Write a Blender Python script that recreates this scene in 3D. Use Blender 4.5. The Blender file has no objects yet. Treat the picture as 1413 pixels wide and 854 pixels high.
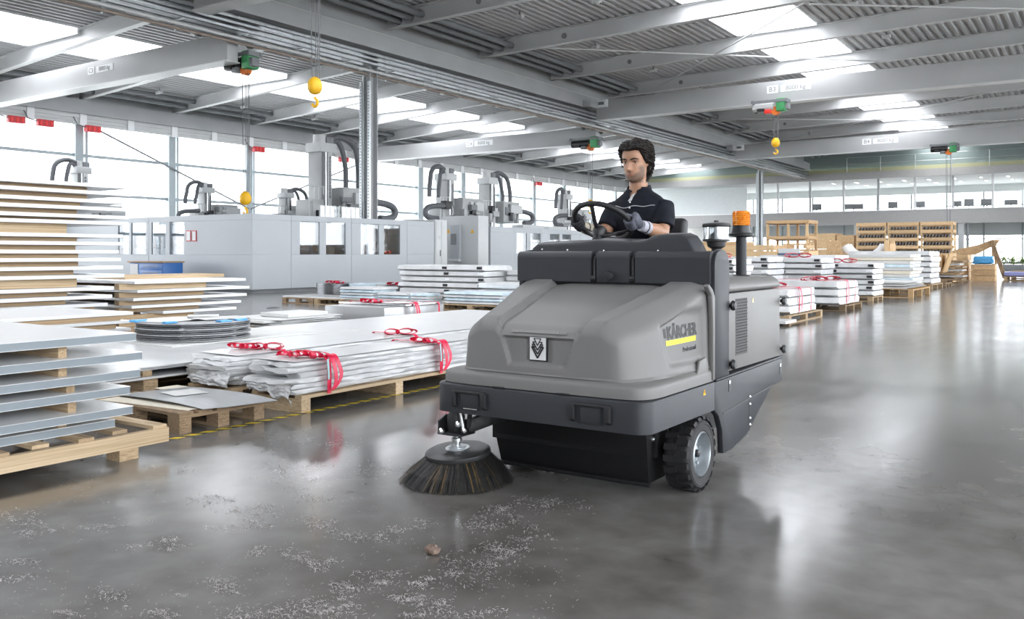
import bpy, bmesh, math, random
from mathutils import Vector, Matrix, noise

S = bpy.context.scene
COL = S.collection
R = math.radians
rnd = random.Random(7)

# ---------------------------------------------------------------- camera
# photo measured as 1413 x 854: aisle lines meet at (1530,350), cross lines at (-1100,350)
FPX, U0, HZ, CAMH = 1220.0, 706.5, 350.0, 1.3
YAW = math.atan(824 / 1220)
cam = bpy.data.cameras.new('camera')
cam.sensor_width = 36
cam.lens = 36 * FPX / 1413
cam.shift_y = -(427 - HZ) / 1413
cam.clip_end = 600
camo = bpy.data.objects.new('camera', cam)
COL.objects.link(camo)
camo.location = (0, 0, CAMH)
camo.rotation_euler = (R(90), 0, YAW)
S.camera = camo
_c, _s = math.cos(YAW), math.sin(YAW)


def ray(u, v):
    t = (u - U0) / FPX
    return (-_s + _c * t, _c + _s * t, (HZ - v) / FPX)


def onZ(u, v, z=0.0):
    r = ray(u, v); d = (z - CAMH) / r[2]
    return Vector((d * r[0], d * r[1], z))


def onX(u, v, x):
    r = ray(u, v); d = x / r[0]
    return Vector((x, d * r[1], CAMH + d * r[2]))


def onY(u, v, y):
    r = ray(u, v); d = y / r[1]
    return Vector((d * r[0], y, CAMH + d * r[2]))


# ---------------------------------------------------------------- sky and exposure
SKY = 3.2
w = bpy.data.worlds.new('overcast_sky')
S.world = w
w.use_nodes = True
bg = w.node_tree.nodes['Background']
bg.inputs[0].default_value = (0.985, 0.99, 1.0, 1)
bg.inputs[1].default_value = SKY
S.view_settings.view_transform = 'Standard'
S.view_settings.look = 'None'
S.view_settings.gamma = 1
S.view_settings.use_curve_mapping = False
S.view_settings.exposure = 1.6
S.cycles.use_denoising = True
S.cycles.max_bounces = 8
S.cycles.diffuse_bounces = 4
S.cycles.glossy_bounces = 4
S.cycles.transparent_max_bounces = 24
S.cycles.caustics_reflective = False
S.cycles.caustics_refractive = False
S.cycles.sample_clamp_indirect = 6


def portal(name, loc, rot, sx, sy):
    l = bpy.data.lights.new(name, 'AREA')
    l.shape = 'RECTANGLE'; l.size = sx; l.size_y = sy
    l.cycles.is_portal = True
    o = bpy.data.objects.new(name, l)
    COL.objects.link(o)
    o.location = loc; o.rotation_euler = rot


# ---------------------------------------------------------------- materials
MATS = {}


def nodes_of(name):
    m = bpy.data.materials.new(name)
    m.use_nodes = True
    nt = m.node_tree
    b = nt.nodes['Principled BSDF']
    return m, nt, b


def mat(name, col, rough=.5, metal=0.0, var=0.0, nscale=6.0, bump=0.0, bscale=60.0, spec=.5, rand=0.0,
        stretch=None, coat=0.0, rvar=0.0):
    """plain procedural: colour varied by noise and per-object random, optional bump"""
    if name in MATS:
        return MATS[name]
    m, nt, b = nodes_of(name)
    L = nt.links.new
    b.inputs['Roughness'].default_value = rough
    b.inputs['Metallic'].default_value = metal
    b.inputs['Specular IOR Level'].default_value = spec
    if coat:
        b.inputs['Coat Weight'].default_value = coat
    tc = nt.nodes.new('ShaderNodeTexCoord')
    mp = nt.nodes.new('ShaderNodeMapping')
    L(tc.outputs['Object'], mp.inputs[0])
    if stretch:
        mp.inputs['Scale'].default_value = stretch
    n = nt.nodes.new('ShaderNodeTexNoise')
    n.inputs['Scale'].default_value = nscale
    n.inputs['Detail'].default_value = 5
    L(mp.outputs[0], n.inputs[0])
    mx = nt.nodes.new('ShaderNodeMix'); mx.data_type = 'RGBA'
    lo = [max(0, c * (1 - var)) for c in col]; hi = [min(1, c * (1 + var)) for c in col]
    mx.inputs[6].default_value = (*lo, 1); mx.inputs[7].default_value = (*hi, 1)
    rp = nt.nodes.new('ShaderNodeMapRange')
    rp.inputs[1].default_value = .3; rp.inputs[2].default_value = .7
    L(n.outputs[0], rp.inputs[0])
    L(rp.outputs[0], mx.inputs[0])
    out = mx.outputs[2]
    if rand:
        oi = nt.nodes.new('ShaderNodeObjectInfo')
        mr = nt.nodes.new('ShaderNodeMapRange')
        mr.inputs[3].default_value = 1 - rand; mr.inputs[4].default_value = 1 + rand * .6
        L(oi.outputs['Random'], mr.inputs[0])
        hs = nt.nodes.new('ShaderNodeHueSaturation')
        L(mr.outputs[0], hs.inputs['Value'])
        L(out, hs.inputs['Color'])
        out = hs.outputs[0]
    L(out, b.inputs['Base Color'])
    if rvar:
        r2 = nt.nodes.new('ShaderNodeMapRange')
        r2.inputs[3].default_value = max(.02, rough - rvar); r2.inputs[4].default_value = rough + rvar
        L(n.outputs[0], r2.inputs[0])
        L(r2.outputs[0], b.inputs['Roughness'])
    if bump:
        n2 = nt.nodes.new('ShaderNodeTexNoise')
        n2.inputs['Scale'].default_value = bscale
        n2.inputs['Detail'].default_value = 4
        L(mp.outputs[0], n2.inputs[0])
        bp = nt.nodes.new('ShaderNodeBump')
        bp.inputs['Strength'].default_value = bump
        bp.inputs['Distance'].default_value = .01
        L(n2.outputs[0], bp.inputs['Height'])
        L(bp.outputs[0], b.inputs['Normal'])
    MATS[name] = m
    return m


def glass(name, tint=(1, 1, 1), refl=.12):
    """thin pane: mostly see-through, a little mirror"""
    if name in MATS:
        return MATS[name]
    m = bpy.data.materials.new(name); m.use_nodes = True
    nt = m.node_tree; nt.nodes.clear()
    o = nt.nodes.new('ShaderNodeOutputMaterial')
    t = nt.nodes.new('ShaderNodeBsdfTransparent'); t.inputs[0].default_value = (*tint, 1)
    g = nt.nodes.new('ShaderNodeBsdfGlossy'); g.inputs['Roughness'].default_value = .03
    mx = nt.nodes.new('ShaderNodeMixShader')
    mx.inputs[0].default_value = refl
    nt.links.new(t.outputs[0], mx.inputs[1]); nt.links.new(g.outputs[0], mx.inputs[2])
    nt.links.new(mx.outputs[0], o.inputs[0])
    MATS[name] = m
    return m


def wood(name, c1, c2, rough=.7, scale=1.0, rand=.15):
    if name in MATS:
        return MATS[name]
    m, nt, b = nodes_of(name)
    L = nt.links.new
    b.inputs['Roughness'].default_value = rough
    b.inputs['Specular IOR Level'].default_value = .25
    tc = nt.nodes.new('ShaderNodeTexCoord')
    oi = nt.nodes.new('ShaderNodeObjectInfo')
    add = nt.nodes.new('ShaderNodeVectorMath'); add.operation = 'ADD'
    L(tc.outputs['Generated'], add.inputs[0])
    sc = nt.nodes.new('ShaderNodeVectorMath'); sc.operation = 'SCALE'
    sc.inputs['Scale'].default_value = 13
    cb = nt.nodes.new('ShaderNodeCombineXYZ')
    for k in range(3):
        L(oi.outputs['Random'], cb.inputs[k])
    L(cb.outputs[0], sc.inputs[0]); L(sc.outputs[0], add.inputs[1])
    mp = nt.nodes.new('ShaderNodeMapping')
    mp.inputs['Scale'].default_value = (9 * scale, 2.2 * scale, 7 * scale)
    L(add.outputs[0], mp.inputs[0])
    n = nt.nodes.new('ShaderNodeTexNoise'); n.inputs['Scale'].default_value = 1.3
    n.inputs['Detail'].default_value = 6; n.inputs['Distortion'].default_value = .6
    L(mp.outputs[0], n.inputs[0])
    rp = nt.nodes.new('ShaderNodeValToRGB')
    rp.color_ramp.elements[0].position = .36; rp.color_ramp.elements[0].color = (*c2, 1)
    rp.color_ramp.elements[1].position = .62; rp.color_ramp.elements[1].color = (*c1, 1)
    L(n.outputs[0], rp.inputs[0])
    mr = nt.nodes.new('ShaderNodeMapRange')
    mr.inputs[3].default_value = 1 - rand; mr.inputs[4].default_value = 1 + rand * .5
    L(oi.outputs['Random'], mr.inputs[0])
    hs = nt.nodes.new('ShaderNodeHueSaturation')
    L(mr.outputs[0], hs.inputs['Value']); L(rp.outputs[0], hs.inputs['Color'])
    L(hs.outputs[0], b.inputs['Base Color'])
    MATS[name] = m
    return m


M_STEEL = mat('painted_steel_grey', (.42, .43, .44), .45, var=.06, nscale=.7)
M_STEELD = mat('painted_steel_dark', (.2, .21, .22), .5, var=.1, nscale=1.5)
M_STEELL = mat('painted_steel_light', (.62, .63, .63), .4, var=.05, nscale=.8)
M_GALV = mat('galvanised_steel', (.55, .58, .6), .35, metal=.6, var=.12, nscale=9)
M_CHROME = mat('bright_zinc', (.75, .77, .78), .25, metal=.9)
M_WHITE = mat('white_lacquer', (.86, .87, .88), .3, var=.02)
M_BLACK = mat('black_plastic', (.018, .018, .02), .45, bump=.05, bscale=300)
M_RED = mat('red_paint', (.55, .03, .04), .5)
M_REDLAMP = mat('red_plastic', (.85, .04, .03), .4)
M_ORANGE = mat('orange_paint', (.8, .2, .03), .45)
M_GREEN = mat('green_paint', (.06, .32, .12), .5)
M_YELLOW = mat('yellow_paint', (.95, .52, .02), .4)
M_PINE = wood('pine_wood', (.54, .4, .25), (.36, .25, .15))
M_PINEL = wood('pale_pine_wood', (.66, .51, .34), (.47, .34, .2))
M_CRATE = wood('crate_wood', (.78, .57, .34), (.66, .45, .25))
M_CRATED = wood('crate_wood_deep', (.66, .46, .27), (.52, .34, .18))
M_OLDW = wood('weathered_wood', (.38, .27, .17), (.22, .15, .09), .8)
M_CARD = mat('cardboard', (.55, .36, .18), .8, var=.08)
M_FILM = mat('white_foil_wrap', (.64, .645, .65), .3, var=.12, nscale=3, bump=.25, bscale=14)
M_PAPER = mat('white_paper_sheet', (.68, .68, .665), .6, var=.03)
M_RIBBON = mat('red_ribbon', (.78, .02, .08), .35, var=.12)
M_BLUEF = mat('blue_foil', (.1, .38, .72), .3, var=.1)
M_ROPE = mat('steel_rope', (.16, .16, .17), .5)

# ---------------------------------------------------------------- mesh helpers


class MB:
    def __init__(s):
        s.v = []; s.f = []

    def add(s, vs, fs):
        o = len(s.v)
        s.v += [Vector(p) for p in vs]
        s.f += [tuple(i + o for i in f) for f in fs]
        return s

    def box(s, x0, x1, y0, y1, z0, z1):
        x0, x1 = min(x0, x1), max(x0, x1); y0, y1 = min(y0, y1), max(y0, y1); z0, z1 = min(z0, z1), max(z0, z1)
        return s.add([(x0, y0, z0), (x1, y0, z0), (x1, y1, z0), (x0, y1, z0),
                      (x0, y0, z1), (x1, y0, z1), (x1, y1, z1), (x0, y1, z1)],
                     [(0, 3, 2, 1), (4, 5, 6, 7), (0, 1, 5, 4), (1, 2, 6, 5), (2, 3, 7, 6), (3, 0, 4, 7)])

    def obox(s, c, size, rot=(0, 0, 0)):
        from mathutils import Euler
        m = Euler(rot).to_matrix()
        hx, hy, hz = [k / 2 for k in size]
        c = Vector(c)
        vs = [c + m @ Vector(p) for p in [(-hx, -hy, -hz), (hx, -hy, -hz), (hx, hy, -hz), (-hx, hy, -hz),
                                          (-hx, -hy, hz), (hx, -hy, hz), (hx, hy, hz), (-hx, hy, hz)]]
        return s.add(vs, [(0, 3, 2, 1), (4, 5, 6, 7), (0, 1, 5, 4), (1, 2, 6, 5), (2, 3, 7, 6), (3, 0, 4, 7)])

    def beam(s, p0, p1, w_, h_):
        """rectangular bar between two points, w_ across, h_ upwards"""
        p0, p1 = Vector(p0), Vector(p1)
        d = (p1 - p0).normalized()
        up = Vector((0, 0, 1)) if abs(d.z) < .95 else Vector((0, 1, 0))
        a = d.cross(up).normalized() * (w_ / 2); b_ = a.cross(d).normalized() * (h_ / 2)
        vs = [p + i * a + j * b_ for p in (p0, p1) for i, j in ((-1, -1), (1, -1), (1, 1), (-1, 1))]
        return s.add(vs, [(0, 1, 2, 3), (7, 6, 5, 4), (0, 4, 5, 1), (1, 5, 6, 2), (2, 6, 7, 3), (3, 7, 4, 0)])

    def tube(s, pts, r, n=8, caps=True, flat=None):
        pts = [Vector(p) for p in pts]
        rs = r if isinstance(r, (list, tuple)) else [r] * len(pts)
        prev = None; o = len(s.v)
        for i, p in enumerate(pts):
            if i == 0: d = pts[1] - p
            elif i == len(pts) - 1: d = p - pts[i - 1]
            else: d = pts[i + 1] - pts[i - 1]
            d.normalize()
            if prev is None:
                up = Vector((0, 0, 1)) if abs(d.z) < .9 else Vector((1, 0, 0))
                a = d.cross(up).normalized()
            else:
                a = (prev - d * prev.dot(d))
                if a.length < 1e-6: a = d.orthogonal()
                a.normalize()
            prev = a
            b_ = d.cross(a)
            for k in range(n):
                t = 2 * math.pi * k / n
                s.v.append(p + (a * math.cos(t) + b_ * math.sin(t) * (flat or 1)) * rs[i])
        for i in range(len(pts) - 1):
            for k in range(n):
                k2 = (k + 1) % n
                s.f.append((o + i * n + k, o + i * n + k2, o + (i + 1) * n + k2, o + (i + 1) * n + k))
        if caps:
            s.f.append(tuple(o + k for k in reversed(range(n))))
            e = o + (len(pts) - 1) * n
            s.f.append(tuple(e + k for k in range(n)))
        return s

    def cyl(s, p0, p1, r0, r1=None, n=16):
        return s.tube([p0, p1], [r0, r0 if r1 is None else r1], n)

    def lathe(s, prof, c, axis=(0, 0, 1), n=24, closed=False):
        """profile of (radius, height) pairs turned about an axis through c"""
        ax = Vector(axis).normalized()
        a = ax.orthogonal().normalized(); b_ = ax.cross(a)
        c = Vector(c); o = len(s.v)
        for r, h in prof:
            for k in range(n):
                t = 2 * math.pi * k / n
                s.v.append(c + ax * h + (a * math.cos(t) + b_ * math.sin(t)) * r)
        m = len(prof)
        for i in range(m if closed else m - 1):
            j = (i + 1) % m
            for k in range(n):
                k2 = (k + 1) % n
                s.f.append((o + i * n + k, o + i * n + k2, o + j * n + k2, o + j * n + k))
        if not closed:
            s.f.append(tuple(o + k for k in reversed(range(n))))
            s.f.append(tuple(o + (m - 1) * n + k for k in range(n)))
        return s

    def prism(s, poly, axis, a, b_):
        """2D polygon pushed along an axis: axis x -> (y,z), y -> (x,z), z -> (x,y)"""
        def P(p, t):
            return {'x': (t, p[0], p[1]), 'y': (p[0], t, p[1]), 'z': (p[0], p[1], t)}[axis]
        n = len(poly)
        vs = [P(p, a) for p in poly] + [P(p, b_) for p in poly]
        fs = [tuple(range(n)), tuple(reversed(range(n, 2 * n)))]
        for k in range(n):
            k2 = (k + 1) % n
            fs.append((k, k + n, k2 + n, k2))
        return s.add(vs, fs)

    def grid(s, rows, loop=False):
        """rows of equal length -> quads"""
        o = len(s.v); n = len(rows[0])
        for r in rows:
            s.v += [Vector(p) for p in r]
        for i in range(len(rows) - 1):
            for k in range(n if loop else n - 1):
                k2 = (k + 1) % n
                s.f.append((o + i * n + k, o + i * n + k2, o + (i + 1) * n + k2, o + (i + 1) * n + k))
        return s

    def build(s, name, m, parent=None, smooth=False, bevel=0, seg=2, base=None, fix=True, sub=0, angle=35):
        if parent is not None:
            org = ROOTLOC[parent.name]
        elif base is not None:
            org = Vector(base)
        else:
            xs = [p.x for p in s.v]; ys = [p.y for p in s.v]; zs = [p.z for p in s.v]
            org = Vector(((min(xs) + max(xs)) / 2, (min(ys) + max(ys)) / 2, min(zs)))
        me = bpy.data.meshes.new(name)
        me.from_pydata([p - org for p in s.v], [], s.f)
        if fix or bevel:
            bm = bmesh.new(); bm.from_mesh(me)
            if fix:
                bmesh.ops.recalc_face_normals(bm, faces=bm.faces)
            if bevel:
                es = [e for e in bm.edges if len(e.link_faces) == 2 and e.calc_face_angle(0) > R(angle)]
                bmesh.ops.bevel(bm, geom=es, offset=bevel, segments=seg, profile=.5, affect='EDGES', clamp_overlap=True)
            bm.to_mesh(me); bm.free()
        me.update()
        if m is not None:
            me.materials.append(m)
        if smooth or bevel:
            me.polygons.foreach_set('use_smooth', [True] * len(me.polygons))
            try:
                me.set_sharp_from_angle(angle=R(40))
            except Exception:
                pass
        o = bpy.data.objects.new(name, me)
        COL.objects.link(o)
        if parent is not None:
            o.parent = parent
            ROOTLOC[o.name] = org
        else:
            o.location = org
            ROOTLOC[o.name] = org
        if sub:
            md = o.modifiers.new('subdivision', 'SUBSURF'); md.levels = sub; md.render_levels = sub
        return o


ROOTLOC = {}


def tag(o, label=None, cat=None, group=None, kind=None):
    if label: o['label'] = label
    if cat: o['category'] = cat
    if group: o['group'] = group
    if kind: o['kind'] = kind
    return o


def thing(name, label, cat, loc, group=None, kind=None):
    o = bpy.data.objects.new(name, None)
    o.empty_display_size = .1
    COL.objects.link(o)
    o.location = loc
    ROOTLOC[o.name] = Vector(loc)
    return tag(o, label, cat, group, kind)


_uc = MB().box(-.5, .5, -.5, .5, -.5, .5)
UC = bpy.data.meshes.new('block_shape')
UC.from_pydata(_uc.v, [], _uc.f)
UC.materials.append(None)


def block(name, m, parent, x0, x1, y0, y1, z0, z1, rot=0.0):
    """box piece sharing one mesh; coordinates are world coordinates"""
    o = bpy.data.objects.new(name, UC)
    COL.objects.link(o)
    c = Vector(((x0 + x1) / 2, (y0 + y1) / 2, (z0 + z1) / 2))
    o.scale = (abs(x1 - x0), abs(y1 - y0), abs(z1 - z0))
    o.material_slots[0].link = 'OBJECT'
    o.material_slots[0].material = m
    if rot: o.rotation_euler = (0, 0, rot)
    if parent is not None:
        o.parent = parent
        o.location = c - ROOTLOC[parent.name]
    else:
        o.location = c
    ROOTLOC[o.name] = c
    return o


def copy_tree(o, loc=None, parent=None):
    c = o.copy()
    COL.objects.link(c)
    if parent is not None: c.parent = parent
    if loc is not None:
        c.location = loc
        ROOTLOC[c.name] = Vector(loc)
    for ch in list(o.children):
        copy_tree(ch, None, c)
    return c


def text_mesh(body, size, depth=.002, bold=0.0, sx=1.0):
    cu = bpy.data.curves.new('lettering', 'FONT')
    cu.body = body; cu.size = size; cu.align_x = 'CENTER'; cu.align_y = 'CENTER'
    cu.extrude = depth; cu.offset = bold; cu.resolution_u = 3
    t = bpy.data.objects.new('lettering', cu)
    COL.objects.link(t)
    dg = bpy.context.evaluated_depsgraph_get()
    me = bpy.data.meshes.new_from_object(t.evaluated_get(dg))
    bpy.data.objects.remove(t)
    if sx != 1:
        for p in me.vertices: p.co.x *= sx
    return me


def lettering(name, body, size, m, parent, center, xdir, updir, depth=.002, bold=0.0, sx=1.0):
    me = text_mesh(body, size, depth, bold, sx)
    me.materials.clear(); me.materials.append(m)
    o = bpy.data.objects.new(name, me)
    COL.objects.link(o)
    x = Vector(xdir).normalized(); y = Vector(updir).normalized(); z = x.cross(y)
    mt = Matrix((x, y, z)).transposed().to_4x4()
    if parent is not None:
        o.parent = parent
        mt.translation = Vector(center) - ROOTLOC[parent.name]
    else:
        mt.translation = Vector(center)
    o.matrix_local = mt
    return o


ORD = ['topmost', 'second', 'third', 'fourth', 'fifth', 'sixth', 'seventh', 'eighth', 'ninth', 'tenth', 'eleventh',
       'twelfth', 'thirteenth', 'fourteenth', 'fifteenth', 'sixteenth', 'seventeenth', 'eighteenth']


def nth(i):
    return 'topmost' if i == 0 else ORD[i] + ' from the top'


def chaikin(pts, it=2, closed=True):
    for _ in range(it):
        q = []
        n = len(pts)
        for i in range(n if closed else n - 1):
            a = Vector(pts[i]); b_ = Vector(pts[(i + 1) % n])
            q += [a * .75 + b_ * .25, a * .25 + b_ * .75]
        if not closed:
            q = [Vector(pts[0])] + q + [Vector(pts[-1])]
        pts = q
    return pts


def smooth(e0, e1, x):
    t = max(0, min(1, (x - e0) / (e1 - e0)))
    return t * t * (3 - 2 * t)


def arc(c, r, a0, a1, n, ax=(1, 0, 0), ay=(0, 0, 1)):
    c, ax, ay = Vector(c), Vector(ax), Vector(ay)
    return [c + ax * (r * math.cos(a0 + (a1 - a0) * k / n)) + ay * (r * math.sin(a0 + (a1 - a0) * k / n)) for k in range(n + 1)]

# ================================================================ the hall
GX, WX = -24.0, -43.0          # girder line between the two bays, glazed wall
Y0, YF = -28.0, 85.0           # roof start behind the camera, gallery front
MUL = [24.55 + 5.29 * k for k in range(-10, 14)]          # wall mullions and roof beams of the far bay
RAF = [1.6 + 6.2 * k for k in range(-5, 14)]             # roof beams of the near bay


def concrete():
    m, nt, b = nodes_of('polished_concrete')
    L = nt.links.new
    tc = nt.nodes.new('ShaderNodeTexCoord')

    def noi(scale, detail, dist=0.0, st=None):
        n = nt.nodes.new('ShaderNodeTexNoise')
        n.inputs['Scale'].default_value = scale; n.inputs['Detail'].default_value = detail
        n.inputs['Distortion'].default_value = dist
        if st:
            mp = nt.nodes.new('ShaderNodeMapping'); mp.inputs['Scale'].default_value = st
            mp.inputs['Rotation'].default_value = (0, 0, .6)
            L(tc.outputs['Object'], mp.inputs[0]); L(mp.outputs[0], n.inputs[0])
        else:
            L(tc.outputs['Object'], n.inputs[0])
        return n
    big = noi(.5, 3, .3); fine = noi(5, 8, .3); scr = noi(1.6, 3, .2, (5, .8, 1))
    rp = nt.nodes.new('ShaderNodeValToRGB')
    e = rp.color_ramp.elements
    e[0].position = .34; e[0].color = (.085, .078, .07, 1)
    e[1].position = .68; e[1].color = (.255, .247, .235, 1)
    k = e.new(.5); k.color = (.16, .152, .142, 1)
    mixf = nt.nodes.new('ShaderNodeMath'); mixf.operation = 'MULTIPLY_ADD'
    mixf.inputs[1].default_value = .3
    L(fine.outputs[0], mixf.inputs[0])
    half = nt.nodes.new('ShaderNodeMath'); half.operation = 'MULTIPLY'; half.inputs[1].default_value = .7
    L(big.outputs[0], half.inputs[0]); L(half.outputs[0], mixf.inputs[2])
    L(mixf.outputs[0], rp.inputs[0])
    L(rp.outputs[0], b.inputs['Base Color'])
    mr = nt.nodes.new('ShaderNodeMapRange')
    mr.inputs[1].default_value = .3; mr.inputs[2].default_value = .7
    mr.inputs[3].default_value = .12; mr.inputs[4].default_value = .2
    av = nt.nodes.new('ShaderNodeMath'); av.operation = 'ADD'
    h2 = nt.nodes.new('ShaderNodeMath'); h2.operation = 'MULTIPLY'; h2.inputs[1].default_value = .4
    L(scr.outputs[0], h2.inputs[0])
    h3 = nt.nodes.new('ShaderNodeMath'); h3.operation = 'MULTIPLY'; h3.inputs[1].default_value = .6
    L(big.outputs[0], h3.inputs[0])
    L(h2.outputs[0], av.inputs[0]); L(h3.outputs[0], av.inputs[1])
    L(av.outputs[0], mr.inputs[0]); L(mr.outputs[0], b.inputs['Roughness'])
    b.inputs['Specular IOR Level'].default_value = .75
    wav = noi(.9, 2)
    bp = nt.nodes.new('ShaderNodeBump'); bp.inputs['Strength'].default_value = .04; bp.inputs['Distance'].default_value = .02
    L(wav.outputs[0], bp.inputs['Height']); L(bp.outputs[0], b.inputs['Normal'])
    return m


fl = MB().add([(-43.4, -28, 0), (16.4, -28, 0), (16.4, 98, 0), (-43.4, 98, 0)], [(0, 1, 2, 3)]).build('floor', concrete(), base=(0, 0, 0), fix=False)
tag(fl, 'dark polished concrete hall floor with blurred reflections', kind='structure')
M_GROUND = mat('pale_gravel', (.55, .55, .53), .9, var=.1, nscale=.3)
gr = MB().add([(-300, -200, -.12), (200, -200, -.12), (200, 300, -.12), (-300, 300, -.12)], [(0, 1, 2, 3)]).build('ground_outside', M_GROUND, base=(0, 0, -.12), fix=False)
tag(gr, 'pale ground outside the hall', kind='structure')

M_DECK = mat('corrugated_roof_steel', (.52, .525, .53), .5, var=.08, nscale=.5)
M_RAFT = mat('roof_beam_paint', (.62, .625, .63), .42, var=.05, nscale=.6)
M_GLASS = glass('window_glass', (.96, .98, 1), .06)
M_SKYGL = glass('skylight_glass', (.97, .98, 1), .05)


def deck(x0, x1, zf, pitch=.35, h=.13):
    pts = []
    x = x0
    while x < x1 - 1e-6:
        for fx, dz in ((0, 0), (.32, 0), (.5, h), (.82, h)):
            xx = x + fx * pitch
            if xx <= x1: pts.append((xx, dz))
        x += pitch
    pts.append((x1, 0))
    a = [(x, Y0, zf(x) + dz) for x, dz in pts]; b_ = [(x, YF + 1, zf(x) + dz) for x, dz in pts]
    o = MB().grid([a, b_]).build('ceiling', M_DECK, base=(x0, 0, 0), fix=False)
    tag(o, 'grey corrugated steel roof deck', kind='structure')
    # dark roof build-up above the sheet keeps the daylight out
    MB().add([(x0, Y0, zf(x0) + .3), (x1, Y0, zf(x1) + .3), (x1, YF + 1, zf(x1) + .3), (x0, YF + 1, zf(x0) + .3)], [(0, 1, 2, 3)]).build('insulation', M_STEELD, o, fix=False)


zB = lambda x: 10.9 + .018 * (min(x, 0) - GX)
zC = lambda x: 10.6 + (x - GX) * (1.05 / 19)
RX = 16.0
deck(GX, -13.9, zB); deck(-10.3, 10.3, zB); deck(13.9, RX, zB)
deck(WX - .2, -37, zC); deck(-33.2, GX, zC)


def ibeamx(mb, x0, z0, x1, z1, y, dep, fw=.26, ft=.04, wt=.03):
    sec = [(-fw / 2, 0), (fw / 2, 0), (fw / 2, ft), (wt / 2, ft), (wt / 2, dep - ft), (fw / 2, dep - ft), (fw / 2, dep), (-fw / 2, dep),
           (-fw / 2, dep - ft), (-wt / 2, dep - ft), (-wt / 2, ft), (-fw / 2, ft)]
    n = len(sec)
    vs = [(x0, y + a, z0 + b_) for a, b_ in sec] + [(x1, y + a, z1 + b_) for a, b_ in sec]
    mb.add(vs, [tuple(range(n)), tuple(reversed(range(n, 2 * n)))] + [(k, k + n, (k + 1) % n + n, (k + 1) % n) for k in range(n)])


for k, y in enumerate(RAF):
    mb = MB(); ibeamx(mb, GX + .2, 10.2, 0, 10.2 + .018 * 24, y, .68, .3); ibeamx(mb, 0, 10.632, RX, 10.632, y, .68, .3)
    o = mb.build('roof_beam', M_RAFT); tag(o, 'light grey steel roof beam over the aisle', kind='structure')
    MB().cyl((-19.3, y - .05, 10.62), (-19.3, y + .05, 10.62), .11).build('drain_hole', M_STEELD, o)
for k, y in enumerate(MUL):
    mb = MB(); ibeamx(mb, WX + .3, 8.95, GX - .3, 10.0, y, .62, .28)
    o = mb.build('roof_beam', M_RAFT); tag(o, 'light grey steel roof beam sloping to the glazed wall', kind='structure')
# purlin pipes beside the girder, between the beams
for dx, z in ((.55, 10.45), (1.15, 10.5), (1.7, 10.55)):
    o = MB().cyl((GX + dx + .3, Y0, z), (GX + dx + .3, YF, z), .13, n=10).build('trim_1', M_STEELD, smooth=True)
    tag(o, 'dark pipe under the roof beside the girder', kind='structure')
for z, x in ((9.0, WX + 1.6), (9.2, WX + 2.3)):
    o = MB().cyl((x, Y0, z + .25), (x, YF, z + .25), .12, n=10).build('trim_2', M_STEELD, smooth=True)
    tag(o, 'dark pipe under the roof beside the glazed wall', kind='structure')

# skylights, one unit between every two beams
NW = [0]


def skylight(x0, x1, y0, y1, zf):
    NW[0] += 1
    mb = MB()
    t = .06; h = .45
    for a, b_, c, d in ((x0 - t, x0, y0, y1), (x1, x1 + t, y0, y1), (x0, x1, y0 - t, y0), (x0, x1, y1, y1 + t)):
        mb.box(a, b_, c, d, min(zf(a), zf(b_)) - .02, max(zf(a), zf(b_)) + h)
    o = mb.build('window_%d' % NW[0], M_WHITE)
    tag(o, 'bright rectangular roof skylight', kind='structure')
    zz = max(zf(x0), zf(x1)) + h - .03
    n = 3
    for k in range(n):
        ya = y0 + (y1 - y0) * k / n; yb = y0 + (y1 - y0) * (k + 1) / n
        block('pane', M_SKYGL, o, x0, x1, ya + .01, yb - .01, zz, zz + .01)
    for k in range(1, n):
        ya = y0 + (y1 - y0) * k / n
        block('glazing_bar', M_STEELL, o, x0, x1, ya - .02, ya + .02, zz - .04, zz + .03)


for a, b_ in zip(RAF[:-1], RAF[1:]):
    skylight(-13.9 + .06, -10.3 - .06, a + .24, b_ - .24, zB)
    skylight(10.3 + .06, 13.9 - .06, a + .24, b_ - .24, zB)
for a, b_ in zip(MUL[:-1], MUL[1:]):
    skylight(-37 + .06, -33.2 - .06, a + .22, b_ - .22, zC)
# deck strips that close the roof over the beams between the skylights
for ys, (x0, x1), zf, g in ((RAF, (-13.9, -10.3), zB, .18), (RAF, (10.3, 13.9), zB, .18), (MUL, (-37, -33.2), zC, .16)):
    for y in ys:
        o = MB().add([(x0, y - g, zf(x0) + .02), (x1, y - g, zf(x1) + .02), (x1, y + g, zf(x1) + .02), (x0, y + g, zf(x0) + .02)], [(0, 1, 2, 3)]).build('ceiling', M_DECK, fix=False)
        tag(o, 'grey roof strip between two skylights', kind='structure')

# ---- glazed wall on the left
M_FRAME = mat('window_frame_grey', (.33, .38, .4), .4, var=.05)
for k, (a, b_) in enumerate(zip(MUL[:-1], MUL[1:])):
    NW[0] += 1
    mb = MB()
    for z in (.85, 2.35, 4.3, 6.25, 8.0):
        mb.box(WX - .08, WX + .1, a, b_, z - .075, z + .075)
    o = mb.build('window_%d' % NW[0], M_FRAME)
    tag(o, 'tall glazed bay of the hall wall with grey transoms', kind='structure')
    for z0, z1 in ((.92, 2.28), (2.42, 4.23), (4.37, 6.18), (6.32, 7.93)):
        block('pane', M_GLASS, o, WX - .01, WX + .01, a + .05, b_ - .05, z0, z1)
for y in MUL:
    mb = MB().box(WX - .12, WX + .22, y - .13, y + .13, 0, 9.0)
    mb.box(WX + .22, WX + .3, y - .2, y + .2, 0, 9.0)
    mb.box(WX - .08, WX + .12, y + .42, y + .55, 0, 8.2)
    o = mb.build('wall_column', M_FRAME)
    tag(o, 'slim grey steel wall column between the glazed bays', kind='structure')
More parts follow.
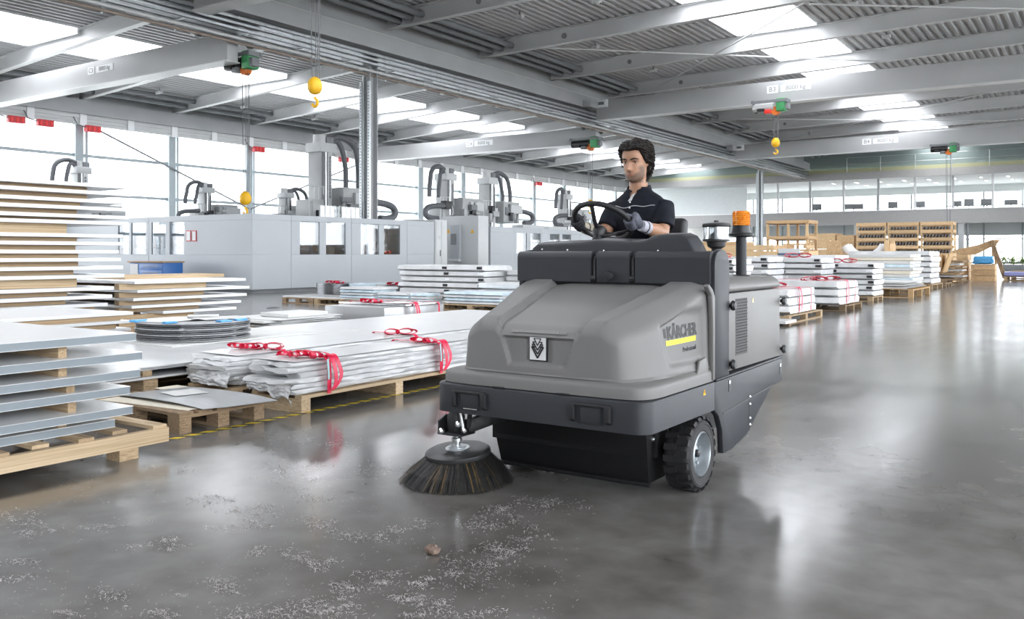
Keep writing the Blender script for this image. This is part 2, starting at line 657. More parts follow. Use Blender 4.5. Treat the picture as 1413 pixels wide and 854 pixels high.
o = MB().box(WX - .12, WX + .05, Y0, 98, 0, .85).build('wall_left', M_STEELL); tag(o, 'low grey sill wall under the glazing', kind='structure')
o = MB().box(WX - .3, WX - .1, Y0, 98, 8.0, 9.9).build('wall_left', M_STEEL); tag(o, 'grey upper wall band above the glazing', kind='structure')
# the wall on the far side of the aisle and the wall behind the camera
for k in range(18):
    a, b_ = Y0 + 7 * k, Y0 + 7 * k + 7
    NW[0] += 1
    mb = MB()
    for z in (1.1, 4.3, 8.6):
        mb.box(RX - .06, RX + .06, a, b_, z - .05, z + .05)
    mb.box(RX - .1, RX + .1, a - .1, a + .1, 0, 11)
    o = mb.build('window_%d' % NW[0], M_FRAME); tag(o, 'tall glazed bay of the opposite hall wall', kind='structure')
    for z0, z1 in ((1.15, 4.25), (4.35, 8.55)):
        block('pane', M_GLASS, o, RX - .01, RX + .01, a + .1, b_ - .1, z0, z1)
o = MB().box(RX - .08, RX + .08, Y0, 98, 0, 1.05).build('wall_right', M_STEELL); tag(o, 'low sill wall of the opposite hall side', kind='structure')
o = MB().box(RX - .08, RX + .08, Y0, 98, 8.6, 11.5).build('wall_right', M_STEELL); tag(o, 'upper wall band of the opposite hall side', kind='structure')
o = MB().box(WX, RX, Y0 - .2, Y0, 0, 11.6).build('wall_front', M_STEEL); tag(o, 'grey wall of the hall behind the camera', kind='structure')
# crane runway beam and its bracketed rail
mb = MB(); mb.box(WX + .35, WX + .8, Y0, YF, 8.25, 8.95)
o = mb.build('runway_beam', M_STEEL); tag(o, 'grey crane runway beam along the glazed wall', kind='structure')
mb = MB(); mb.box(WX + .5, WX + .56, Y0, YF, 7.72, 7.8); mb.box(WX + .5, WX + .56, Y0, YF, 7.88, 7.94); mb.box(WX + .5, WX + .56, Y0, YF, 8.06, 8.25); mb.box(WX + .44, WX + .5, Y0, YF, 7.72, 8.25)
o = mb.build('power_rail', M_STEELL); tag(o, 'pale power rail hung under the runway beam', kind='structure')
for j in range(28):
    block('bracket', M_WHITE, o, WX + .56, WX + .62, 14 + j * 2.6, 14.35 + j * 2.6, 7.68, 8.28)
# wind bracing rods on the glazed wall
for (ya, za, yb, zb) in ((24.7, 7.9, 35, 4.0), (35.2, 4.0, 45.6, 7.9)):
    o = MB().cyl((WX + .35, ya, za), (WX + .35, yb, zb), .055, n=8).build('brace_rod', M_STEELD); tag(o, 'thin diagonal steel brace rod across the glazed wall', kind='structure')
# a pale neighbour building seen through the glass
M_PALE = mat('pale_facade', (.8, .83, .86), .7, var=.05, nscale=.2)
ob = thing('neighbour_building', 'pale flat building outside beyond the glazed wall', 'building', (-78, 95, -.12))
MB().box(-95, -62, 60, 135, -.12, 5.6).build('facade', M_PALE, ob)
MB().box(-95.3, -61.7, 59.7, 135.3, 5.6, 6.0).build('roof_edge', M_STEELL, ob)

# ---- girder line between the bays with cable trays
mb = MB(); mb.box(GX - .08, GX + .02, Y0, YF, 8.9, 10.95)
o = mb.build('girder', M_STEEL); tag(o, 'long grey steel girder between the two bays', kind='structure')
mb = MB(); mb.box(GX + .1, GX + .55, Y0, YF, 9.2, 9.28); mb.box(GX + .28, GX + .36, Y0, YF, 9.28, 9.77); mb.box(GX + .1, GX + .55, Y0, YF, 9.77, 9.85)
mb.box(GX + .5, GX + .55, Y0, YF, 9.28, 9.77)
o = mb.build('runway_beam', M_STEEL); tag(o, 'grey crane runway beam along the girder', kind='structure')
o = MB().box(GX + .3, GX + .38, Y0, YF, 9.85, 9.93).build('crane_rail', mat('cream_rail', (.72, .7, .64), .4)); tag(o, 'cream crane rail on the runway beam', kind='structure')
mb = MB(); mb.box(GX - .9, GX - .45, Y0, YF, 8.9, 9.3)
o = mb.build('runway_beam', M_STEEL); tag(o, 'grey crane runway beam of the glazed bay along the girder', kind='structure')
for j, z in enumerate((8.92, 8.74, 8.56)):
    mb = MB().box(GX + .12, GX + .5, Y0, YF, z, z + .02); mb.box(GX + .48, GX + .5, Y0, YF, z, z + .1); mb.box(GX + .12, GX + .14, Y0, YF, z, z + .1)
    o = mb.build('cable_tray', M_GALV); tag(o, 'galvanised cable tray under the girder', kind='structure')
    for q in range(3):
        MB().cyl((GX + .2 + .09 * q, Y0, z + .06), (GX + .2 + .09 * q, YF, z + .06), .03, n=6).build('cable', M_STEELL if q else M_STEELD, o)
M_PIPE = mat('brown_pipe', (.3, .24, .2), .4)
for x, z, r, m_ in ((GX + .3, 8.38, .05, M_STEELL), (GX + .1, 8.28, .045, M_PIPE), (GX - .2, 8.4, .05, M_STEELL), (GX - .35, 8.65, .05, M_GALV)):
    o = MB().cyl((x, Y0, z), (x, YF, z), r, n=8).build('trim_3', m_, smooth=True); tag(o, 'supply pipe hung under the girder', kind='structure')
for j in range(30):
    y = 12 + 2.4 * j
    o = MB().box(GX + .04, GX + .08, y, y + .05, 8.2, 9.2).box(GX + .04, GX + .55, y, y + .05, 8.5, 8.54).build('tray_hanger', M_GALV)
    tag(o, 'thin steel hanger carrying the trays and pipes', kind='structure')
# columns under the girder
for y in (25.6, 72.4):
    mb = MB()
    for s_ in (-1, 1):
        mb.box(GX - .2, GX + .2, y + s_ * .2 - .02, y + s_ * .2 + .02, 0, 8.9)
    mb.box(GX - .02, GX + .02, y - .18, y + .18, 0, 8.9)
    o = mb.build('hall_column', M_STEEL); tag(o, 'tall grey steel column carrying the girder', kind='structure')
    for dx in (-.2, .2):
        MB().cyl((GX + dx * .4, y - .27, 0), (GX + dx * .4, y - .27, 8.2), .05, n=8).build('downpipe', M_GALV if dx < 0 else M_STEELD, o)
    for dx in (-.21, .21):
        rl = MB().box(GX + dx - .06, GX + dx + .06, y - .32, y - .24, .2, 8.0).build('cable_rail', M_GALV, o)
        if y < 30:
            for q in range(44):
                block('slot', M_STEELD, rl, GX + dx - .03, GX + dx + .03, y - .325, y - .319, 2.6 + q * .12, 2.66 + q * .12)

# ---- gallery at the far end
M_GAL = mat('gallery_grey', (.36, .355, .35), .5, var=.04)
M_SOFF = mat('white_soffit', (.72, .75, .74), .5)
GY, BY = YF, 98.0
XL, XR = -43.0, 16.0
o = MB().box(XL, XR, GY - .3, GY + .3, 3.95, 5.15).build('gallery_beam', M_GAL); tag(o, 'wide grey gallery edge beam across the far end', kind='structure')
o = MB().box(XL, XR, GY - .34, GY + .4, 5.15, 5.24).build('trim_4', M_WHITE); tag(o, 'white ledge on the gallery beam', kind='structure')
o = MB().box(XL, XR, GY + .3, BY, 4.9, 5.15).build('gallery_slab', M_GAL); tag(o, 'gallery floor slab', kind='structure')
o = MB().box(XL, XR, GY - .2, BY, 8.1, 8.2).build('ceiling', M_SOFF); tag(o, 'white ceiling of the upper gallery', kind='structure')
o = MB().box(XL, XR, GY - .4, GY - .2, 8.1, 8.75).build('gallery_beam', M_GAL); tag(o, 'grey fascia beam above the gallery', kind='structure')
o = MB().box(XL, XR, GY - .2, GY + .1, 8.75, 9.1).build('trim_5', mat('pale_yellow_rail', (.42, .42, .26), .5)); tag(o, 'pale yellow edge above the gallery fascia', kind='structure')
o = MB().box(XL, XR, GY + .3, GY + .5, 9.1, 11.6).build('wall_back', mat('dark_clerestory', (.22, .27, .27), .3)); tag(o, 'dark upper end wall under the roof', kind='structure')
for k in range(14):
    x = -20 + 2.9 * k
    o = MB().cyl((x, GY - .3, 8.75), (x, GY - .3, 10.1), .03, n=6).cyl((x, GY - .3, 10.1), (x + 2.9, GY - .3, 10.1), .025, n=6).cyl((x, GY - .3, 9.5), (x + 2.9, GY - .3, 9.5), .02, n=6).build('guard_rail', M_GALV)
    tag(o, 'thin steel guard rail above the gallery fascia', kind='structure')
for k in range(9):
    x = -21 + 3.7 * k
    o = MB().box(x, x + 2.4, GY - .25, GY + .25, 9.2, 9.24).build('window_%d' % (NW[0] + 1 + k), M_GLASS); tag(o, 'greenish pane under the roof', kind='structure')
NW[0] += 9
# ceiling lamps of the gallery
M_LAMP = bpy.data.materials.new('lamp_glow'); M_LAMP.use_nodes = True
_b = M_LAMP.node_tree.nodes['Principled BSDF']; _b.inputs['Emission Color'].default_value = (1, .98, .95, 1); _b.inputs['Emission Strength'].default_value = 1.2
for k in range(16):
    for j in range(2):
        x = -22 + 2.1 * k; y = GY + 3 + 4 * j
        o = thing('strip_lamp', 'small bright strip lamp on the gallery ceiling', 'lamp', (x, y, 8.02), 'gallery ceiling lamps')
        MB().box(x - .1, x + .1, y - .6, y + .6, 8.04, 8.1).build('housing', M_WHITE, o)
        MB().box(x - .08, x + .08, y - .55, y + .55, 8.02, 8.04).build('diffuser', M_LAMP, o)
# gallery posts, back glazing
for k in range(13):
    x = -26.5 + 3.05 * k
    o = MB().box(x - .09, x + .09, GY + .05, GY + .25, 5.24, 8.1).build('gallery_post', M_STEEL if k % 2 else M_STEELL); tag(o, 'slim post between gallery ledge and ceiling', kind='structure')
for k in range(16):
    xa = -36.6 + 3.3 * k
    NW[0] += 1
    o = MB().box(xa - .07, xa + .07, BY - .1, BY + .1, 5.15, 8.1).box(xa, xa + 3.3, BY - .05, BY + .05, 6.0, 6.1).build('window_%d' % NW[0], M_FRAME)
    tag(o, 'back window of the upper gallery', kind='structure')
    block('pane', M_GLASS, o, xa + .08, xa + 3.2, BY - .01, BY + .01, 5.2, 6.0)
    block('pane', M_GLASS, o, xa + .08, xa + 3.2, BY - .01, BY + .01, 6.1, 8.1)
    NW[0] += 1
    o = MB().box(xa - .07, xa + .07, BY - .1, BY + .1, 0, 4.9).box(xa, xa + 3.3, BY - .05, BY + .05, 2.7, 2.8).box(xa, xa + 3.3, BY - .05, BY + .05, .3, .5).build('window_%d' % NW[0], M_FRAME)
    tag(o, 'back window under the gallery', kind='structure')
    block('pane', M_GLASS, o, xa + .08, xa + 3.2, BY - .01, BY + .01, .5, 2.7)
o = MB().box(XL, XR, BY - .12, BY - .02, 7.35, 8.1).build('wall_back', M_SOFF); tag(o, 'pale band above the upper gallery windows', kind='structure')
o = MB().box(XL, XR, BY - .04, BY + .04, 3.1, 4.95).build('wall_back', mat('milky_panel', (.62, .66, .66), .35)); tag(o, 'pale panel band above the lower back windows', kind='structure')
o = MB().box(XL, -36.6, BY - .1, BY + .1, 0, 8.1).build('wall_back', M_STEELL); tag(o, 'pale end wall behind the machines', kind='structure')
M_WP = mat('white_wall_panel', (.74, .77, .77), .5, var=.03)
o = MB().box(-43, -30.6, GY + 3, GY + 3.2, 5.15, 8.1).build('wall_back', M_WP); tag(o, 'white partition wall on the gallery', kind='structure')
for x in (-19.2, -10.6, -2.0, 6):
    o = MB().box(x - .22, x + .22, GY - .2, GY + .2, 0, 3.95).build('gallery_column', M_STEEL); tag(o, 'grey column under the gallery beam', kind='structure')
    MB().cyl((x + .5, GY, 0), (x + .5, GY, 3.95), .12, n=10).build('downpipe', M_STEELD if x < -3 else M_STEELL, o)

# office things on the gallery
for k, (u, wd, hh) in enumerate(((1127, .9, .55), (1178, 1.7, .45), (1232, .8, .55), (1269, .9, .5), (1321, .7, .45), (1337, .8, .6), (1362, 1.0, .55), (1395, 1.0, .4))):
    p = onY(u, 290, GY + 1.2)
    o = thing('desk_screen', 'low wide dark screen on the upper gallery floor' if k == 1 else 'small dark desk screen on the upper gallery', 'screen', (p.x, p.y, 5.15), 'desk screens on the gallery')
    MB().box(p.x - wd / 2, p.x + wd / 2, p.y - .03, p.y + .03, 5.5, 5.5 + hh).build('panel', M_STEELD, o, bevel=.02)
    MB().box(p.x - .04, p.x + .04, p.y - .02, p.y + .06, 5.17, 5.6).box(p.x - .25, p.x + .25, p.y - .12, p.y + .16, 5.15, 5.18).build('stand', M_BLACK, o)

# smoke detectors / small fittings under the roof
for k, (x, y) in enumerate(((-19.5, 29.4), (-19.5, 35.7), (-19.5, 41.9), (-8.2, 35.7), (-8.2, 41.9), (-16, 29.4), (-19.5, 48.2))):
    z = zB(x)
    o = thing('roof_floodlight', 'small grey floodlight under the corrugated roof', 'lamp', (x, y, z - .3), 'small floodlights under the corrugated roof')
    MB().cyl((x, y, z - .14), (x, y, z), .03, n=6).build('stem', M_STEELD, o)
    MB().obox((x, y, z - .22), (.34, .26, .16), (.3, 0, 0)).build('housing', M_STEELL, o, bevel=.02)
for k, y in enumerate((22, 27.2, 32.5, 37.8, 43)):
    for x in (-30, -40):
        z = zC(x)
        o = thing('roof_floodlight', 'small pale floodlight under the sloping roof', 'lamp', (x, y, z - .3), 'small floodlights under the sloping roof')
        MB().cyl((x, y, z - .14), (x, y, z), .03, n=6).build('stem', M_STEELD, o)
        MB().obox((x, y, z - .22), (.34, .26, .16), (.3, 0, 0)).build('housing', M_STEELL, o, bevel=.02)
# diagonal roof bracing rods of the near bay
for (xa, ya, xb, yb) in ((-21, 32.6, -9, 45), (-21, 45, -9, 32.6), (-21, 57.4, -6, 69.8), (-21, 69.8, -6, 57.4), (-9, 32.6, 2, 42)):
    o = MB().cyl((xa, ya, 10.35), (xb, yb, 10.5), .035, n=6).build('brace_rod', M_STEELL); tag(o, 'thin diagonal brace rod under the roof beams', kind='structure')
portal('portal_wall', (WX - .2, 35, 4.4), (0, R(-90), 0), 7.4, 128)
portal('portal_wall', (RX + .2, 35, 4.8), (0, R(90), 0), 7.8, 128)
portal('portal_roof', (-12.1, 28, 11.7), (0, 0, 0), 3.6, 114)
portal('portal_roof', (12.1, 28, 12.1), (0, 0, 0), 3.6, 114)
portal('portal_roof', (-35.1, 35, 10.8), (0, 0, 0), 3.9, 128)

# ================================================================ overhead cranes


M_CRANE = mat('crane_grey', (.44, .445, .45), .42, var=.05, nscale=.6)


def crane(label, y, x0, x1, zb, h, wd, sign=None, su=None, sv=None, ts=.5, boxend=True):
    zc_ = zb + h * .55 if boxend else zb + h - .09
    root = thing('overhead_crane', label, 'crane', ((x0 + x1) / 2, y, zb))
    MB().box(x0, x1, y - wd / 2, y + wd / 2, zb, zb + h).build('bridge_girder', M_CRANE, root, bevel=.02)
    MB().box(x0, x1, y - wd / 2 - .08, y + wd / 2 + .08, zb - .03, zb).build('bottom_flange', M_STEELL, root)
    for xe in (x0, x1 if boxend else x1 - .45):
        e = MB().box(xe - .25, xe + .25, y - 1.3, y + 1.3, zc_, zc_ + .35).build('end_carriage', M_STEEL, root, bevel=.02)
        for s_ in (-1, 1):
            MB().cyl((xe, y + s_ * 1.05, zc_ - .02), (xe + .12, y + s_ * 1.05, zc_ - .02), .15, n=14).build('wheel', M_STEELD, e)
    if boxend:
        e = MB().box(x0 + .1, x0 + .75, y - wd / 2 - .22, y - wd / 2, zb + h - .42, zb + h - .02).build('switch_box', M_WHITE, root, bevel=.02)
        MB().box(x0 + .25, x0 + .6, y - wd / 2 - .23, y - wd / 2 - .21, zb + h - .3, zb + h - .14).build('label_plate', M_STEELD, e)
    if sign:
        p = onY(su, sv, y - wd / 2)
        z = zb + h * .62
        a, b_ = sign
        wa, wb = ts * 1.15 * len(a) * .55 + .12, ts * .58 * len(b_) + .1
        s1 = MB().box(p.x - wa / 2, p.x + wa / 2, y - wd / 2 - .015, y - wd / 2, z - ts * .55, z + ts * .55).build('number_plate', M_WHITE, root)
        lettering('lettering', a, ts, M_STEELD, s1, (p.x, y - wd / 2 - .02, z - ts * .02), (1, 0, 0), (0, 0, 1))
        cx = p.x + wa / 2 + .12 + wb / 2
        s2 = MB().box(cx - wb / 2, cx + wb / 2, y - wd / 2 - .015, y - wd / 2, z - ts * .5, z + ts * .5).build('load_plate', M_WHITE, root)
        lettering('lettering', b_, ts * .9, M_STEELD, s2, (cx, y - wd / 2 - .02, z), (1, 0, 0), (0, 0, 1))
    return root


crane('grey crane bridge marked C3 beneath the sloping roof', 19.2, WX + 1.1, GX - .2, 7.72, .9, .45, ('C3', '8000 kg'), 126, 107, .25, False)
crane('grey crane bridge marked C4 in front of the glazed wall', 44.6, WX + 1.1, GX - .2, 7.6, .9, .45, ('C4', '8000 kg'), 648, 200, .32, False)
crane('grey crane bridge without visible sign at the top of the aisle', 17.2, GX + .8, 8, 8.75, 1.0, .5)
crane('grey crane bridge marked B3 spanning the aisle', 42.8, GX + .8, 8, 8.6, 1.05, .5, ('B3', '8000 kg'), 1066, 127, .33)
crane('grey crane bridge marked B4 before the far gallery', 64.3, GX + .8, 8, 8.35, 1.05, .5, ('B4', '8000 kg'), 1196, 199, .37)


def hoist(label, x, y, z, L, hookz, hooklabel=None, small=1.0, drum='pale'):
    """trolley hoist: rope drum, motor, frame, ropes and hook block; long side along x"""
    root = thing('crane_hoist', label, 'hoist', (x, y, hookz))
    k = L / 2
    f = MB().box(x - k, x + k, y - .28, y - .2, z + .18, z + .3).box(x - k, x + k, y + .2, y + .28, z + .18, z + .3)
    for q in (-.9, .9):
        f.box(x + q * k - .05, x + q * k + .05, y - .3, y + .3, z + .16, z + .32)
    f.build('frame', M_STEELD, root)
    MB().cyl((x - k * .95, y, z), (x + k * .2, y, z), .2, n=18).build('rope_drum', M_STEELL if drum == 'pale' else M_BLACK, root, smooth=True)
    MB().obox((x + k * .62, y, z + .05), (k * .5, .5, .62)).build('motor', M_GREEN, root, bevel=.06)
    MB().cyl((x + k * .3, y - .1, z - .22), (x + k * .3, y + .12, z - .22), .2, n=18).build('rope_sheave', M_ORANGE, root, smooth=True)
    MB().obox((x - k * .1, y - .1, z - .24), (.3, .3, .18)).build('brake_box', M_REDLAMP if drum == 'pale' else M_STEELD, root, bevel=.02)
    MB().obox((x - k * .45, y - .25, z - .16), (.34, .16, .14)).build('terminal_box', M_BLACK, root, bevel=.02)
    MB().obox((x + k * .95, y - .05, z - .05), (.2, .3, .3)).build('gearbox', M_STEELD, root, bevel=.03)
    hx = x + k * .28
    for dx, dy in ((-.1, 0), (.1, 0), (-.06, .1), (.06, .1)):
        MB().cyl((hx + dx * 1.6, y + dy, z - .1), (hx + dx, y + dy, hookz + .6), .012, n=5).build('rope', M_ROPE, root)
    hb = MB().lathe([(.05, .06), (.14, .1), (.2, .2), (.2, .34), (.14, .46), (.06, .52)], (hx, y, hookz + .1), n=16)
    hb = hb.build('hook_block', M_YELLOW, root, smooth=True)
    MB().cyl((hx, y - .14, hookz + .37), (hx, y + .14, hookz + .37), .12, n=14).build('sheave', M_ORANGE, hb)
    pts = [Vector((hx, y, hookz + .1))] + [Vector((hx + .1 * math.sin(a), y, hookz - .06 + .1 * math.cos(a))) for a in [R(t) for t in range(0, 270, 22)]]
    MB().tube(pts, [.03] * 2 + [.04] * (len(pts) - 3) + [.02], n=8).build('hook', M_YELLOW, hb, smooth=True)
    return root


p = onY(1064, 146, 42.25); hoist('green and pale crane hoist hanging on the B3 bridge with yellow hook', p.x, 42.17, 8.35, 1.75, onY(1069, 208, 42.2).z)
p = onY(1303, 206, 63.6); hoist('dark crane hoist with green end hanging on the B4 bridge', p.x, 63.67, 8.15, 1.7, onY(1303, 328, 63.6).z, drum='dark')
p = onY(809, 199, 44.0); hoist('dark crane hoist with green motor at the end of the C4 bridge', p.x, 43.995, 7.55, 1.9, 3.75, drum='dark')
p = onY(436, 117, 16.6); hoist('crane hoist at the top of the aisle with bright yellow hook block', p.x - .25, 16.57, 8.6, 1.7, p.z - .42)
p = onY(352, 88, 20.2); hoist('dark crane hoist beside the C3 bridge with ropes reaching down to the machines', p.x - .25, 19.815, p.z - .03, 1.5, onY(350, 290, 20.2).z, drum='dark')
# red crane buffers and hanging controls along the power rail
for k, (u, v) in enumerate(((22, 164), (62, 167), (128, 176), (474, 219), (357, 204), (744, 252))):
    p = onX(u, v, WX + .68); p.z = min(p.z, 7.56)
    where = ['beyond the tall panel stack', 'between two others beyond the stack', 'at the foot of a diagonal brace rod', 'beside the machine tower', 'above the pale machine corner', 'far along the glazed wall'][k]
    o = thing('rail_buffer', 'small red box hanging under the power rail, ' + where, 'buffer', (p.x, p.y, p.z), 'red boxes under the power rail')
    MB().box(p.x - .15, p.x + .15, p.y - .38, p.y + .38, p.z - .16, p.z + .16).build('case', M_RED, o, bevel=.03)
    for q in (-.25, 0, .25):
        MB().box(p.x + .15, p.x + .17, p.y + q - .04, p.y + q + .04, p.z - .1, p.z + .1).build('rib', M_REDLAMP, o)
    MB().box(WX + .5, p.x + .02, p.y - .05, p.y + .05, p.z + .1, 7.74).build('hanger', M_STEELD, o)
    MB().tube([(p.x, p.y - .38, p.z + .05), (p.x, p.y - .8, p.z + .15), (p.x, p.y - 1.0, p.z + .5)], .03, 6).build('cable', M_STEELD, o)
# ================================================================ ride-on floor sweeper
SX, SY = -2.465, 3.83


def sp(x, y, z):
    return Vector((SX + x, SY + y, z))


M_HOOD = mat('grey_moulded_plastic', (.175, .171, .166), .52, var=.03, nscale=2, bump=.06, bscale=500, spec=.4)
M_DOOR = mat('grey_painted_sheet', (.185, .18, .174), .5, var=.03, nscale=2, bump=.04, bscale=400, spec=.4)
M_SLATE = mat('anthracite_paint', (.033, .035, .04), .5, var=.06, nscale=3, spec=.35)
M_HOPPER = mat('black_painted_sheet', (.01, .01, .0105), .55, spec=.3, var=.1, nscale=3)
M_RUB = mat('black_rubber', (.016, .016, .017), .6, var=.2, nscale=20, bump=.1, bscale=120)
M_RIM = mat('zinc_rim', (.36, .39, .41), .38, metal=.6, var=.12, nscale=12)
M_DARK = mat('interior_black', (.01, .01, .01), .7)

sw = thing('floor_sweeper', 'grey ride-on floor sweeper with anthracite bumper and orange beacon', 'sweeper', (SX, SY + 1.03, 0))

# ---- hood
def resample(pts, n):
    pts = [Vector(p) for p in pts]
    L_ = [0]
    for a, b_ in zip(pts, pts[1:]): L_.append(L_[-1] + (b_ - a).length)
    out = []; j = 0
    for k in range(n):
        t = L_[-1] * k / (n - 1)
        while j < len(pts) - 2 and L_[j + 1] < t: j += 1
        f = (t - L_[j]) / max(1e-9, L_[j + 1] - L_[j])
        out.append(pts[j].lerp(pts[j + 1], min(1, f)))
    return out


def sym(half, n, it=3):
    pts = [(-x, y) for x, y in half] + [(x, y) for x, y in reversed(half)]
    pts = chaikin([Vector((x, y, 0)) for x, y in pts], it, closed=False)
    return resample(pts, n)


NP = 241
P0 = sym([(.645, .86), (.645, .3), (.645, .13), (.60, .03), (.48, .004), (.2, .002)], NP)
P1 = sym([(.636, .86), (.636, .3), (.634, .14), (.585, .038), (.47, .014), (.2, .012)], NP)
P2 = sym([(.628, .86), (.612, .55), (.585, .33), (.53, .13), (.45, .045), (.2, .04)], NP)
P3 = sym([(.622, .86), (.59, .55), (.545, .3), (.49, .1), (.44, .05), (.2, .045)], NP)


def zbase(y):
    return .945 + .2 * (max(0, y) - .045) / .815


def edge_x(y):
    return .455 + (.615 - .455) * smooth(0, .86, y) ** .8


def ztop(x, y):
    z = zbase(y)
    ax = abs(x)
    hw = .235 + .135 * (y - .045) / .815
    z -= .04 * (1 - smooth(hw - .002, hw + .03, ax)) * smooth(.0, .06, y)
    ex = edge_x(y)
    sh_ = max(0, (ax - (ex - .095)) / .115)
    z -= (.085 * min(1.2, sh_ - .25 * min(sh_, .25) ** 1)) * (1 - .6 * smooth(.5, .86, y))
    z -= .03 * (1 - smooth(.03, .13, y))
    z += .012 * smooth(.5, .86, y) * (1 - smooth(.25, .4, ax))
    return z


def walldisp(x, y, z):
    """inward dents of the moulded wall"""
    d = 0
    if y < .2:
        f = (z - .68) / .24
        hw = .15 + .085 * max(0, min(1, f))
        d += .022 * (1 - smooth(hw - .004, hw + .016, abs(x))) * smooth(.705, .725, z) * (1 - smooth(.87, .925, z))
        d += .008 * (1 - smooth(.075, .083, abs(x - .0))) * smooth(.735, .742, z) * (1 - smooth(.875, .882, z))
    if x > .3 or x < -.3:
        a = smooth(.36, .42, y + (z - .8) * .25) * (1 - smooth(.77, .81, y))
        d += .022 * a * smooth(.70, .73, z) * (1 - smooth(.97, 1.02, z))
    return d


def normal2(P, i):
    a = P[max(0, i - 1)]; b_ = P[min(len(P) - 1, i + 1)]
    t = (b_ - a); n = Vector((-t.y, t.x, 0))
    return n.normalized()    # points inward


rows = []
rows.append([(p.x, p.y, .594) for p in P0])
rows.append([(p.x, p.y, .636) for p in P0])
rows.append([(p.x * .995, p.y + .004, .648) for p in P0])
rows.append([(p.x, p.y, .655) for p in P1])
for t_ in (.5, .85):
    rows.append([tuple(P1[i].lerp(P2[i], t_).xy) + (.655 + .012 * t_,) for i in range(NP)])
NWALL = 26
topring = []
for i in range(NP):
    topring.append(ztop(P3[i].x, P3[i].y) - .03)
for k in range(NWALL + 1):
    t_ = k / NWALL
    r_ = []
    for i in range(NP):
        p = P2[i].lerp(P3[i], t_)
        z = .672 + (topring[i] - .672) * t_
        n = normal2(P2, i)
        q = p + n * walldisp(p.x, p.y, z)
        # soft foot
        if k == 0: q = p - n * .008
        r_.append((q.x, q.y, z))
    rows.append(r_)
for ins, dz in ((.006, .016), (.018, .026), (.034, .03)):
    r_ = []
    for i in range(NP):
        q = P3[i] + normal2(P3, i) * ins
        r_.append((q.x, q.y, ztop(q.x, q.y) - .03 + dz))
    rows.append(r_)
hood = MB().grid([[sp(*p) for p in r_] for r_ in rows])
last = rows[-1]
half = NP // 2
MX = 80
trows = []
ymin = min(p[1] for p in last)
stop = next(i for i in range(half + 1) if last[i][1] < ymin + .0006)
for i in range(stop + 1):
    a = Vector(last[i]); b_ = Vector(last[NP - 1 - i])
    r_ = []
    for k in range(MX + 1):
        q = a.lerp(b_, k / MX)
        zz = ztop(q.x, q.y) if 0 < k < MX else q.z
        r_.append(sp(q.x, q.y, zz))
    trows.append(r_)
trows.append([p + Vector((0, -.022, -.012)) for p in trows[-1]])
hood.grid(trows)
ho = hood.build('hood', M_HOOD, sw, smooth=True, fix=True)
bm = bmesh.new(); bm.from_mesh(ho.data); bmesh.ops.remove_doubles(bm, verts=bm.verts, dist=.0006); bmesh.ops.recalc_face_normals(bm, faces=bm.faces); bm.to_mesh(ho.data); bm.free()
# rear flange of the hood
for s_ in (1,):
    MB().prism([(.835, .6), (.865, .6), (.865, 1.06), (.835, 1.1), (.78, 1.135), (.76, 1.12), (.815, 1.07), (.83, .95)], 'x', 0, .03).build('flange', M_HOOD, ho, bevel=.006).location = (SX + s_ * .625 - (.03 if s_ < 0 else 0) - ROOTLOC[sw.name].x + ROOTLOC[sw.name].x, SY, 0)
    MB().prism([(.62, .605), (.80, .605), (.80, .70), (.77, .735), (.68, .72), (.66, .665), (.62, .64)], 'x', 0, .018).build('grip_pocket', M_HOOD, ho, bevel=.006).location = (SX + s_ * .622 - (.018 if s_ < 0 else 0), SY, 0)
# badge
by = .045 + .022 + .008
bd = MB().box(SX - .055, SX + .055, SY + by - .014, SY + by + .004, .735 + .005, .875).build('badge_frame', M_BLACK, sw, bevel=.003)
MB().box(SX - .049, SX + .049, SY + by - .0165, SY + by - .013, .7465, .8685).build('badge_plate', mat('badge_silver', (.72, .72, .71), .4), bd)


def vmark(cz, wd, ht, th):
    """one open chevron"""
    mb = MB()
    y = SY + by - .0185
    for a, b_ in (((-wd, cz + ht), (0, cz)), ((wd, cz + ht), (0, cz))):
        A = Vector((a[0], 0, a[1])); B = Vector((b_[0], 0, b_[1]))
        mb.beam(Vector((SX + A.x, y, A.z)), Vector((SX + B.x, y, B.z)), .003, th)
    mb.beam((SX - wd, y, cz + ht), (SX - wd * .45, y, cz + ht), .003, th * .8)
    mb.beam((SX + wd, y, cz + ht), (SX + wd * .45, y, cz + ht), .003, th * .8)
    return mb


for cz, wd, ht, th in ((.757, .036, .058, .008), (.778, .033, .05, .006), (.798, .029, .042, .006), (.822, .021, .036, .0045)):
    vmark(cz, wd, ht, th).build('chevron', M_BLACK, bd)
MB().beam((SX - .021, SY + by - .0185, .858), (SX + .021, SY + by - .0185, .858), .003, .004).build('chevron', M_BLACK, bd)

# ---- side lettering, laid onto the dent of the hood wall
_wl = {}


def wall_line(z):
    k = round(z, 4)
    if k not in _wl:
        L_ = []
        for i in range(NP // 2 + 30, NP):
            p = P2[i].lerp(P3[i], min(1, max(0, (z - .672) / (topring[i] - .672))))
            q = p + normal2(P2, i) * walldisp(p.x, p.y, z)
            L_.append((q.y, q.x))
        _wl[k] = sorted(L_)
    return _wl[k]


def on_wall(y, z, off):
    L_ = wall_line(z)
    for (a, xa_), (b_, xb_) in zip(L_, L_[1:]):
        if a <= y <= b_:
            return sp(xa_ + (xb_ - xa_) * (y - a) / max(1e-9, b_ - a) + off, y, z)
    return sp(L_[-1][1] + off, y, z)


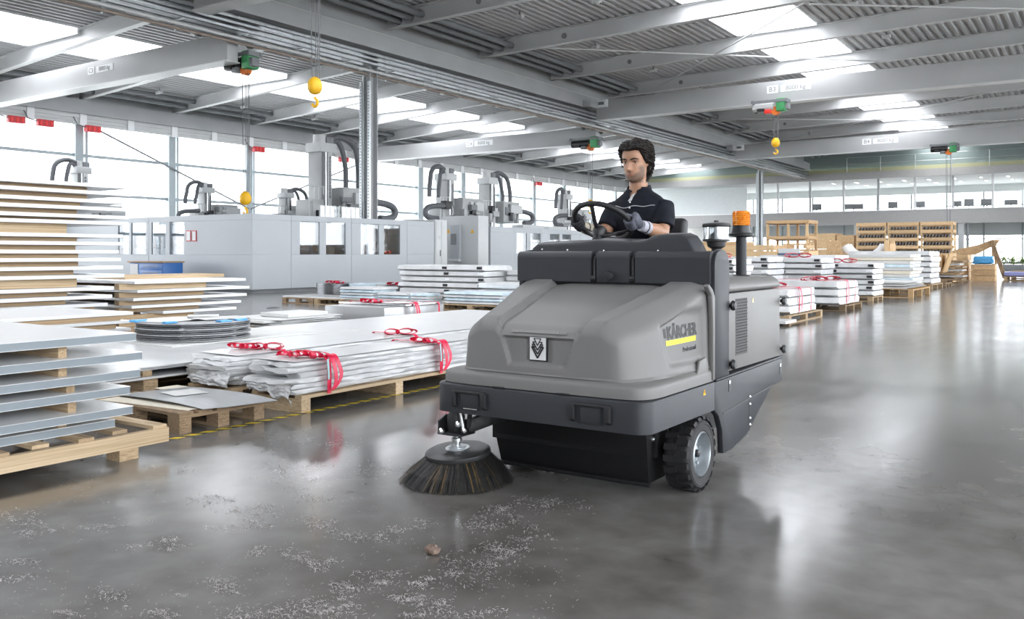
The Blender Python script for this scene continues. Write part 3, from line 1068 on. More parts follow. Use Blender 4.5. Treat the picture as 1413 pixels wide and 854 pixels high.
def wall_text(name, body, size, cy, cz, rise, bold, sx, m_):
    me = text_mesh(body, size, .0006, bold, sx)
    mb = MB()
    mb.v = [on_wall(cy + v.co.x, cz + v.co.y + rise * v.co.x, .0016 + v.co.z) for v in me.vertices]
    mb.f = [tuple(p.vertices) for p in me.polygons]
    return mb.build(name, m_, sw, fix=False)


M_PRINT = mat('black_print', (.012, .012, .012), .5)
wall_text('maker_lettering', 'KÄRCHER', .088, .59, .886, .03, .0038, .76, M_PRINT)
wall_text('series_lettering', 'Professional', .036, .655, .79, .03, .0003, .85, M_PRINT)
rows = []
for j in range(5):
    rows.append([on_wall(.425 + .305 * k / 24, .824 + .026 * j / 4 + .03 * (.305 * k / 24 - .15), .0018) for k in range(25)])
MB().grid(rows).build('yellow_stripe', mat('signal_yellow', (.9, .75, .02), .45), sw, smooth=True)
rows = []
for j in range(4):
    rows.append([on_wall(.412 + .02 * k / 3, .86 + .05 * j / 3, .0018) for k in range(4)])
MB().grid(rows).build('maker_mark', M_PRINT, sw)

# ---- bumper: wrapped bar with rounded corners
def bumper_path(half, y0, y1, r, n=8):
    pts = [(-half, y1)]
    for k in range(n + 1):
        a = math.pi + (math.pi / 2) * k / n
        pts.append((-half + r + r * math.cos(a), y0 + r + r * math.sin(a)))
    for k in range(n + 1):
        a = 1.5 * math.pi + (math.pi / 2) * k / n
        pts.append((half - r + r * math.cos(a), y0 + r + r * math.sin(a)))
    pts.append((half, y1))
    return pts


bo = bumper_path(.65, 0, .868, .085); bi = bumper_path(.61, .04, .868, .06)
prof = []
rows = [[sp(x, y, .432) for x, y in bo], [sp(x, y, .578) for x, y in bo], [sp(x * .996, y + .003, .586) for x, y in bo], [sp(x * .985, y + .01, .59) for x, y in bo],
        [sp(x, y, .59) for x, y in bi], [sp(x, y, .432) for x, y in bi], [sp(x, y, .432) for x, y in bo]]
bu = MB().grid(rows).build('bumper', M_SLATE, sw, smooth=True)
# wheel cut-out filler above the tyre and hood tray
MB().box(SX - .6, SX + .6, SY + .05, SY + .86, .56, .594).build('tray', M_DARK, sw)
# step hooks in the bumper
for u, v in ((648, 553), (815, 572)):
    p = onY(u, v, SY)
    hk = MB().box(p.x - .062, p.x + .062, SY - .008, SY + .004, p.z - .048, p.z + .04).build('step_flap', M_SLATE, bu, bevel=.003)
    for a, b_, c, d in ((-.058, .058, -.043, -.041), (-.058, .058, .033, .035), (-.058, -.056, -.043, .035), (.056, .058, -.043, .035)):
        MB().box(p.x + a, p.x + b_, SY - .0095, SY - .007, p.z + c, p.z + d).build('flap_joint', M_BLACK, bu)
    h2 = MB().box(p.x - .11, p.x + .11, SY - .02, SY + .002, p.z + .038, p.z + .056)
    h2.build('hook_bar', M_BLACK, bu, bevel=.006)
    for s_ in (-1, 1):
        MB().prism([(SY - .022, p.z + .05), (SY + .002, p.z + .05), (SY + .002, p.z - .045), (SY - .018, p.z - .03)], 'x', p.x + s_ * .1 - .016, p.x + s_ * .1 + .016).build('hook_arm', M_BLACK, bu, bevel=.004)
p = onY(650, 564, SY)
MB().box(p.x - .045, p.x + .045, SY - .011, SY - .007, p.z - .002, p.z + .003).build('reflector_strip', M_CHROME, bu)
for u in (687, 776):
    p = onY(u, 534, SY)
    MB().box(p.x - .038, p.x + .038, SY - .004, SY + .03, .588, .598).build('hinge', M_BLACK, sw, bevel=.003)
# warning triangle on the side of the bumper
pz = .54
tri = MB().prism([(SY + .7, .535), (SY + .735, .535), (SY + .7175, .566)], 'x', SX + .6495, SX + .652).build('warning_triangle', mat('warning_yellow', (.95, .5, .02), .5), bu)
MB().box(SX + .6515, SX + .6535, SY + .7155, SY + .7195, .541, .556).build('warning_mark', M_PRINT, tri)

# ---- hopper box under the bumper
hp = MB()
A = [(-.60, .44, .46), (.43, .44, .46), (.43, .9, .46), (-.60, .9, .46)]
B = [(-.57, .545, .055), (.405, .545, .055), (.405, .9, .055), (-.57, .9, .055)]
hp.add([sp(*p) for p in A + B], [(0, 1, 2, 3), (7, 6, 5, 4), (0, 4, 5, 1), (1, 5, 6, 2), (2, 6, 7, 3), (3, 7, 4, 0)])
ho2 = hp.build('hopper', M_HOPPER, sw, bevel=.006)
MB().box(SX - .585, SX + .415, SY + .525, SY + .55, .04, .062).build('hopper_lip', M_HOPPER, ho2, bevel=.004)
for y, z in ((.55, .3), (.6, .305)):
    MB().lathe([(.014, 0), (.014, .008), (.008, .018), (.0, .02)], sp(.418, y, z), (1, 0, 0), 10).build('bolt', M_CHROME, ho2, smooth=True)
# chassis
MB().box(SX - .6, SX + .4, SY + .5, SY + 2.0, .2, .57).build('chassis', M_HOPPER, sw)
# ---- side skirt
sk = MB().prism([(SY + .872, .585), (SY + 2.09, .602), (SY + 2.09, .45), (SY + 1.87, .44), (SY + 1.39, .205), (SY + 1.14, .165), (SY + 1.0, .165), (SY + .985, .3), (SY + .93, .39), (SY + .872, .425)], 'x', SX + .615, SX + .65).build('side_skirt', M_SLATE, sw, bevel=.004)
MB().prism([(SY + .872, .59), (SY + 2.09, .605), (SY + 2.09, .62), (SY + .872, .602)], 'x', SX + .4, SX + .66).build('edge_rail', M_SLATE, sw, bevel=.005)
MB().box(SX + .6495, SX + .653, SY + 1.085, SY + 1.115, .505, .57).build('slot', M_BLACK, sk)
MB().box(SX + .6495, SX + .6535, SY + 1.09, SY + 1.11, .55, .57).build('key_plate', M_CHROME, sk)
MB().box(SX + .6495, SX + .653, SY + 2.035, SY + 2.06, .5, .57).build('slot', M_BLACK, sk)
MB().box(SX + .6495, SX + .6535, SY + 2.035, SY + 2.06, .55, .57).build('key_plate', M_CHROME, sk)
for z in (.43, .385, .3, .26):
    MB().lathe([(.01, 0), (.01, .005), (.0, .012)], sp(.65, 1.44, z), (1, 0, 0), 10).build('bolt', M_CHROME, sk, smooth=True)
MB().box(SX + .6495, SX + .6515, SY + 1.437, SY + 1.441, .22, .44).build('seam', M_BLACK, sk)
MB().beam(sp(.651, .99, .395), sp(.651, 1.85, .445), .004, .008).build('seam', M_BLACK, sk)
# far side skirt
MB().prism([(SY + .872, .585), (SY + 2.09, .602), (SY + 2.09, .45), (SY + 1.87, .44), (SY + 1.39, .205), (SY + .985, .165), (SY + .985, .3), (SY + .872, .425)], 'x', SX - .65, SX - .615).build('side_skirt', M_SLATE, sw, bevel=.004)

# ---- cross panel behind the hood: rounded cover in three pieces
def cover(x0, x1, name='cross_cover'):
    prof = [(.845, 1.13), (.845, 1.275)]
    for k in range(7):
        a = math.pi - (math.pi / 2) * k / 6
        prof.append((.885 + .04 * math.cos(a), 1.275 + .04 * math.sin(a)))
    prof += [(1.05, 1.315), (1.05, 1.29), (.9, 1.29), (.87, 1.27), (.87, 1.13)]
    return MB().prism([(SY + y, z) for y, z in prof], 'x', x0, x1).build(name, M_SLATE, sw, smooth=True)


xa = onY(815, 370, SY + .845).x; xb = onY(823, 370, SY + .845).x; xc = onY(868, 370, SY + .845).x; xd = onY(876, 370, SY + .845).x
cover(SX - .65, xa); cover(xb, xc, 'cross_cover_flap'); cover(xd, SX + .63)
MB().box(SX - .62, SX + .62, SY + .87, SY + .95, 1.0, 1.285).build('cross_wall', M_DARK, sw)
for x in ((xa + xb) / 2, (xc + xd) / 2):
    MB().tube([sp(x - SX, .862, 1.15), sp(x - SX, .862, 1.26), sp(x - SX, .89, 1.3), sp(x - SX, .98, 1.305)], .011, 8).build('hinge_arm', M_BLACK, sw, smooth=True)
    MB().cyl((x - .016, SY + .852, 1.152), (x + .016, SY + .852, 1.152), .018, n=12).build('hinge_pin', M_BLACK, sw)
kp = onY(843, 381, SY + .84)
kb = MB().lathe([(.012, 0), (.012, .02), (.03, .022), (.033, .035), (.026, .05), (.0, .052)], (kp.x, SY + .845, kp.z), (0, -1, 0), 10).build('turn_knob', M_BLACK, sw, smooth=True)
MB().cyl((kp.x - .02, SY + .835, kp.z + .012), (kp.x - .02, SY + .82, kp.z + .012), .01, n=10).build('knob_stud', M_CHROME, kb)
# pillar plate on the near side
prof = [(.868, .6), (1.09, .6), (1.09, 1.25)]
for k in range(9):
    a = math.pi * k / 8
    prof.append((.979 + .111 * math.cos(a), 1.25 + .075 * math.sin(a)))
prof += [(.868, 1.25)]
MB().prism([(SY + y, z) for y, z in prof], 'x', SX + .62, SX + .652).build('pillar', M_SLATE, sw, bevel=.006)
MB().prism([(SY + y, z) for y, z in prof], 'x', SX - .652, SX - .62).build('pillar', M_SLATE, sw, bevel=.006)

# ---- dashboard
D = []
for u, v in ((735, 341), (742, 335), (800, 332.5), (822, 330), (880, 331.5), (893, 329), (900, 324.5), (912, 323), (940, 323), (949, 327), (956, 337)):
    q = onY(u, v, SY + .97)
    D.append((q.x, q.z))
D = [(D[0][0], 1.3)] + D + [(D[-1][0] + .03, 1.3)]
rows = []
for y, sc, dz in ((.955, .985, -.03), (.962, .995, -.01), (.99, 1.0, 0), (1.12, 1.0, .01), (1.15, .98, -.02)):
    rows.append([Vector((SX + (x - SX) * sc, SY + y, max(1.3, z + dz) if 0 < i < len(D) - 1 else 1.3)) for i, (x, z) in enumerate(D)])
mb = MB().grid(rows)
n_ = len(D)
mb.f.append(tuple(range(n_))); mb.f.append(tuple(reversed(range(len(mb.v) - n_, len(mb.v)))))
da = mb.build('dashboard', M_SLATE, sw, bevel=.008, angle=30)
for u, v in ((748, 344), (783, 345), (833, 346), (908, 346)):
    q = onY(u, v, SY + .95)
    MB().lathe([(.007, 0), (.006, .004), (0, .006)], (q.x, SY + .957, q.z), (0, -1, 0), 10).build('screw', M_CHROME, da)
MB().box(SX - .6, SX + .5, SY + 1.0, SY + 1.14, .62, 1.3).build('footwell_wall', M_DARK, sw)
# lever
lv = onY(955, 333, SY + 1.15)
MB().cyl((lv.x, lv.y, 1.28), (lv.x, lv.y, 1.36), .008, n=8).build('lever', M_CHROME, sw)
MB().lathe([(.009, 0), (.013, .01), (.015, .04), (.012, .055), (0, .06)], (lv.x, lv.y, 1.35), n=10).build('lever_grip', M_BLACK, sw, smooth=True)

# ---- steering wheel
WC = onY(832, 306, 5.1)
AX = Vector((0, .58, .81)).normalized(); FX = Vector((0, -.81, .58)).normalized(); XX = Vector((1, 0, 0))
WR = .192
rim = [WC + XX * (WR * math.cos(2 * math.pi * k / 48)) + FX * (WR * math.sin(2 * math.pi * k / 48)) for k in range(48)]
mb = MB(); rings = []
for k in range(48):
    r_ = (rim[k] - WC).normalized()
    rings.append([rim[k] + (r_ * math.cos(2 * math.pi * j / 12) + AX * math.sin(2 * math.pi * j / 12)) * .0185 for j in range(12)])
rings.append(rings[0])
mb.grid(rings, loop=True)
st = mb.build('steering_wheel', M_RUB, sw, smooth=True)
HUB = WC - AX * .085
MB().lathe([(.03, -.04), (.045, -.02), (.045, .025), (.035, .035), (.0, .037)], HUB, AX, 18).build('hub', M_BLACK, st, smooth=True)
for a in (90, 210, 330):
    d_ = XX * math.cos(R(a)) + FX * math.sin(R(a))
    MB().tube([HUB + d_ * .02, HUB + d_ * .09 + AX * .02, WC + d_ * (WR - .005)], [.02, .016, .015], 8, flat=.55).build('spoke', M_BLACK, st, smooth=True)
MB().cyl(HUB - AX * .02, HUB - AX * .17, .028, .034, n=14).build('steering_column', M_BLACK, sw, smooth=True)
MB().tube([HUB - AX * .03 + XX * .03, HUB - AX * .03 + XX * .11 + FX * .01, HUB - AX * .02 + XX * .13], [.008, .006, .01], 8).build('indicator_lever', M_BLACK, sw)

# ---- engine housing on the near side, seat box
dr = MB().box(SX + .6, SX + .645, SY + 1.098, SY + 2.055, .62, 1.07).build('engine_door', M_DOOR, sw, bevel=.006)
gv = MB().box(SX + .644, SX + .6465, SY + 1.21, SY + 1.41, .70, 1.035).build('vent_grille', mat('dark_vent', (.075, .074, .072), .6), dr)
mb = MB()
for a in range(11):
    for b_ in range(19):
        y = SY + 1.22 + a * .018 + (.009 if b_ % 2 else 0); z = .71 + b_ * .0172
        mb.add([(SX + .6475, y, z), (SX + .6475, y + .007, z + .0055), (SX + .6475, y, z + .011), (SX + .6475, y - .007, z + .0055)], [(0, 1, 2, 3)])
hl = mb.build('vent_holes', mat('vent_hole_black', (.012, .012, .012), .8), gv, fix=False); hl['kind'] = 'stuff'
tri = MB().prism([(SY + 1.5, 1.0), (SY + 1.53, 1.0), (SY + 1.515, 1.035)], 'x', SX + .6445, SX + .647).build('warning_sticker', mat('warning_pale', (.8, .7, .35), .5), dr)
for y, z in ((1.115, 1.0), (1.115, .66), (2.07, .985), (2.07, .665)):
    MB().lathe([(.012, 0), (.012, .012), (.028, .014), (.03, .024), (.022, .036), (0, .038)], sp(.645, y, z), (1, 0, 0), 8).build('door_knob', M_BLACK, sw, smooth=True)
prof = [(.645, 1.075), (.648, 1.1), (.635, 1.13), (.6, 1.15), (.52, 1.158), (.1, 1.158), (.1, 1.075)]
MB().prism([(SX + x, z) for x, z in prof], 'y', SY + 1.1, SY + 2.06).build('engine_cover', M_DOOR, sw, bevel=.018, seg=3)
MB().box(SX + .1, SX + .6, SY + 1.1, SY + 2.04, .57, 1.075).build('engine_box', M_HOPPER, sw)
MB().box(SX - .64, SX + .1, SY + 1.45, SY + 2.05, .57, .98).build('seat_box', M_DOOR, sw, bevel=.02)
MB().box(SX - .64, SX + .1, SY + .9, SY + 1.46, .57, .62).build('foot_plate', M_BLACK, sw)
# seat
MX_ = -2.667
mb = MB().box(MX_ - .25, MX_ + .25, SY + 1.44, SY + 1.92, .98, 1.07)
mb.build('seat_cushion', mat('black_vinyl', (.02, .02, .022), .5), sw, bevel=.035, seg=3)
MB().obox((MX_, SY + 1.93, 1.3), (.46, .09, .5), (R(-8), 0, 0)).build('seat_back', MATS['black_vinyl'], sw, bevel=.035, seg=3)

# ---- beacon on its pole
bp_ = onZ(1040, 387, 1.158)
BX, BYY = SX + .50, SY + 1.72
MB().lathe([(.055, 1.155), (.055, 1.162), (.034, 1.166), (.034, 1.43), (.036, 1.43)], (BX, BYY, 0), n=18).build('beacon_pole', M_SLATE, sw, smooth=True)
MB().lathe([(.03, 1.405), (.078, 1.415), (.08, 1.428), (.06, 1.434), (.055, 1.47), (.055, 1.48)], (BX, BYY, 0), n=24).build('beacon_base', M_BLACK, sw, smooth=True)
m, nt, b = nodes_of('amber_lens')
b.inputs['Base Color'].default_value = (.95, .27, .01, 1); b.inputs['Roughness'].default_value = .12
b.inputs['Transmission Weight'].default_value = .25
b.inputs['Coat Weight'].default_value = .5
nz = nt.nodes.new('ShaderNodeTexVoronoi'); nz.inputs['Scale'].default_value = 55
tc = nt.nodes.new('ShaderNodeTexCoord'); nt.links.new(tc.outputs['Object'], nz.inputs[0])
rp = nt.nodes.new('ShaderNodeValToRGB'); rp.color_ramp.elements[0].color = (1, .42, .05, 1); rp.color_ramp.elements[1].color = (.85, .17, .0, 1)
nt.links.new(nz.outputs[0], rp.inputs[0]); nt.links.new(rp.outputs[0], b.inputs['Base Color'])
mb = MB()
prof = [(.054, 1.48)]
for k in range(7):
    prof += [(.058, 1.483 + k * .0125), (.055, 1.489 + k * .0125)]
prof += [(.05, 1.574), (.0, 1.577)]
lens = mb.lathe(prof, (BX, BYY, 0), n=28).build('beacon_lens', m, sw, smooth=True)

# ---- air pre-cleaner with clear bowl
PX, PY = -2.06, 5.36
pc_ = MB().lathe([(.03, 1.15), (.03, 1.33), (.055, 1.345), (.06, 1.375), (.085, 1.38), (.085, 1.39), (.05, 1.395)], (PX, PY, 0), n=20).build('precleaner_base', M_BLACK, sw, smooth=True)
MB().lathe([(.082, 1.39), (.083, 1.47), (.081, 1.47), (.08, 1.39)], (PX, PY, 0), n=24, closed=True).build('clear_bowl', glass('clear_plastic', (.93, .95, .96), .14), pc_, smooth=True)
for k in range(10):
    a = 2 * math.pi * k / 10
    MB().box(PX + .075 * math.cos(a) - .003, PX + .075 * math.cos(a) + .003, PY + .075 * math.sin(a) - .003, PY + .075 * math.sin(a) + .003, 1.39, 1.47).build('bowl_rib', M_CHROME, pc_)
MB().lathe([(.045, 1.39), (.04, 1.42), (.015, 1.44), (.01, 1.47)], (PX, PY, 0), n=16).build('vane_core', M_STEELD, pc_, smooth=True)
MB().lathe([(.085, 1.468), (.09, 1.475), (.085, 1.49), (.04, 1.498), (.015, 1.5), (.015, 1.51), (.0, 1.512)], (PX, PY, 0), n=24).build('bowl_lid', M_BLACK, pc_, smooth=True)

# ---- front wheel with tread blocks
def wheel(cx, cy, r, wd, detail=True, side=1):
    t = MB().lathe([(r * .58, -wd / 2 + .012), (r * .62, -wd / 2), (r * .86, -wd / 2 - .002), (r * .93, -wd / 2 + .012), (r * .95, -wd / 2 + .03), (r * .95, wd / 2 - .03), (r * .93, wd / 2 - .012), (r * .86, wd / 2 + .002), (r * .62, wd / 2), (r * .58, wd / 2 - .012)],
                   (cx, cy, r), (1, 0, 0), 40, closed=True).build('tyre', M_RUB, sw, smooth=True)
    MB().lathe([(r * .78, 0), (r * .8, .004), (r * .82, .004), (r * .84, 0)], (cx + side * wd / 2, cy, r), (side, 0, 0), 40, closed=True).build('sidewall_ring', M_RUB, t, smooth=True)
    if detail:
        n = 20
        lug = None
        for row, s_ in ((0, -1), (1, 1)):
            for k in range(n):
                a = 2 * math.pi * (k + .5 * row) / n
                if lug is None:
                    ww = wd / 2
                    h0, h1 = r * .93, r
                    poly = [(-.003, -.4), (ww * .55, -.26), (ww, -.3), (ww, .28), (ww * .5, .32), (-.003, .16)]
                    vs = []
                    for rr, sc in ((h0, 1.0), (h1, .9)):
                        for px, pa in poly:
                            ang = pa * (2 * math.pi / n) * sc
                            dx = px if px < ww else (ww + .003 if rr == h0 else ww - .006)
                            vs.append((dx, rr * math.sin(ang), rr * math.cos(ang)))
                    m_ = len(poly)
                    fs = [tuple(range(m_)), tuple(reversed(range(m_, 2 * m_)))] + [(q, q + m_, (q + 1) % m_ + m_, (q + 1) % m_) for q in range(m_)]
                    me = bpy.data.meshes.new('tread_block'); me.from_pydata(vs, [], fs)
                    bm_ = bmesh.new(); bm_.from_mesh(me); bmesh.ops.recalc_face_normals(bm_, faces=bm_.faces); bm_.to_mesh(me); bm_.free()
                    me.materials.append(M_RUB)
                    lug = me
                o = bpy.data.objects.new('tread_block', lug); COL.objects.link(o); o.parent = t
                o.location = Vector((cx, cy, r)) - ROOTLOC[sw.name]
                o.rotation_euler = (a, 0, 0) if s_ > 0 else (a, 0, math.pi)
    s = side
    rm = MB().lathe([(.002, -wd * .3), (r * .6, -wd * .3), (r * .6, wd * .5 - .002), (r * .57, wd * .5 + .004), (r * .54, wd * .5 - .004), (r * .53, wd * .2), (r * .5, wd * .06), (r * .44, wd * .02), (r * .3, wd * .06), (r * .24, wd * .2), (r * .2, wd * .24), (.0, wd * .24)],
                    (cx, cy, r), (s, 0, 0), 32).build('wheel_rim', M_RIM, sw, smooth=True)
    for k in range(5):
        a = 2 * math.pi * k / 5 + .3
        q = Vector((cx + s * wd * .04, cy + r * .36 * math.cos(a), r + r * .36 * math.sin(a)))
        MB().cyl(q, q + Vector((s * .026, 0, 0)), .011, n=6).build('wheel_nut', M_CHROME, rm)
    q = Vector((cx + s * wd * .24, cy, r))
    MB().lathe([(.022, 0), (.02, .018), (.012, .022), (0, .023)], q, (s, 0, 0), 12).build('hub_cap', M_BLACK, rm, smooth=True)
    return t


wheel(-1.915, 4.585, .205, .145)
wheel(-3.015, 4.585, .205, .145, False, -1)
wheel(SX + .12, SY + 1.78, .17, .12, False)
MB().prism([(SY + .96, .40), (SY + .6, .43), (SY + .55, .40), (SY + .55, .2), (SY + .58, .2), (SY + .6, .38)], 'x', SX + .41, SX + .44).build('wheel_well', M_HOPPER, sw)
MB().cyl(sp(-.5, .755, .205), sp(.5, .755, .205), .03, n=10).build('axle', M_HOPPER, sw)

# ---- side brush and its arm
BC = Vector((-3.105, 4.03, 0))
tilt = Vector((-.02, -.10, 1)).normalized()
PC = Vector((-3.105, 4.04, .165))
br = MB().lathe([(.185, -.022), (.19, -.012), (.188, .004), (.17, .014), (.11, .018), (.06, .02), (.0, .02)], PC, tilt, 40).build('brush_plate', mat('brush_disc_black', (.03, .03, .031), .45), sw, smooth=True)
MB().lathe([(.07, 0), (.07, .004), (.05, .006), (.05, .012), (0, .013)], PC + tilt * .019, tilt, 24).build('clamp_disc', M_GALV, br, smooth=True)
a1 = tilt.orthogonal().normalized(); b1 = tilt.cross(a1)
mb = MB(); mb2 = MB()
rb = random.Random(3)
# dense inner skirt
rows = []
for f in (0, .3, .65, 1):
    r_ = []
    for k in range(120):
        t = 2 * math.pi * k / 120
        d_ = a1 * math.cos(t) + b1 * math.sin(t)
        top = PC + d_ * .165 - tilt * .02
        dh = Vector((d_.x, d_.y, 0)).normalized()
        bot = Vector((BC.x, BC.y, .006)) + dh * .3
        q = top.lerp(bot, f); q = q + dh * (.012 * math.sin(f * math.pi))
        r_.append(q)
    rows.append(r_)
mb.grid(rows, loop=True)
for k in range(1500):
    t = 2 * math.pi * rb.random()
    d_ = a1 * math.cos(t) + b1 * math.sin(t)
    top = PC + d_ * (.16 + .022 * rb.random()) - tilt * .015
    t2 = t + rb.uniform(-.05, .05)
    d2 = a1 * math.cos(t2) + b1 * math.sin(t2); dh = Vector((d2.x, d2.y, 0)).normalized()
    bot = Vector((BC.x, BC.y, .002 + .012 * rb.random())) + dh * rb.uniform(.295, .338)
    mid_ = top.lerp(bot, .55) + dh * .014
    side = dh.cross(Vector((0, 0, 1))) * rb.uniform(.0012, .0028)
    tgt = mb2 if (rb.random() < .045 + (.16 if -.2 < math.atan2(dh.y + .75, dh.x + .62) and dh.y < -.55 and dh.x < -.1 else 0)) else mb
    tgt.add([top - side, top + side, mid_ + side, mid_ - side, bot + side * .6, bot - side * .6], [(0, 1, 2, 3), (3, 2, 4, 5)])
bs = mb.build('bristles', mat('black_bristle', (.02, .019, .018), .6, var=.4, nscale=40), br, fix=False); bs['kind'] = 'stuff'
bs = mb2.build('yellowed_bristles', mat('worn_bristle', (.14, .085, .022), .6, var=.4, nscale=40), br, fix=False); bs['kind'] = 'stuff'
# drive shaft, motor, arm
MB().lathe([(.018, 0), (.018, .03), (.03, .032), (.03, .05), (.02, .055), (.02, .08)], PC + tilt * .03, tilt, 14).build('drive_shaft', M_CHROME, sw, smooth=True)
arm = MB().obox(PC + Vector((-.01, .0, .105)), (.17, .14, .014)).build('arm_plate', M_BLACK, sw, bevel=.004)
MB().lathe([(.045, 0), (.052, .015), (.052, .09), (.04, .11), (.045, .15), (.03, .18)], PC + Vector((-.02, .01, .11)), n=18).build('brush_motor', M_BLACK, sw, smooth=True)
MB().prism([(SY + .15, .27), (SY + .15, .34), (SY + .22, .37), (SY + .3, .3), (SY + .3, .27)], 'x', PC.x - .1, PC.x - .086).build('arm_cheek', M_BLACK, arm, bevel=.003)
MB().beam(PC + Vector((.04, .03, .14)), sp(-.5, .5, .36), .04, .08).build('brush_arm', M_BLACK, sw, bevel=.006)
cy0 = PC + Vector((.03, -.04, .13)); cy1 = PC + Vector((.0, -.03, .27))
MB().cyl(cy0 + Vector((.045, 0, .0)), cy1 + Vector((.03, 0, .02)), .012, n=10).build('adjusting_rod', M_CHROME, sw, smooth=True)
for q in (PC + Vector((.045, -.055, .165)), PC + Vector((.085, -.05, .135)), PC + Vector((-.07, -.06, .115))):
    MB().lathe([(.014, -.012), (.018, 0), (.014, .012), (.007, .02)], q, (0, -.6, .8), 6).build('bolt', M_CHROME, sw)
for k, (x, z) in enumerate(((-.05, .17), (.06, .16), (.01, .18))):
    MB().tube([PC + Vector((x, .02, z - .02)), PC + Vector((x * 1.1, .03, z + .06)), PC + Vector((x * .8, .06, z + .14)), PC + Vector((x * .5 + .03, .1, .33))], .014 if k else .02, 8).build('hose', M_RUB, sw, smooth=True)
# ================================================================ the driver
HXC = -2.667
HB = Vector((HXC, 5.455, 1.79))      # chin level on the head axis
HS = .263                              # chin to crown
pr = thing('person', 'man in dark navy polo shirt and grey work gloves steering the floor sweeper', 'person', (HXC, 5.5, 1.05))


def interp(tab, t):
    for (a, va), (b_, vb) in zip(tab, tab[1:]):
        if t <= b_:
            f = (t - a) / (b_ - a); f = f * f * (3 - 2 * f) * .35 + f * .65
            return va + (vb - va) * f
    return tab[-1][1]


TW = [(0, .016), (.04, .042), (.1, .056), (.18, .0635), (.3, .068), (.42, .0725), (.55, .076), (.7, .077), (.82, .072), (.91, .056), (.97, .033), (1, .0)]
TF = [(0, .070), (.04, .089), (.1, .096), (.2, .0975), (.3, .0975), (.42, .096), (.5, .0945), (.6, .099), (.7, .0985), (.8, .092), (.9, .068), (.97, .038), (1, .0)]
TB = [(0, -.035), (.05, -.01), (.12, .02), (.2, .045), (.3, .066), (.42, .084), (.55, .098), (.7, .104), (.82, .098), (.91, .076), (.97, .045), (1, .0)]
PITCH = R(9)


def head_pt(h, ang, off=0.0, face=True):
    """h 0..1 chin to crown, ang 0 = straight ahead (towards -y), positive to +x"""
    w_ = interp(TW, h); f = interp(TF, h); b_ = interp(TB, h)
    cx, cy = math.sin(ang), -math.cos(ang)
    e = 2.25
    r = 1 / ((abs(cx) ** e + abs(cy) ** e) ** (1 / e))
    x = cx * r * w_
    y = cy * r * (f if cy < 0 else b_)
    z = h * .25
    if face and cy < 0:
        g = lambda X, Z, sx, sz: math.exp(-((x - X) / sx) ** 2 - ((z - Z) / sz) ** 2)
        d = 0
        d += .024 * g(0, .088, .011, .012) + .016 * g(0, .1, .010, .018) + .009 * g(0, .122, .009, .02)   # nose
        d += .006 * (g(.013, .085, .007, .008) + g(-.013, .085, .007, .008))                      # nostrils
        d -= .012 * (g(.031, .128, .015, .010) + g(-.031, .128, .015, .010))                        # eye sockets
        d += .005 * (g(.03, .146, .02, .007) + g(-.03, .146, .02, .007))                            # brow
        d += .007 * g(0, .058, .02, .006) + .006 * g(0, .047, .017, .006) - .004 * g(0, .0525, .024, .0025)  # lips
        d -= .004 * g(0, .038, .02, .006)
        d += .006 * g(0, .018, .02, .012)                                                           # chin
        d += .004 * (g(.045, .098, .014, .016) + g(-.045, .098, .014, .016))                        # cheeks
        y -= d
    k = HS / .25
    v = Vector((x, y, z)) * k
    if off:
        n = Vector((x, y, (h - .55) * .16)); n.normalize(); v += n * off
    c, s = math.cos(PITCH), math.sin(PITCH)
    v.z -= .12
    v = Vector((v.x, v.y * c + v.z * s * 1.0, v.z * c - v.y * s * -1.0)) if False else Vector((v.x, v.y * c + v.z * -s, v.y * s + v.z * c))
    v.z += .12
    return HB + v


def head_loft(mb, nh=64, na=72, off=0.0, face=True):
    rows = []
    for i in range(nh + 1):
        h = .002 + .995 * (.5 - .5 * math.cos(math.pi * i / nh)) * 1.0
        rows.append([head_pt(h, 2 * math.pi * k / na, off, face) for k in range(na)])
    o = len(mb.v)
    mb.grid(rows, loop=True)
    mb.f.append(tuple(o + k for k in range(na))); e = o + nh * na
    mb.f.append(tuple(e + k for k in reversed(range(na))))


def voxel_mesh(mb, vox, it=2, fac=.5):
    me = bpy.data.meshes.new('tmp'); me.from_pydata(mb.v, [], mb.f)
    bm_ = bmesh.new(); bm_.from_mesh(me); bmesh.ops.recalc_face_normals(bm_, faces=bm_.faces); bm_.to_mesh(me); bm_.free()
    o = bpy.data.objects.new('tmp', me); COL.objects.link(o)
    md = o.modifiers.new('r', 'REMESH'); md.mode = 'VOXEL'; md.voxel_size = vox
    bpy.context.view_layer.update()
    dg = bpy.context.evaluated_depsgraph_get()
    m2 = bpy.data.meshes.new_from_object(o.evaluated_get(dg))
    bpy.data.objects.remove(o)
    if it:
        bm_ = bmesh.new(); bm_.from_mesh(m2)
        for _ in range(it):
            bmesh.ops.smooth_vert(bm_, verts=bm_.verts, factor=fac, use_axis_x=True, use_axis_y=True, use_axis_z=True)
        bm_.to_mesh(m2); bm_.free()
    out = MB(); out.v = [Vector(v.co) for v in m2.vertices]; out.f = [tuple(p.vertices) for p in m2.polygons]
    return out


def capsule(mb, pts, rs, n=16, flat=None):
    pts = [Vector(p) for p in pts]
    P = []; Rr = []
    d0 = (pts[0] - pts[1]).normalized(); d1 = (pts[-1] - pts[-2]).normalized()
    for a in (90, 60, 30):
        P.append(pts[0] + d0 * rs[0] * math.sin(R(a))); Rr.append(max(.001, rs[0] * math.cos(R(a))))
    P += pts; Rr += list(rs)
    for a in (30, 60, 90):
        P.append(pts[-1] + d1 * rs[-1] * math.sin(R(a))); Rr.append(max(.001, rs[-1] * math.cos(R(a))))
    mb.tube(P, Rr, n, flat=flat)


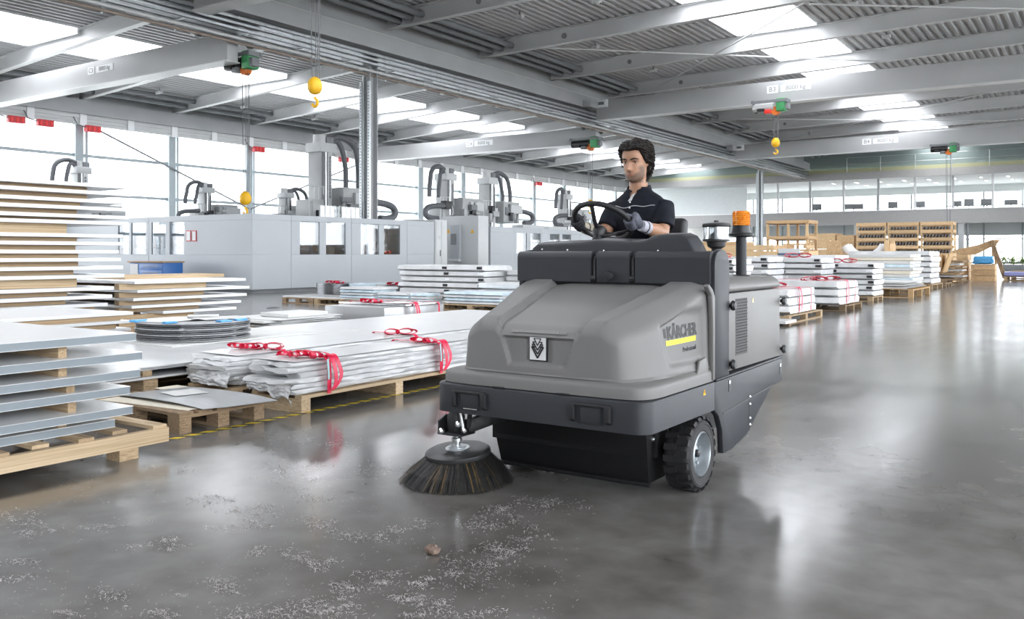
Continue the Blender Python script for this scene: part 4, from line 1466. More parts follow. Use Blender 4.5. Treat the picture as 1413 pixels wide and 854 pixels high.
def torso(mb, g=0.0, z0=1.07, top=True):
    T = [(1.07, .175, .13, 5.63), (1.16, .18, .135, 5.615), (1.28, .175, .125, 5.585), (1.42, .183, .125, 5.55), (1.53, .2, .13, 5.525), (1.6, .205, .122, 5.515), (1.65, .19, .108, 5.51), (1.69, .145, .092, 5.505), (1.72, .1, .078, 5.5), (1.745, .074, .068, 5.498), (1.765, .064, .06, 5.495)]
    rows = []
    for z, a, b_, cy in T:
        if z < z0: continue
        rows.append([Vector((HXC + (a + g) * math.copysign(abs(math.cos(t)) ** .85, math.cos(t)), cy + (b_ + g) * math.copysign(abs(math.sin(t)) ** .85, math.sin(t)), z)) for t in [2 * math.pi * k / 40 for k in range(40)]])
    o = len(mb.v)
    mb.grid(rows, loop=True)
    mb.f.append(tuple(o + k for k in range(40))); e = o + (len(rows) - 1) * 40
    mb.f.append(tuple(e + k for k in reversed(range(40))))


SL, ELB, WL = Vector((HXC + .185, 5.505, 1.6)), Vector((-2.462, 5.43, 1.435)), Vector((-2.488, 5.195, 1.475))
SR, ERB, WRR = Vector((HXC - .185, 5.505, 1.6)), Vector((-2.885, 5.41, 1.435)), Vector((-2.925, 5.2, 1.475))

body = MB()
head_loft(body)
capsule(body, [(HXC, 5.5, 1.74), (HXC, 5.485, 1.80), (HXC, 5.47, 1.87)], [.066, .06, .058])
torso(body, -.012)
for s_, e_, w_ in ((SL, ELB, WL), (SR, ERB, WRR)):
    capsule(body, [s_, s_.lerp(e_, .5), e_], [.06, .052, .043])
    capsule(body, [e_, e_.lerp(w_, .35), e_.lerp(w_, .7), w_], [.046, .05, .039, .027])
for s_ in (-1, 1):
    # ears
    e0 = head_pt(.5, R(95) * s_)
    capsule(body, [e0 + Vector((.004 * s_, 0, .02)), e0 + Vector((.007 * s_, .008, 0)), e0 + Vector((.004 * s_, .0, -.024))], [.012, .013, .008], 10)
    hip = Vector((HXC + s_ * .09, 5.6, 1.155)); kn = Vector((HXC + s_ * .12, 5.16, 1.16)); an = Vector((HXC + s_ * .12, 5.12, .73))
    capsule(body, [hip, hip.lerp(kn, .5), kn], [.082, .072, .055]); capsule(body, [kn, kn.lerp(an, .4), an], [.053, .052, .036])
bmesh_body = voxel_mesh(body, .0052, 2, .4)
m, nt, b = nodes_of('skin')
b.inputs['Roughness'].default_value = .5
b.inputs['Subsurface Weight'].default_value = .12
b.inputs['Subsurface Radius'].default_value = (.012, .005, .003)
b.inputs['Subsurface Scale'].default_value = .5
at = nt.nodes.new('ShaderNodeAttribute'); at.attribute_name = 'tint'
nt.links.new(at.outputs['Color'], b.inputs['Base Color'])
bo_ = bmesh_body.build('body', m, pr, smooth=True, fix=False)
ca = bo_.data.color_attributes.new('tint', 'FLOAT_COLOR', 'POINT')
inv = Matrix.Rotation(-PITCH, 3, 'X')
org = ROOTLOC[pr.name]
nn = noise.noise
for i, v in enumerate(bo_.data.vertices):
    q = v.co + org - HB
    q = inv @ (q - Vector((0, 0, .12))) + Vector((0, 0, .12))
    q *= .25 / HS
    x, y, z = q
    c = Vector((.44, .235, .145))
    wv = nn(v.co * 18) * .5 + .5
    c = c * (.93 + .14 * wv)
    if y < .002 and z > -.03:
        # beard shadow round the jaw, mouth and upper lip
        jaw = (1 - smooth(.028, .052, z + abs(x) * -.55)) * smooth(-.012, .004, z) * (1 - smooth(-.03, .0, y))
        lip = math.exp(-((z - .066) / .006) ** 2 - (x / .024) ** 2)
        side = (1 - smooth(-.03, .0, y)) * math.exp(-((abs(x) - .062) / .012) ** 2) * (1 - smooth(.09, .12, z)) * smooth(.0, .02, z)
        a = min(.85, .95 * max(jaw, lip * .95, side * .9))
        mouth = math.exp(-((z - .0525) / .009) ** 2 - (x / .024) ** 4)
        c = c.lerp(Vector((.12, .075, .055)), a * (1 - mouth * .8))
        c = c.lerp(Vector((.4, .14, .11)), mouth * .75)
        ml = math.exp(-((z - .0527) / .0022) ** 2 - (x / .025) ** 4)
        c = c.lerp(Vector((.13, .04, .03)), ml * .8)
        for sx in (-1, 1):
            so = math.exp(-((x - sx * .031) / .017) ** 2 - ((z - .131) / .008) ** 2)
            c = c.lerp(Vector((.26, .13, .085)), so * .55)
    ca.data[i].color = (*c, 1)
# eyes, brows
M_EYE = mat('eye_white', (.6, .57, .54), .2); M_IRIS = mat('dark_iris', (.03, .016, .01), .15)
M_HAIR = mat('dark_brown_hair', (.014, .01, .008), .55, var=.5, nscale=30, spec=.35, stretch=(1, 1, .3))
for s_ in (-1, 1):
    a = R(27) * s_
    e0 = head_pt(.515, a, .0005)
    fw = Vector((0, -math.cos(PITCH), -math.sin(PITCH)))
    ey = MB()
    # visible almond of the eye
    ey.lathe([(.0, -.004), (.008, -.002), (.0125, .0), (.0085, .0035), (.0, .0045)], e0, fw, 16)
    for v in ey.v:
        v.z = e0.z + (v.z - e0.z) * .42
    eo = ey.build('eye', M_EYE, pr, smooth=True)
    MB().lathe([(.0055, 0), (.0045, .0015), (0, .002)], e0 + fw * .0036 + Vector((-.001, 0, -.0008)), fw, 12).build('iris', M_IRIS, eo, smooth=True)
    lid = [head_pt(.533, R(14) * s_, .0015), head_pt(.545, R(25) * s_, .002), head_pt(.532, R(37) * s_, .002)]
    MB().tube(lid, [.001, .0022, .001], 6).build('lash_line', M_HAIR, eo)
    bw = [head_pt(.588, R(9) * s_, .003), head_pt(.605, R(18) * s_, .0045), head_pt(.617, R(28) * s_, .0045), head_pt(.605, R(40) * s_, .003), head_pt(.585, R(47) * s_, .001)]
    MB().tube(bw, [.0025, .0055, .005, .0035, .001], 8).build('eyebrow', M_HAIR, pr, smooth=True)

# hair: cap plus wavy locks swept back
def hair_line(a):
    """lowest head height covered by hair at angle a from the front"""
    a = abs(a)
    return interp([(0, .80), (R(30), .815), (R(48), .80), (R(60), .66), (R(72), .52), (R(88), .42), (R(105), .2), (R(140), .1), (math.pi, .08)], a)


hm = MB()
rows = []
na = 96
for i in range(41):
    t = i / 40
    r_ = []
    for k in range(na):
        a = 2 * math.pi * k / na; aa = a if a <= math.pi else a - 2 * math.pi
        lo = hair_line(aa)
        h = lo + (.998 - lo) * t
        th = .022 * smooth(0, .18, t) + .006 * math.sin(h * 60 + aa * 5) * smooth(.05, .3, t)
        th += .012 * noise.noise(Vector((math.sin(aa) * 4, math.cos(aa) * 4, h * 7))) * smooth(.05, .3, t)
        th += .012 * smooth(R(80), R(130), abs(aa)) * smooth(0, .2, t)
        r_.append(head_pt(h, aa, th - .003, False))
    rows.append(r_)
hm.grid(rows, loop=True)
hm.f.append(tuple(len(hm.v) - na + k for k in range(na)))
hr = hm.build('hair', M_HAIR, pr, smooth=True)
rh = random.Random(11)
lk = MB()
for k in range(620):
    aa = rh.uniform(-math.pi, math.pi)
    lo = hair_line(aa)
    h = lo + (1 - lo) * rh.random() ** .8 * .97
    # flows backwards and down
    sgn = 1 if aa >= 0 else -1
    pts = []; rs = []
    a2, h2 = aa, h
    ph = rh.uniform(0, 6); wsc = rh.random()
    n = 9
    for q in range(n):
        f = q / (n - 1)
        wav = .006 * math.sin(ph + q * 1.7)
        lift = .015 + .011 * math.sin(f * math.pi) + .006 * wsc
        if abs(a2) > R(85): lift += .01
        pts.append(head_pt(max(.04, min(.99, h2)), a2 + wav * 4, lift + wav, False))
        rs.append(.0006 + .0034 * math.sin(math.pi * (.12 + .83 * f)) * (.7 + .3 * wsc))
        a2 += sgn * R(7) * (1 if abs(a2) < R(120) else .2)
        h2 -= (.02 if abs(aa) < R(60) else .036) * (.4 + f)
        if abs(a2) < R(75): h2 = max(h2, hair_line(a2) + .02)
        h2 = max(h2, hair_line(a2) - .05)
    lk.tube(pts, rs, 5)
l_ = lk.build('hair_locks', M_HAIR, hr, smooth=True, fix=False); l_['kind'] = 'stuff'

# shirt with short sleeves
M_NAVY = mat('navy_cotton', (.008, .0095, .016), .8, var=.25, nscale=12, bump=.25, bscale=220, spec=.25)
sh = MB()
torso(sh, .004)
for s_, e_ in ((SL, ELB), (SR, ERB)):
    q = s_.lerp(e_, .72)
    sg = 1 if s_ is SL else -1
    sh.tube([s_ + Vector((-.06 * sg, 0, .012)), s_, s_.lerp(e_, .35), s_.lerp(e_, .6), q], [.07, .078, .076, .074, .075], 24)
shm = voxel_mesh(sh, .007, 3, .5)
# open neck
vx = [v.z > 1.668 and v.y < 5.5 and abs(v.x - HXC + .008) < (v.z - 1.668) * .75 for v in shm.v]
shm.f = [f for f in shm.f if not any(vx[i] for i in f)]
shm.f = [f for f in shm.f if sum(shm.v[i].z for i in f) / len(f) < 1.752]
_cnt = {}
for f in shm.f:
    for a_, b_ in zip(f, f[1:] + f[:1]):
        k_ = (min(a_, b_), max(a_, b_)); _cnt[k_] = _cnt.get(k_, 0) + 1
for k_, c_ in _cnt.items():
    if c_ == 1:
        for i in k_:
            v = shm.v[i]
            if v.z > 1.743: v.z = 1.752
            elif v.y < 5.5: v.x = HXC - .008 + math.copysign(max(0, v.z - 1.668) * .75, v.x - HXC + .008)
for v in shm.v:
    # cloth folds
    f = noise.noise(Vector((v.x * 9, v.y * 9, v.z * 5))) * .006 + noise.noise(Vector((v.x * 22, v.y * 20, v.z * 9))) * .003
    low = 1 - smooth(1.3, 1.5, v.z)
    d = Vector((v.x - HXC, v.y - 5.53, 0))
    if d.length > 1e-4: v += d.normalized() * (f * (1 + low))
shirt = shm.build('shirt', M_NAVY, pr, smooth=True, fix=False)


def chest(x, z, off=.004):
    """front of the shirt at this place"""
    best = None
    for v in shm.v:
        if v.y < 5.55:
            d = (v.x - x) ** 2 + (v.z - z) ** 2
            if d < .0004:
                if best is None or v.y < best: best = v.y
    return Vector((x, (best if best is not None else 5.4) - off, z))


pts = [chest(HXC - .16 + .32 * k / 16, 1.618 + .006 * math.sin(k * .9) + .004 * math.cos(k * .5)) for k in range(17)]
MB().tube(pts, .0026, 6).build('piping', mat('pale_piping', (.5, .5, .52), .6), shirt, smooth=True)
for z in (1.648, 1.61):
    q = chest(HXC - .012, z, .003)
    MB().lathe([(.0065, 0), (.006, .003), (0, .0035)], q, (0, -1, 0), 12).build('button', M_WHITE, shirt, smooth=True)
# open placket showing the pale lining
q0 = chest(HXC - .02, 1.662, .004)
MB().add([Vector((HXC - .03, q0.y, 1.655)), Vector((HXC - .004, q0.y, 1.658)), Vector((HXC + .012, q0.y + .025, 1.71)), Vector((HXC - .006, q0.y + .02, 1.70)),
          Vector((HXC - .03, q0.y + .006, 1.655)), Vector((HXC - .004, q0.y + .006, 1.658)), Vector((HXC + .012, q0.y + .031, 1.71)), Vector((HXC - .006, q0.y + .026, 1.70))],
         [(0, 1, 2, 3), (7, 6, 5, 4), (0, 4, 5, 1), (1, 5, 6, 2), (2, 6, 7, 3), (3, 7, 4, 0)]).build('lining', mat('pale_lining', (.6, .6, .6), .7), shirt)
# skin in the open neck is the body; collar wings
for s_ in (-1, 1):
    rows = []
    for f in range(13):
        t = f / 12
        ang = R(14 + 160 * t)      # from the front round to the back
        rx, ry = .074, .069
        x = HXC + s_ * rx * math.sin(ang); y = 5.5 - ry * math.cos(ang)
        zt = 1.735 + .035 * smooth(.1, .6, t)
        zb = 1.69 + .03 * smooth(.1, .6, t) + .0 * t
        ox, oy = s_ * math.sin(ang), -math.cos(ang)
        flare = .026 * (1 - .4 * t)
        if f == 0: zt = 1.725
        rows.append([(x, y, zt - .012), (x, y, zt), (x + ox * .006, y + oy * .006, zt + .002), (x + ox * flare * .7, y + oy * flare * .7, (zt + zb) / 2), (x + ox * flare, y + oy * flare, zb - (.012 if f < 3 else 0)), (x + ox * (flare - .006), y + oy * (flare - .006), zb - (.012 if f < 3 else 0))])
    MB().grid(rows).build('collar', M_NAVY, shirt, smooth=True)
# grey stripes at the side of the shirt
for k in range(3):
    pts = []
    for j in range(6):
        z = 1.25 + .06 * j
        pts.append(Vector((HXC + .188 - .004 * abs(j - 2) , 5.49 + .028 * k - .012 * j * .6, z)))
    MB().tube(pts, .004, 6).build('side_stripe', mat('grey_stripe', (.2, .2, .23), .7), shirt)
# trousers and shoes
tr = MB()
for s_ in (-1, 1):
    hip = Vector((HXC + s_ * .09, 5.6, 1.165)); kn = Vector((HXC + s_ * .12, 5.16, 1.165)); an = Vector((HXC + s_ * .12, 5.12, .74))
    capsule(tr, [hip, hip.lerp(kn, .5), kn], [.093, .085, .068]); capsule(tr, [kn, kn.lerp(an, .5), an], [.066, .062, .052])
capsule(tr, [(HXC - .07, 5.62, 1.17), (HXC + .07, 5.62, 1.17)], [.1, .1])
voxel_mesh(tr, .01, 2).build('trousers', mat('dark_trousers', (.02, .021, .025), .8), pr, smooth=True, fix=False)
for s_ in (-1, 1):
    x = HXC + s_ * .12
    mb = MB(); capsule(mb, [(x, 5.17, .665), (x, 5.1, .66), (x, 5.04, .65)], [.042, .042, .034], 14)
    for v in mb.v: v.z = max(v.z, .622)
    mb.build('shoe', M_BLACK, pr, smooth=True)

# gloves closed round the rim
def glove(side, ang, wrist, arm_end, elbow, mback, mcuff):
    e1 = XX * math.cos(R(ang)) + FX * math.sin(R(ang)); T = (-XX * math.sin(R(ang)) + FX * math.cos(R(ang))) * side
    c = WC + e1 * WR
    e2 = AX
    mb = MB()
    for k, (o_, L_, r_) in enumerate(((.034, 205, .0112), (.0115, 222, .0118), (-.0115, 214, .0114), (-.033, 190, .0102))):
        pts = []
        n = 10
        for q in range(n + 1):
            th = R(25 - L_ * q / n)
            rad = .0165 + r_ * .92 + (.012 if q == 0 else (.004 * (1 + math.cos(q * 2.0)) * .5))
            pts.append(c + T * o_ + e1 * (rad * math.cos(th)) + e2 * (rad * math.sin(th)))
        capsule(mb, pts, [r_ * (1.06 if q < 5 else 1 - .03 * (q - 5)) for q in range(n + 1)], 10)
    # palm and back of the hand on the driver's side
    for o_, r_ in ((.03, .017), (.01, .019), (-.012, .019), (-.03, .016)):
        capsule(mb, [c + T * o_ + e1 * .032 + e2 * .012, c + T * (o_ * .85) + e1 * .03 + e2 * .035, c + T * (o_ * .6) + e1 * .018 + e2 * .06], [r_, r_, r_ * .95], 12)
    capsule(mb, [c + e1 * .02 + e2 * .055, c.lerp(wrist, .75), wrist], [.026, .028, .031], 14)
    # thumb along the inside of the rim
    capsule(mb, [c + T * .012 + e1 * .012 + e2 * .045, c + T * .03 - e1 * .008 + e2 * .034, c + T * .052 - e1 * .013 + e2 * .024, c + T * .068 - e1 * .012 + e2 * .018], [.015, .0135, .0125, .0105], 10)
    g = voxel_mesh(mb, .0042, 2, .45).build('glove', mback, pr, smooth=True, fix=False)
    d = (elbow - wrist).normalized()
    wrist = arm_end
    MB().tube([wrist - d * .03, wrist - d * .005, wrist + d * .02, wrist + d * .05], [.035, .038, .0405, .0435], 18).build('cuff', mcuff, g, smooth=True)
    MB().tube([wrist + d * .01, wrist + d * .02], [.0412, .042], 18).build('cuff_band', mat('dark_band', (.03, .03, .035), .7), g, smooth=True)
    return g


M_GLV = mat('grey_knit_glove', (.085, .09, .115), .75, var=.2, nscale=50, bump=.3, bscale=300)
M_GLVD = mat('black_knit_glove', (.018, .018, .022), .75, var=.2, nscale=50, bump=.3, bscale=300)
glove(1, -6, WL, WL, ELB, M_GLV, mat('pale_cuff', (.45, .44, .5), .8, bump=.2, bscale=150))
glove(-1, 186, WRR, WRR, ERB, M_GLVD, mat('cream_cuff', (.5, .45, .36), .8, bump=.2, bscale=150))
# ================================================================ stored goods: helpers
M_PANEL = mat('white_panel', (.76, .77, .775), .24, var=.02, nscale=1)
M_CORE = mat('grey_blue_panel_edge', (.25, .285, .31), .5, var=.05, nscale=3)
M_SHEET = mat('brushed_grey_sheet', (.48, .49, .5), .3, metal=.25, var=.05, nscale=2, stretch=(1, 12, 1))
M_SHEETL = mat('pale_grey_sheet', (.63, .635, .635), .32, var=.04, nscale=1.2)
M_PLY = mat('cream_board', (.76, .7, .58), .6, var=.05)
M_FOAM = mat('black_foam', (.02, .02, .022), .8)
M_DISC = mat('dark_steel_disc', (.22, .225, .235), .28, metal=.7, var=.2, nscale=4)


def pallet(x0, x1, y0, y1, label, along='y', h=.144, m=None, nd=5, name='pallet', group=None, m2=None, bw=.1):
    m = m or M_PINE; m2 = m2 or m
    root = thing(name, label, 'pallet', ((x0 + x1) / 2, (y0 + y1) / 2, 0), group)
    t = .022
    la, lb = (y0, y1) if along == 'y' else (x0, x1)      # boards run this way
    ca, cb = (x0, x1) if along == 'y' else (y0, y1)

    def bl(nm, mm, c0, c1, l0, l1, z0, z1):
        if along == 'y': block(nm, mm, root, c0, c1, l0, l1, z0, z1)
        else: block(nm, mm, root, l0, l1, c0, c1, z0, z1)
    st = (cb - ca - bw) / (nd - 1)
    for k in range(nd):
        bl('deck_board', m, ca + st * k, ca + st * k + bw, la, lb, h - t, h)
    for l in (la, (la + lb) / 2 - .07, lb - .14):
        bl('stringer_board', m2, ca, cb, l, l + .14, h - 2 * t, h - t)
        for c in (ca, (ca + cb) / 2 - .05, cb - .1):
            bl('block', m2, c, c + .1, l, l + .14, t, h - 2 * t)
    for c in (ca, (ca + cb) / 2 - .05, cb - .1):
        bl('bottom_board', m2, c, c + .1, la, lb, 0, t)
    return root


def slab(name, m, label, cat_, x0, x1, y0, y1, z0, z1, group=None, bevel=.002, rot=0.0, sag=0.0):
    mb = MB().box(x0, x1, y0, y1, z0, z1)
    if rot:
        c = Vector(((x0 + x1) / 2, (y0 + y1) / 2, 0)); rm = Matrix.Rotation(rot, 3, 'Z')
        mb.v = [rm @ (v - c) + c for v in mb.v]
    o = mb.build(name, m, bevel=bevel, seg=1)
    return tag(o, label, cat_, group)


def wrap_mesh(x0, x1, y0, y1, z0, z1, seed, amp=.015, rad=.04, axis='y', n=40, nl=24, layers=0, droop=0.0):
    """crumpled foil-wrapped block: rounded section swept along an axis"""
    mb = MB()
    a0, a1 = (x0, x1) if axis == 'y' else (y0, y1)
    l0, l1 = (y0, y1) if axis == 'y' else (x0, x1)
    ca, cz = (a0 + a1) / 2, (z0 + z1) / 2
    ha, hz = (a1 - a0) / 2, (z1 - z0) / 2
    off = Vector((seed * 3.7, seed * 1.3, seed * 7.1))
    sec = []
    # points around a rounded rectangle, even spacing
    corners = [(ha - rad, hz - rad, 0), (-ha + rad, hz - rad, 90), (-ha + rad, -hz + rad, 180), (ha - rad, -hz + rad, 270)]
    poly = []
    for cx, cy, a in corners:
        for k in range(4):
            t = R(a + 30 * k); poly.append(Vector((cx + rad * math.cos(t), cy + rad * math.sin(t), 0)))
    poly.append(poly[0].copy())
    sec = resample(poly, n + 1)[:-1]
    rows = []
    for i in range(nl + 1):
        t = i / nl
        l = l0 + (l1 - l0) * t
        endf = min(t, 1 - t) * (l1 - l0)
        sc = 1 - .35 * (1 - smooth(0, rad * 1.2, endf)) if endf < rad * 1.2 else 1
        r_ = []
        for p in sec:
            fx = p.x * (1 - (1 - sc) * .12); fz = p.y * (1 - (1 - sc) * .3)
            q = Vector((fx, l, fz))
            nz = noise.noise(q * Vector((1, 1, 1)) .length * 0 + Vector((fx * 7, l * 2.2, fz * 16)) + off) + .5 * noise.noise(Vector((fx * 18, l * 6, fz * 40)) + off)
            d = Vector((p.x, p.y)).normalized()
            fx += d.x * amp * nz * .9; fz2 = max(-hz, min(hz, fz + d.y * amp * (nz - .5) * .6))
            if layers:
                fx += math.copysign(.012, p.x) * (abs(math.sin((fz + hz) / (2 * hz) * math.pi * layers)) - .5) * (1 if abs(p.x) > ha * .8 else 0)
            z = cz + max(-hz + (0 if droop else -.0), fz2)
            lq = l + amp * 1.6 * noise.noise(Vector((fx * 9, 3, fz * 25)) + off) * (1 if endf < rad else 0)
            r_.append((ca + fx, lq, z) if axis == 'y' else (lq, ca + fx, z))
        rows.append(r_)
    mb.grid(rows, loop=True)
    e = len(mb.v)
    mb.f.append(tuple(e - n + k for k in range(n)))
    mb.f.append(tuple(k for k in reversed(range(n))))
    return mb


def strip(pts, wdir, w_, t=.003):
    """flat band along a path"""
    wd = Vector(wdir).normalized() * (w_ / 2)
    pts = [Vector(p) for p in pts]
    rows = []
    for i, p in enumerate(pts):
        d = (pts[min(i + 1, len(pts) - 1)] - pts[max(0, i - 1)]).normalized()
        n = d.cross(wd).normalized() * (t / 2)
        rows.append([p - wd - n, p + wd - n, p + wd + n, p - wd + n])
    mb = MB().grid(rows, loop=True)
    mb.f.append((0, 1, 2, 3)); e = len(mb.v); mb.f.append((e - 4, e - 3, e - 2, e - 1))
    return mb


def bow(parent, c, s=1.0, seed=1, lie=(1, 0, 0)):
    """knotted ribbon lying on a bundle: two loops, knot and loose ends"""
    rr = random.Random(seed)
    c = Vector(c); L_ = Vector(lie)
    side = L_.cross(Vector((0, 0, 1)))
    mb_k = MB().lathe([(.0, -.025), (.022, -.015), (.03, 0), (.022, .018), (0, .025)], c + Vector((0, 0, .02)), L_, 10)
    mb_k.build('knot', M_RIBBON, parent, smooth=True)
    for sg, yw in ((-1, 0), (1, 0), (-1, .35), (1, -.3), (1, .5)):
        pts = []
        ln = (.1 + .07 * rr.random()) * s
        for k in range(11):
            t = 2 * math.pi * k / 10
            pts.append(c + (L_ + side * yw) * (sg * ln * (1 - math.cos(t)) / 2) + Vector((0, 0, .024 + .022 * math.sin(t) * s)) + side * (.02 * math.sin(t * .5) * rr.uniform(.5, 1)))
        strip(pts, side + Vector((0, 0, .2)), .05 * s).build('ribbon_loop', M_RIBBON, parent, smooth=True)


def bundle_strap(parent, x0, x1, y, z0, z1, seed=1, tails=False, w_=.045):
    e = .008
    pts = [(x0 - e, y, z0), (x0 - e, y, (z0 + z1) / 2), (x0 - e, y, z1 - .02), (x0 + .02, y, z1 + e), ((x0 + x1) / 2, y + .01, z1 + e * 1.4), (x1 - .02, y, z1 + e), (x1 + e * 1.5, y, z1 - .02), (x1 + e * 1.8, y + .005, (z0 + z1) / 2), (x1 + e, y + .01, z0)]
    strip(pts, (0, 1, 0), w_).build('strap', M_RIBBON, parent, smooth=True)
    if tails:
        rr = random.Random(seed)
        for k in range(2):
            yy = y + .03 + .05 * k
            xx = x1 + .03
            pts = [(x1 - .08, yy - .02, z1 + .02), (x1 - .01, yy, z1 + .035), (xx, yy + .01, z1 - .03), (xx + .012, yy + .03 + .02 * k, (z0 + z1) / 2), (xx + .01, yy + .02 - .03 * k, z0 + .06), (xx + .008, yy - .03 - .02 * k, z0 + .03)]
            strip(chaikin(pts, 2, False), (0, 1, .2), w_ * .9).build('loose_end', M_RIBBON, parent, smooth=True)
        strip([(x1 + .02, y - .02, z1 - .0), (x1 + .028, y - .018, z1 - .1), (x1 + .026, y - .012, z1 - .17)], (0, 1, 0), .022).build('clip_tape', mat('pale_turquoise', (.35, .6, .62), .4), parent, smooth=True)


# ================================================================ grey panels on the low pallet beside the tape
pa = thing('pallet', 'long pale wooden pallet under the stack of thick grey edged panels', 'pallet', (-6.3, 2.0, 0))
for x in (-5.16, -6.3, -7.45):
    block('stringer', M_PINEL, pa, x, x + .045, .6, 3.55, .07, .162)
    for y in (.75, 1.95, 3.2):
        block('block', M_PINE, pa, x - .1, x + .045, y, y + .13, 0, .07)
for k in range(12):
    y = 3.44 - k * .25
    block('slat', M_PINE if k % 3 else M_PINEL, pa, -7.5, -5.125 - (.05 * (k % 2)), y, y + .1, .162, .184)
tops = [(.785, 3.40), (.66, 3.43), (.545, 3.43), (.44, 3.37), (.315, 3.37), (.234, 3.29)]
for i, (zt, ye) in enumerate(tops):
    dx = (.0, .02, .0, -.02, .01, -.06)[i]
    o = thing('sandwich_sheet', 'white sheet with thick grey edge, %s in its low stack' % nth(i), 'sheet', (-6.4, 2, zt - .05))
    MB().box(-7.6 + dx, -5.25 + dx, .45, ye, zt - .047, zt - .003).build('core_edge', M_CORE, o)
    MB().box(-7.602 + dx, -5.247 + dx, .448, ye + .002, zt - .003, zt).build('face_sheet', M_PANEL, o)
    MB().box(-7.602 + dx, -5.247 + dx, .448, ye + .002, zt - .05, zt - .047).build('face_sheet', M_PANEL, o)
for i in range(5):
    zt = tops[i][0] - .05; zb = tops[i + 1][0]
    for j, y in enumerate((2.93 + (0, 0, .05, .06, .0)[i], .9)):
        o = MB().box(-7.5, -5.33, y, y + .055, zb, zt).build('wood_spacer', M_PINE, bevel=.003, seg=1)
        tag(o, 'square pine spacer under the %s grey edged panel, %s' % (nth(i), 'near its free end' if j == 0 else 'at its hidden end'), 'spacer', 'spacers between grey edged panels')
for j, y in enumerate((2.9, .9)):
    pass

# ================================================================ tall stack of white panels
pxs = [256, 266, 277, 287, 298, 306, 323.6, 334, 345, 355.6, 366.7, 378, 394.5, 405.6, 416.6]
ends = [7.66, 7.68, 7.66, 7.64, 7.64, 7.66, 7.56, 7.54, 7.52, 7.53, 7.55, 7.6, 7.42, 7.38, 7.34]
zt_ = [1.3 + (350 - (v)) / 1220 * 13.0 for v in pxs]
TB_ = .05
for i, z in enumerate(zt_):
    slab('composite_sheet', M_PANEL, 'white panel, %s in the tall stack with wooden spacers' % nth(i), 'panel', -14.4, -12 + .03 * math.sin(i * 2.1), 3.0, ends[i], z - TB_, z)
    zb = zt_[i + 1] if i + 1 < len(zt_) else .4
    if i + 1 < len(zt_):
        big = (z - TB_ - zb) > .1
        ye = (7.15, 7.15, 7.05, 7.0, 7.0, 6.85, 7.0, 6.98, 7.02, 7.02, 6.95, 7.0, 6.86, 6.83, 6.8)[i]
        o = MB().box(-12.36, -12.24, 3.1, ye, zb, z - TB_).build('wood_spacer', M_PINE if i not in (5, 11) else M_PINEL, bevel=.003, seg=1)
        tag(o, '%s under the %s white panel of the tall stack' % ('thick pine beam' if big else 'long pine spacer', nth(i)), 'spacer', 'spacers in the tall white stack')
        o = MB().box(-14.3, -14.2, 3.1, ye, zb, z - TB_).build('wood_spacer', M_PINE, bevel=.003, seg=1)
        tag(o, 'hidden rear pine spacer under the %s white panel of the tall stack' % nth(i), 'spacer', 'spacers in the tall white stack')
pallet(-14.4, -12.05, 3.0, 7.3, 'wooden pallet below the tall stack of white panels', 'y', .15, nd=8)
for k, x in enumerate((-12.25, -13.2, -14.35)):
    o = MB().box(x, x + .12, 3.1, 7.2, .15, zt_[-1] - TB_).build('support_beam', M_PINE, bevel=.004, seg=1)
    tag(o, 'squared timber under the tall white stack, %s row' % ('front', 'middle', 'rear')[k], 'beam')

# lower pack between the tall stack and the discs
for i, (z, ye, dx) in enumerate(((.6, 6.28, 0), (.505, 6.22, .03), (.41, 6.25, .0))):
    slab('composite_sheet', M_PANEL, 'white panel, %s of the low pack beside the steel discs' % nth(i), 'panel', -11.5 + dx, -9.75 + dx, 3.2, ye, z - .035, z)
    o = MB().box(-9.9, -9.82, 3.3, ye - .12, z - .095 if i < 2 else .2, z - .035).build('wood_spacer', M_PINE, bevel=.003, seg=1)
    tag(o, 'pine spacer under the %s white panel of the low pack' % nth(i), 'spacer')
    o = MB().box(-11.4, -11.3, 3.3, ye - .12, z - .095 if i < 2 else .2, z - .035).build('wood_spacer', M_PINE, bevel=.003, seg=1)
    tag(o, 'hidden rear pine spacer under the %s white panel of the low pack' % nth(i), 'spacer')
pallet(-11.5, -9.8, 3.2, 6.2, 'wooden pallet below the low pack of white panels', 'y', .2, nd=6)

# short stack of white panels before the machine hall corner
zc = [.872, .735, .61, .495, .385]
for i, z in enumerate(zc):
    slab('composite_sheet', M_PANEL, 'white panel, %s of the short stack before the machine enclosure' % nth(i), 'panel', -14.6, -12.5, 8.07 + (0, .05, -.02, -.05, .5)[i], (10.2, 10.28, 10.22, 10.1, 10.0)[i], z - .045, z)
    zb = zc[i + 1] if i < 4 else .15
    o = MB().box(-12.85, -12.72, 7.95, (9.55, 9.5, 9.45, 9.4, 9.3)[i], zb, z - .045).build('wood_spacer', M_PINEL if i == 0 else M_PINE, bevel=.003, seg=1)
    tag(o, 'pine beam under the %s white panel of the short stack' % nth(i), 'spacer')
    o = MB().box(-14.5, -14.38, 7.95, 9.4, zb, z - .045).build('wood_spacer', M_PINE, bevel=.003, seg=1)
    tag(o, 'hidden rear pine beam under the %s white panel of the short stack' % nth(i), 'spacer')
slab('wood_board', M_PINEL, 'pale wooden board lying on the short stack of white panels', 'board', -14.5, -13.6, 8.6, 10.6, .872, .93)
pallet(-14.5, -12.6, 8.0, 10.0, 'wooden pallet below the short stack of white panels', 'y', .15, nd=6)

